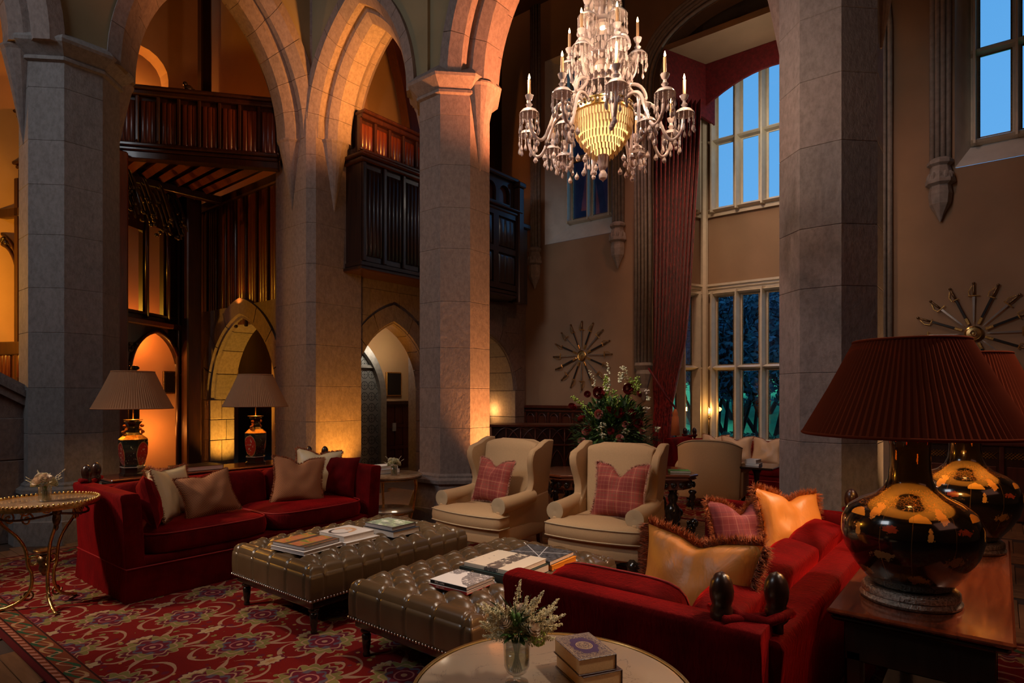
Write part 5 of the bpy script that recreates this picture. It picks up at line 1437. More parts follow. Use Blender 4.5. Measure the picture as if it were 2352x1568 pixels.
# right sofa
scatter((2.46, 1.00, .735), SF(80), SF(16), .52, .44, .18, 'silk_gold', 'gold silk cushion with thick rust fringe, lying along the near sofa arm', 'fringe_brown', .05, seed=8, dens=12, chop=.03)
scatter((3.70, 1.20, .70), SF(-38), SF(-14), .40, .42, .16, 'tartan_plum', 'plum tartan cushion with rust fringe beside the gold cushion', 'fringe_brown', .04, seed=10, dens=9, chop=.07)
scatter((3.92, .98, .74), SF(-30), SF(-20), .46, .44, .17, 'silk_gold', 'gold silk cushion at the far end of the right sofa', 'fringe_brown', .045, seed=11, dens=10, chop=.04, roll=SF(8))
r = thing('bolster_cushion', 'plump dark red velvet cushion against the near arm of the right sofa', 'cushion', (2.185, 1.22, .632))
g = softbox(.60, .38, .15, .035); wrinkle(g, .010, 5, 12); MM = Matrix.Rotation(SF(90), 3, 'Z') @ Matrix.Rotation(SF(82), 3, 'X'); g.map(lambda v: tuple(MM @ Vector(v)))
part('cover', g, 'velvet', r, 180); part('piping', MB().tube([tuple(MM @ Vector((.299*cos(q)*(abs(cos(q))**5+abs(sin(q))**5)**-.2, .189*sin(q)*(abs(cos(q))**5+abs(sin(q))**5)**-.2, .06))) for q in [2*pi*j/48 for j in range(48)]], .005, 5, loop=True), 'velvet_piping', r, 180)
# chairs
scatter((4.50, 3.84, .705), SF(-90), SF(-16), .42, .42, .16, 'tartan_red', 'red tartan cushion with pinkish fringe on the left wing chair', 'fringe_pink', .02, seed=13, chop=.06, roll=SF(3))
scatter((4.68, 2.56, .71), SF(-84), SF(-16), .47, .47, .17, 'tartan_red', 'red tartan cushion with pinkish fringe on the right wing chair', 'fringe_pink', .024, seed=14, chop=.10)
# bay sofa
for (px, d, lb, s) in ((1692, 9.35, 'pale pinkish cushion on the far bay sofa, left of two', 15), (1762, 9.05, 'pale pinkish cushion on the far bay sofa, next to the stone pillar', 16), (1640, 9.75, 'cream cushion on the far bay sofa, behind the tan armchair', 17)):
    X, Y = at(px, d); scatter((X, Y, .70), SF(-90+(10 if s == 15 else -6)), SF(-18), .44, .40, .14, 'silk_beige', lb, 'fringe_brown', .018, seed=s, chop=.05, dens=3)
# ================================================================== books
def book(loc, rz, w, d, h, label, cover, pages='paper', spine='x-', group=None, spm=None):
    """w across, d along the spine; spine on the -x side"""
    r = thing('book', label, 'book', loc, rz, group); c = .003
    sx = -1 if spine == 'x-' else 1
    g = MB(); g.b2(-w/2, w/2, -d/2, d/2, h-c, h, .001)
    part('front_cover', g, cover, r)
    part('back_cover', MB().b2(-w/2, w/2, -d/2, d/2, 0.0005, c, .001), spm or cover, r)
    part('spine', MB().b2(sx*(w/2), sx*(w/2-c), -d/2, d/2, .001, h-.001, .001), spm or cover, r)
    part('pages', MB().b2(sx*(w/2-c), -sx*(w/2-.004), -d/2+.004, d/2-.004, c, h-c), pages, r)
    return r
def cover(name, fn):
    t = NT(name); x, y, z = t.obj(); c = fn(t, x, y); t.set(Base_Color=c, Roughness=.3); MAT[name] = t.m
def mosaic(t, x, y):
    c = (.10, .065, .045); m = ((y+.05).wrap(.16).abs()).gt(.022)
    n = t.noise(14, 1, .4, t.stretch((2.2, .8, 1)))
    k = t.ramp(n, [(.36, (.20, .24, .05)), (.44, (.62, .36, .06)), (.52, (.55, .12, .05)), (.6, (.60, .22, .10))]); k2 = x.abs().lt(.145)*y.abs().lt(.16)
    return t.mix(m*k2, c, k)
cover('cover_mosaic', mosaic)
def swirl(t, x, y):
    r = ((x+.02)*(x+.02)*.7+(y-.02)*(y-.02)).sqrt(); c = t.mix((r-.075).abs().lt(.012)*(x.gt(-.03)), (.82, .74, .68), (.75, .36, .12)); c = t.mix((r-.080).abs().lt(.009)*x.lt(-.03), c, (.08, .07, .07)); n = t.noise(18, 3); return t.mix(((x-.04)*(x-.04)+y*y).sqrt().lt(.045)*n.gt(.5), c, (.70, .40, .25))
cover('cover_swirl', swirl)
def greenc(t, x, y):
    n = t.noise(16, 3, .5, t.stretch((1.6, 1, 1))); c = t.ramp(n, [(.38, (.018, .03, .018)), (.48, (.09, .16, .03)), (.56, (.20, .30, .08)), (.66, (.75, .75, .65))]); return t.mix(x.abs().lt(.11)*y.abs().lt(.15), (.015, .02, .025), c)
cover('cover_green', greenc)
def photo(t, x, y):
    n = t.noise(30, 6, .7, t.stretch((1, 1.6, 1)), .6); m = t.noise(5, 2); f = (m+x*1.6-y*1.2).gt(.46); return t.mix(f*n.gt(.46), (.86, .85, .84), t.ramp(n, [(.44, (.03, .03, .04)), (.66, (.45, .45, .47))]))
cover('cover_photo', photo)
def engraving(t, x, y):
    n = t.noise(26, 6, .7, t.stretch((1.4, 1, 1))); b = (y+.02).abs().lt(.05); c = t.mix(b*n.gt(.45), (.78, .70, .56), (.14, .12, .11)); return t.mix((y-.09).gt(0)*n.gt(.62), c, (.25, .23, .22))
cover('cover_engraving', engraving)
def mapc(t, x, y):
    n = t.noise(45, 5, .7); c = t.ramp(n, [(.42, (.035, .038, .045)), (.62, (.14, .15, .17))])
    for a, b, o in ((1, .45, .0), (-.35, 1, .02), (.8, -.7, .03)): c = t.mix((x*a+y*b+o).abs().lt(.0035), c, (.55, .56, .58))
    return c
cover('cover_map', mapc)
def persian(t, x, y):
    r = (x*x*1.3+y*y).sqrt(); th = y.atan2(x); n = t.noise(150, 3, .6, None, 1.5); fil = (n-.5).abs().lt(.035)
    gold = (.52, .38, .24); pur = (.055, .035, .085); c = t.mix(fil, pur, gold)
    field = ((x*x*2.3+y*y).sqrt()-.056+(th*8).cos()*.004).lt(0)*r.gt(.026); c = t.mix(field, c, (.085, .05, .13))
    c = t.mix((r-.026).abs().lt(.0012), c, gold); c = t.mix((r-.010-(th*8).cos()*.0015).abs().lt(.001), c, gold); c = t.mix((r-.019-(th*12).cos()*.0015).abs().lt(.0008), c, gold)
    e = (.0525-x.abs()).min(.0775-y.abs()); c = t.mix((e-.002).abs().lt(.0007), c, gold)
    return c
cover('cover_persian', persian)
mat('cover_black', (.012, .012, .014), .25); mat('cover_navy', (.03, .035, .05), .4); mat('cover_teal', (.012, .03, .028), .4); mat('cover_red', (.40, .03, .03), .35); mat('cover_orange', (.85, .30, .02), .4); mat('cover_maroon', (.05, .018, .018), .4)
mat('pages_grey', (.50, .46, .46), .7); mat('pages_gold', (.58, .36, .17), .55, nscale=300, namt=.1); mat('gold_print', (.6, .42, .18), .4)
OT = .488
book((2.405, 3.745, OT), SF(6), .33, .35, .026, 'grey-edged book under the mosaic-covered book on the left ottoman', 'white_cover', 'pages_grey', 'x+')
book((2.405, 3.755, OT+.0265), SF(7), .30, .33, .026, 'book with orange and green mosaic cover, on the left ottoman', 'cover_mosaic', 'pages_grey', 'x+')
book((2.735, 3.72, OT), SF(1), .30, .33, .022, 'thin white book under the white swirl-covered book', 'white_cover', 'paper', 'x+')
book((2.725, 3.735, OT+.0225), SF(2), .27, .29, .040, 'thick white book with orange swirl on its cover, middle stack of left ottoman', 'cover_swirl', 'paper', 'x+')
book((3.08, 3.66, OT), SF(0), .26, .36, .044, 'thick pale-edged book below the green photo book', 'cover_navy', 'paper', 'x+')
book((3.075, 3.665, OT+.0445), SF(2), .24, .31, .030, 'book with green garden photograph cover, farthest stack of left ottoman', 'cover_green', 'pages_grey', 'x+')
def lettering(txt, parent, loc, rot, size, m, name='lettering'):
    cu = bpy.data.curves.new(name, 'FONT'); cu.body = txt; cu.size = size; cu.align_x = 'CENTER'; cu.align_y = 'CENTER'; cu.extrude = .0003; ob = bpy.data.objects.new('tmp', cu)
    me = bpy.data.meshes.new_from_object(ob); bpy.data.objects.remove(ob); me.materials.append(MAT[m])
    o = bpy.data.objects.new(name, me); COL.objects.link(o); o.parent = parent; o.location = loc; o.rotation_euler = rot; return o
b = book((2.47, 2.335, OT), SF(4), .25, .27, .020, 'thin book with red spine below the black-and-white photo book', 'white_cover', 'pages_grey', 'x-', spm='cover_red')
lettering('ERIC LUKE', b, (-.1265, .05, .010), (SF(90), 0, SF(-90)), .013, 'paper')
b = book((2.465, 2.33, OT+.0205), SF(3), .235, .26, .022, 'book with black spine and black-and-white landscape cover, nearest on the second ottoman', 'cover_photo', 'pages_grey', 'x-', spm='cover_black')
lettering('ERIC LUKE', b, (-.1185, .06, .011), (SF(90), 0, SF(-90)), .015, 'paper')
b = book((2.80, 2.30, OT), SF(2), .36, .40, .046, 'thick dark green book with gilt spine lettering under the cream book', 'cover_teal', 'paper', 'x-')
lettering('Carcassonne', b, (-.1815, .02, .023), (SF(90), 0, SF(-90)), .034, 'gold_print')
book((2.81, 2.30, OT+.0465), SF(3), .34, .36, .026, 'cream book with an engraved town view on its cover', 'cover_engraving', 'paper', 'x-')
book((3.14, 2.27, OT), SF(1), .28, .34, .030, 'bright orange book under the dark map-covered book', 'cover_orange', 'cover_orange', 'x-')
book((3.13, 2.285, OT+.0305), SF(3), .29, .34, .026, 'dark grey book with a white line map cover beside the wing chair', 'cover_map', 'paper', 'x-')
X, Y = at(450, 6.12); book((X, Y, .791), SF(-2), .42, .30, .045, 'large black book lying between the two vase lamps', 'cover_black', 'white_cover', 'x+')
# ================================================================== little tables
def scroll(c, r0, turns, rad, ux, sg=1, n=18):
    """spiral in the vertical plane spanned by horizontal unit ux and z"""
    P = []
    for i in range(n+1):
        t_ = i/n; a = sg*turns*2*pi*t_; rr = r0*(1-.82*t_)
        P.append((c[0]+ux[0]*rr*cos(a), c[1]+ux[1]*rr*cos(a), c[2]+rr*sin(a)))
    return P
def marble():
    t = NT('marble'); n = t.noise(2.6, 6, .6, None, 1.4); f = (n-.5).abs(); v2 = t.noise(1.8, 3)
    c = t.mix(v2, (.46, .36, .26), (.33, .24, .18)); c = t.mix(f.lt(.0035)*.55, c, (.20, .15, .13)); t.set(Base_Color=c, Roughness=.13); t.b.inputs['Coat Weight'].default_value = .3; MAT['marble'] = t.m
    t = NT('brown_marble'); n = t.noise(7, 7, .7, None, 1.4); t.set(Base_Color=t.ramp(n, [(.3, (.16, .08, .04)), (.5, (.36, .22, .12)), (.7, (.50, .36, .22))]), Roughness=.14); MAT['brown_marble'] = t.m
marble()
def gueridon(loc, R, h, label, rot=0):
    r = thing('gueridon_table', label, 'side table', loc, rot); zb = RZ
    part('marble_top', MB().lathe([(R-.01, h-.022), (R-.006, h-.004), (R-.02, h)], 48), 'brown_marble', r, 40)
    part('rim', MB().lathe([(R-.012, h-.03), (R+.002, h-.03), (R+.008, h-.012), (R+.004, h+.004), (R-.006, h+.004), (R-.006, h-.02)], 48), 'gilt', r, 40)
    g = MB()
    for k in range(72):
        a = 2*pi*k/72; g.ell(((R+.001)*cos(a), (R+.001)*sin(a), h+.008), (.009, .009, .012), 6, 4)
    part('gallery_beading', g, 'gilt', r, 180, kind='stuff')
    for k in range(3):
        a = 2*pi*k/3-pi/2; ux = (cos(a), sin(a))
        P = [(.80, -.03), (.90, -.055), (.83, -.11), (.74, -.17), (.50, -.24), (.34, -.33), (.31, -.42), (.30, -.47), (.24, -.50), (.22, -.55), (.24, -.62), (.36, -.69), (.62, -.735), (.82, -.75)]
        H_ = h-zb
        pts = [(ux[0]*R*a_, ux[1]*R*a_, h+b_*H_/.755) for a_, b_ in P]
        # smooth
        S_ = []
        for i in range(len(pts)-1):
            for q in range(3): S_.append(tuple(Vector(pts[i]).lerp(Vector(pts[i+1]), q/3)))
        S_.append(pts[-1]); n = len(S_)
        for _ in range(2): S_ = [S_[0]]+[tuple((Vector(S_[i-1])+Vector(S_[i])*2+Vector(S_[i+1]))/4) for i in range(1, n-1)]+[S_[-1]]
        zmin = min(p[2] for p in S_); S_ = [(p[0], p[1], p[2]-zmin+zb+.010) for p in S_]
        lg = part('leg', MB().tube(S_, [.016-.006*min(1, i/8)+.004*(i/n)*abs(sin(i*1.7)) for i in range(n)], 7), 'gilt', r, 180)
        part('mask', MB().ell((ux[0]*R*.86, ux[1]*R*.86, h-.09), (.026, .026, .05), 8, 6).ell((ux[0]*R*.88, ux[1]*R*.88, h-.045), (.03, .03, .022), 8, 5).ell((ux[0]*R*.84, ux[1]*R*.84, h-.145), (.014, .014, .03), 6, 5), 'dark_bronze' if k == 0 else 'gilt', lg, 180)
        a2 = a+pi/3; u2 = (cos(a2), sin(a2)); v2 = (-sin(a2), cos(a2))
        for sg in (-1, 1):
            part('scroll', MB().tube(scroll((u2[0]*R*.62+v2[0]*sg*.07, u2[1]*R*.62+v2[1]*sg*.07, h-.09), .055, 1.4, .006, (v2[0]*sg, v2[1]*sg)), .006, 5), 'gilt', r, 180)
        part('scroll', MB().tube(scroll((ux[0]*R*.30, ux[1]*R*.30, zb+.10), .045, 1.5, .006, ux, -1), .006, 5), 'dark_bronze', r, 180)
        part('ring', MB().tube([(ux[0]*(R*.19)+ux[0]*.028*cos(q), ux[1]*(R*.19)+ux[1]*.028*cos(q), h-.36*(h-zb)/.755-.06+.03*sin(q)) for q in [2*pi*j/12 for j in range(12)]], .007, 6, loop=True), 'gilt', r, 180)
        part('apron_swag', MB().tube([(R*.8*cos(a+t_*2*pi/3), R*.8*sin(a+t_*2*pi/3), h-.055-.035*sin(pi*t_)) for t_ in [j/12 for j in range(13)]], .008, 6), 'dark_bronze', r, 180)
    zc = h-.36*(h-zb)/.755
    part('dish', MB().lathe([(.01, zc-.01), (.035, zc-.005), (.062, zc+.012), (.066, zc+.018), (.05, zc+.012), (.0, zc+.004)], 20), 'gilt', r, 180)
    part('pendant', MB().lathe([(.03, zc-.02), (.045, zc-.06), (.03, zc-.09), (.035, zc-.12), (.012, zc-.17)], 14), 'dark_bronze', r, 180)
    return r
gueridon((1.31, 5.33, 0), .325, .785, 'round brass gueridon with brown marble top at the left edge, holding a small vase')
# two-tier table between sofa and pillar
def tier_table(loc, R, h, label):
    r = thing('two_tier_table', label, 'side table', loc)
    part('top', MB().lathe([(R-.02, h-.03), (R, h-.025), (R+.004, h-.008), (R-.01, h)], 44), 'brown_marble', r, 40)
    part('gilt_edge', MB().lathe([(R-.03, h-.05), (R-.012, h-.045), (R+.004, h-.03), (R-.02, h-.03)], 44), 'gilt', r, 40)
    part('lower_tier', MB().lathe([(R*.72, h*.36), (R*.74, h*.36+.006), (R*.74, h*.36+.025), (R*.70, h*.36+.028)], 36), 'marble', r, 40)
    part('gilt_edge', MB().lathe([(R*.70, h*.36-.02), (R*.76, h*.36-.01), (R*.76, h*.36+.01), (R*.72, h*.36+.01)], 36), 'gilt', r, 40)
    for k in range(3):
        a = 2*pi*k/3-.95
        pts = [(cos(a)*R*q, sin(a)*R*q, z) for q, z in ((.80, h-.04), (.84, h-.12), (.80, h*.6), (.74, h*.38), (.66, h*.22), (.72, .08), (.86, .006))]
        part('leg', MB().tube(pts, [.022, .02, .014, .013, .012, .012, .014], 8), 'gilt', r, 180)
    return r
tier_table((4.49, 5.36, 0), .36, .65, 'round two-tier table with gilt legs between the long sofa and the pillar')
# foreground round table with marble top
r = thing('marble_table', 'round table with pale veined marble top and thin brass edge in the foreground', 'table', (1.38, .965, 0))
R = .385; h = .74
part('marble_top', MB().lathe([(R-.02, h-.03), (R-.008, h-.02), (R-.008, h-.003), (R-.016, h)], 80), 'marble', r, 40)
part('brass_rim', MB().lathe([(R-.012, h-.034), (R+.003, h-.032), (R+.007, h-.012), (R+.002, h+.003), (R-.006, h+.003), (R-.007, h-.02)], 80), 'brass', r, 40)
part('apron', MB().lathe([(R-.03, h-.10), (R-.02, h-.095), (R-.02, h-.034)], 60), 'mahogany', r, 40)
for k in range(4):
    a = k*pi/2+.95; c_, s_ = cos(a), sin(a)
    lg = part('leg', MB().tube([(c_*(R-.03), s_*(R-.03), h-.05), (c_*(R-.01), s_*(R-.01), h-.12), (c_*(R-.05), s_*(R-.05), .4), (c_*(R-.10), s_*(R-.10), .15), (c_*(R-.05), s_*(R-.05), RZ+.014)], [.028, .03, .02, .016, .014], 8), 'mahogany', r, 180)
    part('gilt_mount', MB().ell((c_*(R+.012), s_*(R+.012), h-.055), (.02, .02, .032), 8, 6).tube(scroll((c_*(R+.012), s_*(R+.012), h-.03), .02, 1.2, .004, (-s_, c_)), .005, 5), 'gilt', lg, 180)
LA = SF(59.2)-pi/2
b = book((1.503, .925, .7415), LA+.03, .125, .172, .042, 'lower of two old gilt-edged books on the marble table', 'cover_maroon', 'pages_gold', 'x+')
b = book((1.494, .932, .784), LA, .118, .166, .045, 'purple book with gold arabesque medallion cover on the marble table', 'cover_persian', 'pages_gold', 'x+', spm='cover_maroon')
# ================================================================== flowers
def rose(c, r, g=None, up=(0, 0, 1)):
    g = g or MB(); q = Vector(up).normalized().to_track_quat('Z', 'Y').to_matrix()
    for ly, (n, rr, hh, tz) in enumerate(((3, .35, .9, .25), (4, .55, .85, .15), (5, .8, .75, .0), (6, 1.0, .6, -.1))):
        for k in range(n):
            a = 2*pi*k/n+ly*.7; w = 1.5*pi/n
            def P(u, v):
                aa = a+(u-.5)*w*2; rad = r*rr*(.45+.55*sin(v*pi*.55)+.12*v**3); p = Vector((rad*cos(aa), rad*sin(aa), r*(tz-.4+hh*v-.15*abs(2*u-1)**2*v)))
                p = q @ p; return (p.x+c[0], p.y+c[1], p.z+c[2])
            g.grid(P, 4, 4)
    return g
def spray(base, tip, r0, n, seed, sz=.004, bend=.1):
    rnd = random.Random(seed); g = MB(); b, t_ = Vector(base), Vector(tip); side = Vector((rnd.gauss(0, 1), rnd.gauss(0, 1), 0))*bend*(t_-b).length
    for i in range(n):
        u = i/n; p = b.lerp(t_, u)+side*u*u; k = r0*(1-u)**.8+.0015
        p += Vector((rnd.gauss(0, 1), rnd.gauss(0, 1), rnd.gauss(0, 1)))*k*.55; s = sz*rnd.uniform(.6, 1.2)
        a = Vector((rnd.gauss(0, 1), rnd.gauss(0, 1), rnd.gauss(0, 1))).normalized()*s; c = a.orthogonal().normalized()*s
        d = a.cross(c).normalized()*s
        g.add([tuple(p+a), tuple(p-a*.5+c), tuple(p-a*.5-c*.5+d), tuple(p-a*.5-c*.5-d)], [(0, 1, 2), (0, 2, 3), (0, 3, 1), (1, 3, 2)])
    return g
def leafmb(g, p, d, l, w, nrm=None):
    d = Vector(d).normalized(); s = d.cross(Vector((0, 0, 1)));  s = s.normalized() if s.length > .01 else Vector((1, 0, 0)); p = Vector(p); n = s.cross(d)
    a, b, c = p+d*l*.35+s*w/2+n*l*.06, p+d*l*.35-s*w/2+n*l*.06, p+d*l-n*l*.08; e = p+d*l*.5
    g.add([tuple(p), tuple(a), tuple(e), tuple(b), tuple(p+d*l*.75+s*w*.32), tuple(p+d*l*.75-s*w*.32), tuple(c)], [(0, 1, 2), (0, 2, 3), (1, 4, 2), (3, 2, 5), (2, 4, 6), (2, 6, 5)])
def glass_vase(r, prof_o, wz, wr, name='vase', foot=None):
    part(name, MB().lathe(prof_o, 32, cap=False), 'clear_glass', r, 180)
# foreground posy
VX, VY = at(1187, 1.70); vz = .743
r = thing('flower_vase', 'footed glass vase with cream roses and feathery plumes on the marble table', 'flower vase', (VX, VY, vz))
vs = part('vase', MB().lathe([(.030, .0), (.033, .002), (.031, .006), (.012, .012), (.010, .018), (.014, .024), (.028, .034), (.035, .05), (.0365, .08), (.038, .125), (.040, .130), (.0365, .129), (.035, .10), (.0335, .06), (.027, .040), (.012, .030), (.0, .029)], 36), 'clear_glass', r, 180)
part('water', MB().lathe([(.010, .032), (.026, .042), (.0325, .06), (.034, .088), (.0, .0885)], 30), 'water', vs, 180)
random.seed(21); g = MB()
for k in range(16):
    a = 2*pi*k/16; g.tube([(.016*cos(a+2), .016*sin(a+2), .036), (.006*cos(a), .006*sin(a), .09), (.018*cos(a), .018*sin(a), .135)], .0016, 5)
part('stems', g, 'stem_green', r, 180)
def cv(px, py, off=0): # offset of a pixel from vase centre in camera-facing plane
    l = (px-1187)/FPX*1.70; z = zat(py, 1.70)-vz; return Vector((Rv[0]*l-Fv[0]*off, Rv[1]*l-Fv[1]*off, z))
for i, (px, py, rr, m, of) in enumerate(((1162, 1420, .019, 'rose_petal', .03), (1224, 1432, .022, 'rose_petal', .035), (1138, 1404, .021, 'cream_petal', .01), (1206, 1424, .018, 'cream_petal', .03), (1200, 1398, .020, 'rose_petal', .0))):
    c = cv(px, py, of); part('rose', rose(c, rr, None, (c.x, c.y, .05)), m, r, 180)
g = MB(); random.seed(4)
for k in range(60):
    a = random.uniform(0, 2*pi); e = random.uniform(-.3, 1.0); d = Vector((cos(a)*cos(e), sin(a)*cos(e), sin(e))); leafmb(g, Vector((0, 0, .14))+d*random.uniform(.005, .03), d, random.uniform(.025, .05), .016)
part('foliage', g, 'leaf_green', r, kind='stuff')
g = MB()
for k in range(40):
    a = random.uniform(0, 2*pi); e = random.uniform(.0, 1.3); d = Vector((cos(a)*cos(e), sin(a)*cos(e), sin(e))); leafmb(g, Vector((0, 0, .15))+d*.03, d, random.uniform(.04, .085), .004)
part('needle_foliage', g, 'dark_leaf', r, kind='stuff')
g = MB(); 
for k in range(6):
    c = cv(1182+k*4-8, 1400+((k*7) % 22), .03); g.ell(c, (.008, .008, .011), 8, 6)
part('buds', g, 'leaf_green', r, 180)
c = cv(1236, 1458, .02); g = MB(); 
for k in range(90):
    d = Vector((random.gauss(0, 1), random.gauss(0, 1), random.gauss(0, 1))).normalized(); g.ell(c+d*.020, (.0035, .0035, .003), 5, 3)
part('hydrangea', g, 'lime_bell', r, 180, kind='stuff')
tips = [(1187, 1342), (1212, 1362), (1236, 1350), (1292, 1388), (1297, 1398), (1276, 1382), (1283, 1428), (1280, 1442), (1262, 1410), (1112, 1395), (1096, 1385), (1126, 1388), (1105, 1434), (1113, 1462), (1130, 1464), (1120, 1415), (1148, 1372), (1222, 1385), (1255, 1405), (1180, 1385), (1240, 1380), (1252, 1478), (1270, 1455), (1200, 1380), (1130, 1425), (1290, 1415), (1100, 1450), (1228, 1372), (1165, 1380), (1272, 1400)]
for k, (px, py) in enumerate(tips):
    t_ = cv(px, py, random.uniform(-.05, .05)); b0 = Vector((0, 0, .13))+(t_-Vector((0, 0, .13)))*.25
    part('plume', spray(b0, t_, .014, 300, k, .0026, .06), 'plume_cream', r)
def small_posy(loc, label, s=1.0, seed=1, m='rose_petal', vr=.035, vh=.085):
    random.seed(seed); r = thing('flower_vase', label, 'flower vase', loc)
    vs = part('vase', MB().lathe([(vr*.8, 0), (vr, .003), (vr, vh), (vr-.003, vh), (vr-.003, .008), (0, .008)], 24), 'clear_glass', r, 180); part('water', MB().lathe([(vr-.005, .009), (vr-.005, vh*.7), (0, vh*.7+.001)], 20), 'water', vs, 180)
    g = MB()
    for k in range(12): a = k*.52; g.tube([(.015*cos(a), .015*sin(a), .012), (.012*cos(a+1), .012*sin(a+1), vh)], .002, 5)
    part('stems', g, 'stem_green', r)
    for k in range(7):
        a = k*.9; c = Vector((.052*cos(a)*s, .052*sin(a)*s, vh+.03+.018*(k % 3))) if k else Vector((0, 0, vh+.07)); part('rose', rose(c, .034*s, None, (c.x, c.y, .06)), m if k % 3 else 'cream_petal', r, 180)
    g = MB()
    for k in range(50):
        a = random.uniform(0, 6.28); e = random.uniform(-.2, 1.2); d = Vector((cos(a)*cos(e), sin(a)*cos(e), sin(e))); leafmb(g, Vector((0, 0, vh+.01))+d*.03, d, random.uniform(.03, .06)*s, .016)
    part('foliage', g, 'leaf_green', r, kind='stuff')
    for k in range(9):
        a = k*.75+.3; t_ = Vector((.115*cos(a)*s, .115*sin(a)*s, vh+.05+.03*(k % 3)*s)); part('plume', spray(Vector((0, 0, vh)), t_, .008, 60, k+seed*9, .003, .05), 'plume_cream', r)
    return r
X, Y = at(103, 4.33); small_posy((X, Y, .787), 'short glass of cream roses on the left gueridon', 1.05, 2, vr=.04, vh=.105)
X, Y = at(905, 6.72); small_posy((X, Y, .652), 'little glass of yellow-white flowers on the two-tier table', .95, 5, 'cream_petal', .035, .10)
X, Y = at(880, 6.95); book((X, Y, .652), SF(-10), .30, .22, .045, 'lower grey book behind the posy on the two-tier table', 'pages_grey', 'paper', 'x+'); book((X, Y, .698), SF(-14), .27, .20, .04, 'upper white book behind the posy on the two-tier table', 'white_cover', 'paper', 'x+')
# large arrangement
TX, TY = at(1408, 6.75); tz = .70
random.seed(33)
r = thing('flower_arrangement', 'huge flower arrangement with cream spikes and dark red blooms on the carved table', 'flower arrangement', (TX, TY, tz+.001))
part('urn', MB().lathe([(.10, 0), (.11, .01), (.05, .03), (.04, .06), (.10, .10), (.15, .17), (.15, .21), (.17, .225), (.13, .22)], 24), 'dark_bronze', r, 180)
g = MB(); g2 = MB()
def cw(px, py, off=0, d0=6.75):
    l = (px-1408)/FPX*d0; return Vector((Rv[0]*l-Fv[0]*off, Rv[1]*l-Fv[1]*off, zat(py, d0)-tz))
def indome(): 
    while True:
        a = random.uniform(0, 2*pi); e = random.uniform(-.55, 1.35); d = Vector((cos(a)*cos(e), sin(a)*cos(e), sin(e)*(.95 if e > 0 else .55))); return d
for k in range(2600):
    d = indome(); p = Vector((0, 0, .36))+Vector((d.x*.46, d.y*.46, d.z*.46))*random.uniform(.35, 1); leafmb(g if k % 3 else g2, p, (d+Vector((random.gauss(0, .4), random.gauss(0, .4), random.gauss(0, .3)))), random.uniform(.05, .11), random.uniform(.018, .04))
part('foliage', g, 'dark_leaf', r, kind='stuff'); part('light_foliage', g2, 'leaf_green', r, kind='stuff')
g = MB()
for k in range(70):
    d = indome(); g.tube([(0, 0, .22), (d.x*.2, d.y*.2, .36+d.z*.15), (d.x*.45, d.y*.45, .36+d.z*.45)], .003, 4)
part('stems', g, 'leaf_green', r, kind='stuff')
# cream spikes
for (x0s, y0s, x1s, y1s, w) in ((1385, 935, 1352, 848, .05), (1392, 900, 1394, 832, .04), (1440, 900, 1436, 842, .045)):
    for k in range(30):
        t_ = k/30; c = cw(x0s+(x1s-x0s)*t_, y0s+(y1s-y0s)*t_, .05)+Vector((random.gauss(0, 1), random.gauss(0, 1), random.gauss(0, .4)))*w*(1-t_*.75)*.6; part('bell_bloom', MB().ell(c, (.016*(1.2-t_*.7), .016*(1.2-t_*.7), .013*(1.2-t_*.7)), 7, 5), 'cream_petal', r, 180)
for (x0s, y0s, x1s, y1s, w) in ((1396, 935, 1388, 862, .030), (1418, 950, 1408, 895, .03), (1370, 960, 1312, 910, .026), (1450, 905, 1447, 870, .032), (1458, 905, 1462, 868, .03), (1445, 945, 1440, 905, .03)):
    g = MB()
    for k in range(70):
        t_ = k/70; c = cw(x0s+(x1s-x0s)*t_, y0s+(y1s-y0s)*t_, .06)+Vector((random.gauss(0, 1), random.gauss(0, 1), random.gauss(0, .4)))*w*.6; g.ell(c, (.010, .010, .010), 5, 4)
    part('bells_of_ireland', g, 'lime_bell', r, 180, kind='stuff')
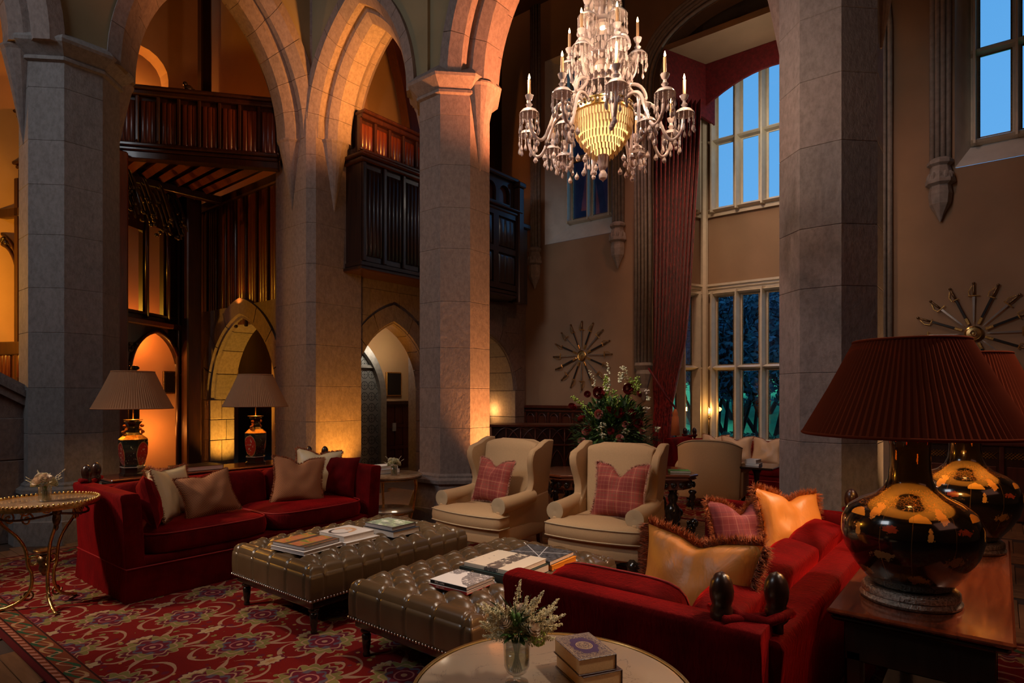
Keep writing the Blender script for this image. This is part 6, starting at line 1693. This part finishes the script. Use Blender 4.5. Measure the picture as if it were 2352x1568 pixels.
for k, (px, py, rr, m) in enumerate(((1372, 902, .055, 'red_petal'), (1440, 893, .05, 'red_petal'), (1367, 951, .042, 'pink_petal'), (1411, 948, .045, 'red_petal'), (1442, 950, .045, 'red_petal'), (1390, 942, .035, 'red_petal'), (1332, 962, .045, 'red_petal'), (1312, 934, .04, 'red_petal'), (1456, 972, .04, 'red_petal'), (1342, 985, .03, 'red_petal'), (1368, 985, .03, 'cream_petal'), (1424, 975, .03, 'pink_petal'), (1424, 992, .03, 'cream_petal'), (1337, 992, .035, 'pink_petal'), (1330, 1012, .035, 'pink_petal'), (1410, 1006, .035, 'pink_petal'), (1505, 985, .03, 'cream_petal'), (1478, 1008, .03, 'cream_petal'), (1482, 940, .028, 'rose_petal'), (1465, 905, .03, 'red_petal'), (1346, 905, .03, 'red_petal'), (1484, 900, .024, 'rose_petal'), (1486, 915, .022, 'cream_petal'), (1465, 990, .03, 'pink_petal'), (1390, 990, .03, 'red_petal'), (1374, 975, .028, 'cream_petal'), (1425, 860, .03, 'cream_petal'), (1422, 872, .03, 'cream_petal'), (1427, 845, .02, 'cream_petal'), (1372, 1000, .03, 'cream_petal'))):
    of = sqrt(max(.01, .42**2-((px-1408)/FPX*6.75)**2-(max(0, zat(py, 6.75)-tz-.36))**2))*.9
    c = cw(px, py, of, 6.75-of*.0); c = c*(1) ; k_ = (6.75-of)/6.75
    l = (px-1408)/FPX*6.75*k_; c = Vector((Rv[0]*l-Fv[0]*of, Rv[1]*l-Fv[1]*of, zat(py, 6.75-of)-tz)); 
    if m in ('cream_petal', 'rose_petal'):
        g = MB()
        for q in range(16):
            v_ = Vector((random.gauss(0, 1), random.gauss(0, 1), random.gauss(0, 1.2))); v_ = v_.normalized()*rr*random.uniform(.5, 1.3); g.ell(c+v_, (.012, .012, .010), 6, 4)
        part('blossom_cluster', g, m, r, 180, kind='stuff')
    else: part('bloom', rose(c, rr*1.15, None, (-Fv[0]+random.gauss(0, .5), -Fv[1]+random.gauss(0, .5), random.uniform(-.1, .8))), m, r, 180)
# ================================================================== carved table
TA = ANG-pi/2
ct = thing('carved_table', 'heavily carved dark oak centre table behind the wing chairs, under the flower arrangement', 'table', (TX, TY, 0), TA)
ct.location = (at(1420, 6.75)[0], at(1420, 6.75)[1], 0)
tl, tw = .80, .40
def oct2(a, b, c): return [(-a+c, -b), (a-c, -b), (a, -b+c), (a, b-c), (a-c, b), (-a+c, b), (-a, b-c), (-a, -b+c)]
part('top', MB().loft([[(x, y, z) for x, y in oct2(tl*k, tw*k if k > .9 else tw*k, .12)] for k, z in ((.955, .635), (.985, .65), (.97, .665), (1.0, .68), (1.0, .692), (.985, .70))]), 'mahogany', ct)
part('frieze', MB().prism(oct2(tl*.92, tw*.9, .12), .54, .636), 'mahogany', ct)
for k in range(17):
    x = -tl*.86+tl*1.72*k/16
    for sy in (-1, 1):
        part('carved_scroll', MB().tube([(x+.030*(1-.7*i/12)*cos(i*.9), sy*(tw*.92), .588+.030*(1-.7*i/12)*sin(i*.9)) for i in range(13)], .009, 5), 'ebonised', ct, 180)
for k in range(7):
    y = -tw*.7+tw*1.4*k/6
    for sx in (-1, 1): part('carved_scroll', MB().ell((sx*tl*.94, y, .588), (.022, .03, .034), 7, 5), 'ebonised', ct, 180)
for sx in (-1, 1):
    for sy in (-1, 1):
        x, y = sx*tl*.80, sy*tw*.72
        part('drop_pendant', MB().lathe([(.03, .54), (.045, .52), (.025, .49), (.035, .47), (.03, .44), (.012, .42), (.028, .40), (.02, .37), (.004, .33)], 10, (sx*tl*.90, sy*tw*.86, 0)), 'ebonised', ct, 180)
        part('leg', MB().lathe([(.05, .10), (.06, .13), (.04, .17), (.07, .23), (.085, .29), (.07, .35), (.035, .39), (.05, .42), (.055, .46), (.035, .50), (.06, .545)], 14, (sx*tl*.66, y, 0)), 'ebonised', ct, 180)
        g = MB().ell((sx*tl*.84, y, .05), (.10, .075, .048), 10, 6).ell((sx*tl*.90, y, .12), (.055, .05, .05), 9, 6).ell((sx*tl*.94, y, .18), (.05, .048, .05), 9, 6)
        for q in range(8): g.ell((sx*tl*.92+.045*cos(q*.8), y+.045*sin(q*.8), .17+.02*sin(q*2)), (.02, .02, .02), 6, 4)
        part('lion_foot', g, 'ebonised', ct, 180)
    part('stretcher', MB().b2(sx*tl*.80-.08, sx*tl*.80+.05, -tw*.8, tw*.8, .055, .11, .02), 'ebonised', ct)
part('stretcher', MB().b2(-tl*.75, tl*.75, -.05, .05, .06, .11, .02), 'ebonised', ct)
X, Y = at(1560, 6.62); book((X, Y, .7015), TA-.1, .22, .17, .02, 'green and white brochure at the right end of the carved table', 'leaf_green', 'white_cover')
# ================================================================== reception desk
dA = at(1130, 9.55); dB = at(1365, 9.35); L_ = sqrt((dB[0]-dA[0])**2+(dB[1]-dA[1])**2); da = atan2(dB[1]-dA[1], dB[0]-dA[0])
dk = thing('reception_desk', 'dark oak reception counter with interlaced arch tracery, behind the wing chairs', 'counter', (dA[0], dA[1], 0), da)
part('carcass', MB().b2(0, L_, 0, .55, .001, 1.03), 'dark_oak', dk); part('countertop', MB().b2(-.04, L_+.04, -.05, .60, 1.03, 1.07, .012), 'red_oak', dk)
part('rail', MB().b2(-.02, L_+.02, -.03, .02, .74, .775, .01), 'red_oak', dk); part('plinth', MB().b2(-.02, L_+.02, -.03, .02, .001, .12, .01), 'dark_oak', dk)
n = 7; w = L_/n; st = MB().tube([(0, -.012, .12), (0, -.012, 1.03)], .012, 6).mesh('stile', 'red_oak', 180)
ar = MB().tube([(x, -.015, z) for x, z in arcpts(-w/2+.01, w/2-.01, .42, .26, 8)], .009, 6).mesh('tracery', 'red_oak', 180)
x1 = MB().tube([(-w*1.0+w*2*i/10, -.015, .79+.23*(1-((-1+2*i/10))**2)) for i in range(11)], .009, 6).mesh('tracery', 'red_oak', 180)
for i in range(n+1): piece(st, 'stile', dk, (i*w, 0, 0))
for i in range(n): piece(ar, 'tracery', dk, ((i+.5)*w, 0, 0))
for i in range(1, n): piece(x1, 'tracery', dk, (i*w, 0, 0))
# small dark table with books by the bay sofa
X, Y = at(1738, 8.05); r = thing('small_table', 'small dark square table beside the far tan armchair', 'side table', (X, Y, 0), SF(0))
part('top', MB().b2(-.30, .30, -.28, .28, .58, .61, .008), 'ebonised', r); part('pedestal', MB().lathe([(.16, RZ+.002), (.14, .05), (.03, .09), (.045, .2), (.025, .35), (.04, .5), (.08, .58)], 14), 'ebonised', r, 180)
book((X-.05, Y+.02, .611), SF(5), .24, .17, .028, 'lower pale book on the small dark table by the pillar', 'white_cover', 'paper'); book((X-.06, Y+.03, .6395), SF(-3), .20, .15, .05, 'thick cream book on top of the pair by the pillar', 'white_cover', 'paper')
# ================================================================== curtain and pelmet
def curtain_mat():
    t = NT('damask_red'); n = t.noise(26, 4, .6, t.stretch((1, 1, .5)), .8); t.set(Base_Color=t.ramp(n, [(.42, (.085, .003, .004)), (.52, (.24, .014, .012)), (.62, (.36, .03, .025))]), Roughness=.5); t.b.inputs['Sheen Weight'].default_value = .12; MAT['damask_red'] = t.m
    mat('curtain_red', (.13, .006, .008), .7, nscale=20, namt=.4, sheen=.4)
curtain_mat()
cu = thing('bay_curtain', 'long red damask curtain drawn back with a tasselled cord, left side of the bay', 'curtain')
edge = [(7.0, 1612), (6.4, 1611), (5.5, 1607), (4.4, 1598), (3.2, 1588), (2.4, 1578), (1.75, 1560), (1.35, 1549), (.9, 1547), (.02, 1546)]
def epx(z):
    for (z1, p1), (z0, p0) in zip(edge, edge[1:]):
        if z >= z0: return p0+(p1-p0)*(z-z0)/(z1-z0)
    return 1546
def cpt(u, v):
    z = .015+v*6.6; pe = epx(z); a = Vector((9.86, 4.72)); q = at(pe, 10.25+(pe-1545)*.005); b = Vector(q)
    u2 = u; nf = 11; p = a.lerp(b, u2); d = (b-a).normalized(); nrm = Vector((-d.y, d.x)); amp = .10*(.45+.55*min(1, (pe-1520)/80))
    tight = math.exp(-((z-1.35)/.25)**2); amp *= 1-.6*tight
    w = sin(u2*nf*2*pi+.6*sin(z*.7+u2*4))*amp+.02*sin(u2*23+z)
    return (p.x-nrm.x*w*-1-.03, p.y+nrm.y*w, z)
part('drape', MB().grid(lambda u, v: cpt(u, v), 180, 70), 'damask_red', cu, 180)
a = cpt(0, 1.75/6.6); b = cpt(.98, 1.32/6.6)
part('tieback_cord', MB().tube([(*at(q, d_), zat(y_, d_)) for q, y_, d_ in ((1490, 846, 10.25), (1500, 862, 10.0), (1515, 886, 9.92), (1530, 910, 9.92), (1545, 928, 9.94), (1553, 940, 9.98), (1551, 950, 9.96))], .016, 8), 'curtain_red', cu, 180)
X, Y = at(1551, 9.96); part('tassel', MB().lathe([(.02, 1.30), (.035, 1.26), (.05, 1.22), (.04, 1.19), (.055, 1.17), (.075, .88), (.06, .87)], 18, (X, Y, 0)), 'tassel', cu, 180)
pe = thing('pelmet', 'deep dark red pelmet with curved lower edge round the top of the bay', 'pelmet')
L, mf = side(B1, B2)
low = [(L*(i/16), 6.60+.50*sin(pi*i/16)**.8) for i in range(17)]
g = holed([(0, BT-.005)]+low+[(L, BT-.005)], [], .05); g.map(lambda v: mf(v[0], v[2]-.30, v[1])); part('valance', g, 'curtain_red', pe)
L2_, mf2 = side(B0, B1)
low = [(L2_*(i/8), 6.45+.12*sin(pi*i/8)) for i in range(9)]
g = holed([(0, BT-.005)]+low+[(L2_, BT-.005)], [], .05); g.map(lambda v: mf2(v[0], v[2]-.26, v[1])); part('valance', g, 'curtain_red', pe)
# ================================================================== sword trophies
def trophy(y, z, which, n=16):
    c = thing('trophy_boss', 'round engraved brass disc at the centre of the '+which+' sword star', 'wall ornament', (WX-.03, y, z))
    part('disc', MB().lathe([(.095, 0), (.10, .012), (.085, .022), (.078, .016), (.03, .022), (0, .026)], 28).map(lambda v: (-v[2], v[0], v[1])), 'brass', c, 40)
    part('crest', MB().tube([(-.028, .035*cos(i*.55)*(1-i*.03), .045*sin(i*.55)*(1-i*.03)) for i in range(16)], .006, 5), 'dark_bronze', c, 180)
    clock = ['twelve', 'half past twelve', 'one', 'two', 'three', 'half past three', 'four', 'five', 'six', 'half past six', 'seven', 'eight', 'nine', 'half past nine', 'ten', 'eleven']
    M = []
    for black in (0, 1):
        r0, r1, r2 = .14, .48, .66
        sc = MB().box((0, 0, (r0+r1)/2), (.012, .030, r1-r0), .004) if black else MB().add([(-.004, -.014, r1), (.004, -.014, r1), (.004, .014, r1), (-.004, .014, r1), (-.003, -.008, r0+.03), (.003, -.008, r0+.03), (.003, .008, r0+.03), (-.003, .008, r0+.03), (0, 0, r0-.02)], [(0, 1, 2, 3), (0, 4, 5, 1), (1, 5, 6, 2), (2, 6, 7, 3), (3, 7, 4, 0), (4, 8, 5), (5, 8, 6), (6, 8, 7), (7, 8, 4)])
        hl = MB().tube([(0, 0, r1+.02), (0, 0, r1+.07), (0, 0, r1+.13), (0, 0, r2-.02)], [.010, .014, .012, .010], 8).ell((0, 0, r2-.008), (.018, .018, .018), 8, 6)
        gd = MB().box((0, 0, r1+.012), (.02, .12 if not black else .07, .014), .004).tube([(0, .045, r1+.01), (0, .055, r1+.07), (0, .02, r1+.14)], .006, 5)
        tip = MB().box((0, 0, r0+.035), (.014, .034, .09), .004)
        M.append((sc.mesh('scabbard' if black else 'blade', 'black' if black else 'steel'), hl.mesh('grip', 'dark_bronze', 180), gd.mesh('guard', 'gilt'), tip.mesh('mount', 'gilt')))
    for k in range(n):
        a = -2*pi*k/n; black = k % 2
        s = thing('sword', ('black-sheathed sword' if black else 'bare-bladed sword')+' pointing to '+clock[k]+" o'clock on the "+which+' sword star', 'sword', (WX-.035, y, z), 0, 'swords of the '+which+' star')
        s.rotation_euler = (a*-1 if False else -a*-1, 0, 0)
        me = M[black]
        piece(me[0], 'scabbard' if black else 'blade', s, (0, 0, 0)); h_ = piece(me[1], 'grip', s, (0, 0, 0)); piece(me[2], 'guard', s, (0, 0, 0))
        if black: piece(me[3], 'mount', s, (0, 0, 0))
trophy(6.24, 2.28, 'left-hand'); trophy(.27, 2.33, 'right-hand')
# ================================================================== wall candle lights
def sconce(loc, label, w=4):
    r = thing('candle_light', label, 'wall light', loc)
    part('stem', MB().tube([(0, 0, -.28), (0, 0, -.02)], .007, 8), 'brass', r, 180); part('cup', MB().lathe([(.006, -.03), (.03, -.005), (.036, .0), (.03, .004)], 16), 'brass', r, 180)
    part('candle', MB().lathe([(.011, 0), (.011, .07)], 12), 'candle', r, 180); part('flame', MB().lathe([(.002, .07), (.010, .085), (.008, .10), (.001, .125)], 10), 'flame', r, 180)
    part('glass_chimney', MB().lathe([(.034, .0), (.038, .04), (.036, .18)], 18, cap=False), 'clear_glass', r, 180)
    if 'hook' in label or True: part('bracket', MB().tube([(0, 0, -.15), (.11, 0, -.17)], .006, 6), 'brass', r, 180)
    point((loc[0]-.05, loc[1]-.05, loc[2]+.14), (1, .50, .14), w, .04)
X, Y = 10.93, 4.15; sconce((X, Y, 1.12), 'glass-chimneyed candle light on the pale bay post', 5)
X, Y = 9.47, 8.22; sconce((X, Y, 1.07), 'candle light glowing inside the right stone doorway', 16)
X, Y = at(1117, 12.3); r = thing('arched_panel', 'small red-brown arched wooden panel behind the candle light in the doorway', 'chair')  # reddish arched wooden panel, modelled as one upright board
part('backrest', onX(holed([(X-.25, 0)]+arcpts(X-.25, X+.12, 1.30, .16, 6)+[(X+.12, 0)], [], .04), 8.6), 'red_oak', r)
# ================================================================== chandelier
CD = 4.40; CX, CY = at(1385, CD)
ch = thing('crystal_chandelier', 'large tiered crystal chandelier with lit candle bulbs and a glowing prism bowl', 'chandelier', (CX, CY, 0), ANG-pi/2)
def cz(py, d=CD): return zat(py, d)
random.seed(9)
def bead_strand(n, r, drop):
    g = MB(); z = 0
    for i in range(n): g.ell((0, 0, z-r), (r, r, r*1.0), 6, 4); z -= 2*r*.98
    z -= .002; g.lathe([(.001, z), (.0045, z-.004), (.002, z-.008), (.006, z-.016), (drop*.45, z-.022-drop*.55), (drop*.40, z-.022-drop*.95), (drop*.2, z-.022-drop*1.25), (.001, z-.022-drop*1.4)], 8); return g
st_s = bead_strand(5, .0042, .017).mesh('crystal_drop', 'crystal', 30); st_l = bead_strand(9, .0045, .024).mesh('crystal_drop', 'crystal', 30); st_x = bead_strand(3, .005, .030).mesh('crystal_drop', 'crystal', 30)
pear = MB().lathe([(.001, 0), (.004, -.004), (.0, -.006), (.006, -.012), (.016, -.03), (.017, -.042), (.009, -.056), (.001, -.06)], 8).mesh('crystal_drop', 'crystal', 30)
cup = MB().lathe([(.006, .0), (.03, -.004), (.055, -.016), (.068, -.034), (.071, -.036), (.069, -.030), (.052, -.008), (.03, .004), (.012, .008), (.014, .02), (.024, .032), (.014, .042), (.011, .06), (.022, .072), (.030, .095), (.024, .095), (.014, .08)], 18).map(lambda v: v)
cup = cup.mesh('drip_cup', 'crystal', 40)
cand = MB().lathe([(.0105, 0), (.0105, .115), (.006, .118)], 10).mesh('candle', 'candle', 60)
flm = MB().lathe([(.002, .116), (.008, .127), (.007, .138), (.001, .158)], 8).mesh('flame', 'flame', 180)
def armpath(P, rad, nm='arm', tw=True):
    S_ = [Vector(p) for p in P]
    for _ in range(3):
        N = [S_[0]]
        for i in range(len(S_)-1): N += [S_[i].lerp(S_[i+1], .25), S_[i].lerp(S_[i+1], .75)]
        S_ = N+[S_[-1]]
    n = len(S_); return MB().tube(S_, [rad*(1+.16*(i % 2)) for i in range(n)], 7)
def ring_of(n, r, zc, zrim, rrim, off, dropmesh, candle=True, low=False, zf=None):
    for k in range(n):
        a = 2*pi*k/n+off; c, s = cos(a), sin(a)
        # local frame: -y faces the camera
        if candle:
            P = [(rrim*.9, zrim), (rrim+.06, zrim+.05), (rrim+.16, zrim+.02), (rrim+.20, zrim-.12), (r-.10, zc-.22), (r-.02, zc-.17), (r, zc-.02)]
        else:
            P = [(rrim*.9, zrim), (rrim+.05, zrim+.06), (rrim+.12, zrim+.04), (rrim+.12, zrim-.16), (r-.08, zc-.14), (r, zc-.10), (r, zc-.02)]
        g = armpath([(c*q, s*q, z) for q, z in P], .0115)
        arm = part('arm', g, 'crystal', ch, 180)
        cp_ = piece(cup, 'drip_cup', ch, (c*r, s*r, zc))
        if candle:
            cd = piece(cand, 'candle', ch, (c*r, s*r, zc+.09)); piece(flm, 'flame', ch, (c*r, s*r, zc+.09))
        for j in range(12):
            b = 2*pi*j/12+a; piece((dropmesh, st_s, st_l)[j % 3], 'crystal_drop', cp_, (.066*cos(b), .066*sin(b), -.034))
        for j in range(3): piece(pear, 'crystal_drop', arm, (c*(r-.06-.07*j), s*(r-.06-.07*j), zc-.19+.01*j))
ZR = cz(262)
ring_of(10, .565, 3.52, ZR, .20, -pi/2, st_l)
ring_of(4, .39, 3.40, ZR, .20, -pi/2+.70, st_x, candle=False)
ring_of(6, .245, 3.98, cz(215), .12, -pi/2+.25, st_s)
ring_of(4, .15, 4.24, cz(120), .08, -pi/2+.6, st_s)
# bowl of prisms
prism = MB().lathe([(.0035, 0), (.0055, -.006), (.0055, -.050), (.002, -.062)], 4).mesh('prism', 'bowl_crystal')
BZ = cz(262)
for t_, (rr, z, n) in enumerate(((.212, BZ-.02, 60), (.205, BZ-.075, 56), (.190, BZ-.12, 48), (.165, BZ-.165, 42), (.135, BZ-.205, 34), (.105, BZ-.24, 26), (.075, BZ-.27, 18))):
    for j in range(n):
        a = 2*pi*(j+.5*(t_ % 2))/n
        piece(prism, 'prism', ch, (rr*cos(a), rr*sin(a), z), a, sc=(1, 1, 1.1 if t_ < 2 else .85))
part('bowl_liner', MB().lathe([(.204, BZ-.01), (.198, BZ-.08), (.175, BZ-.15), (.14, BZ-.21), (.09, BZ-.26), (.04, BZ-.30), (.0, BZ-.305)], 36), 'bowl_crystal', ch, 180)
part('rim_band', MB().lathe([(.210, BZ-.02), (.222, BZ-.015), (.222, BZ-.004), (.216, BZ), (.216, BZ+.028), (.222, BZ+.032), (.222, BZ+.042), (.208, BZ+.044)], 48), 'brass', ch, 40)
g = MB()
for j in range(40): a = 2*pi*j/40; g.ell((.222*cos(a), .222*sin(a), BZ+.014), (.009, .009, .011), 6, 5)
part('rim_jewels', g, 'crystal', ch, 30, kind='stuff')
part('finial', MB().lathe([(.03, BZ-.29), (.040, BZ-.30), (.038, BZ-.32), (.034, BZ-.38), (.022, BZ-.40), (.012, BZ-.405), (.02, BZ-.415), (.032, BZ-.44), (.028, BZ-.465), (.008, BZ-.48), (.002, BZ-.49)], 18), 'crystal', ch, 40)
# central stem of stacked cut glass
part('stem', MB().lathe([(.05, BZ+.04), (.035, BZ+.08), (.06, BZ+.13), (.035, BZ+.18), (.05, BZ+.24), (.085, BZ+.32), (.05, BZ+.38), (.035, BZ+.44), (.06, BZ+.50), (.03, BZ+.56), (.045, BZ+.62), (.075, BZ+.68), (.04, BZ+.73), (.03, BZ+.8), (.06, BZ+.9), (.03, BZ+1.0), (.05, BZ+1.1), (.02, BZ+1.2)], 16), 'crystal', ch, 30)
part('suspension_rod', MB().tube([(0, 0, BZ+1.15), (0, 0, TOP-.31)], .012, 8), 'brass', ch, 180)
for (rr, z, n, me) in ((.19, BZ+.17, 26, st_l), (.13, BZ+.26, 18, st_l), (.20, BZ+.36, 26, st_l), (.13, BZ+.50, 18, st_l), (.12, BZ+.62, 16, st_l), (.13, BZ+.80, 18, st_l), (.12, BZ+.90, 18, st_s), (.13, BZ+1.0, 18, st_l)):
    cn = part('canopy', MB().lathe([(.03, z+.03), (rr*.6, z+.024), (rr, z), (rr+.003, z-.004), (rr*.6, z+.016)], 20), 'crystal', ch, 40)
    for j in range(n): a = 2*pi*j/n+z*9; piece(me, 'crystal_drop', cn, (rr*cos(a), rr*sin(a), z-.003), sc=(1.3, 1.3, 1.15))
# crown of spires standing on the rim
for j in range(10):
    a = 2*pi*(j+.5)/10; c, s = cos(a), sin(a)
    part('spire', MB().tube([(c*q, s*q, z) for q, z in ((.20, BZ+.04), (.17, BZ+.12), (.13, BZ+.22), (.17, BZ+.31), (.19, BZ+.33))], [.010, .008, .007, .006, .003], 6), 'crystal', ch, 180)
for z, w, r_ in ((BZ-.12, 3.2, .015), (BZ+.30, 8, .015), (BZ+.62, 8, .015), (BZ+.95, 4, .015)): point((CX, CY, z), (1, .66, .36), w, r_)
for k in range(5):
    a = 2*pi*k/5; point((CX+.62*cos(a), CY+.62*sin(a), 3.80), (1, .64, .42), 12, .012)
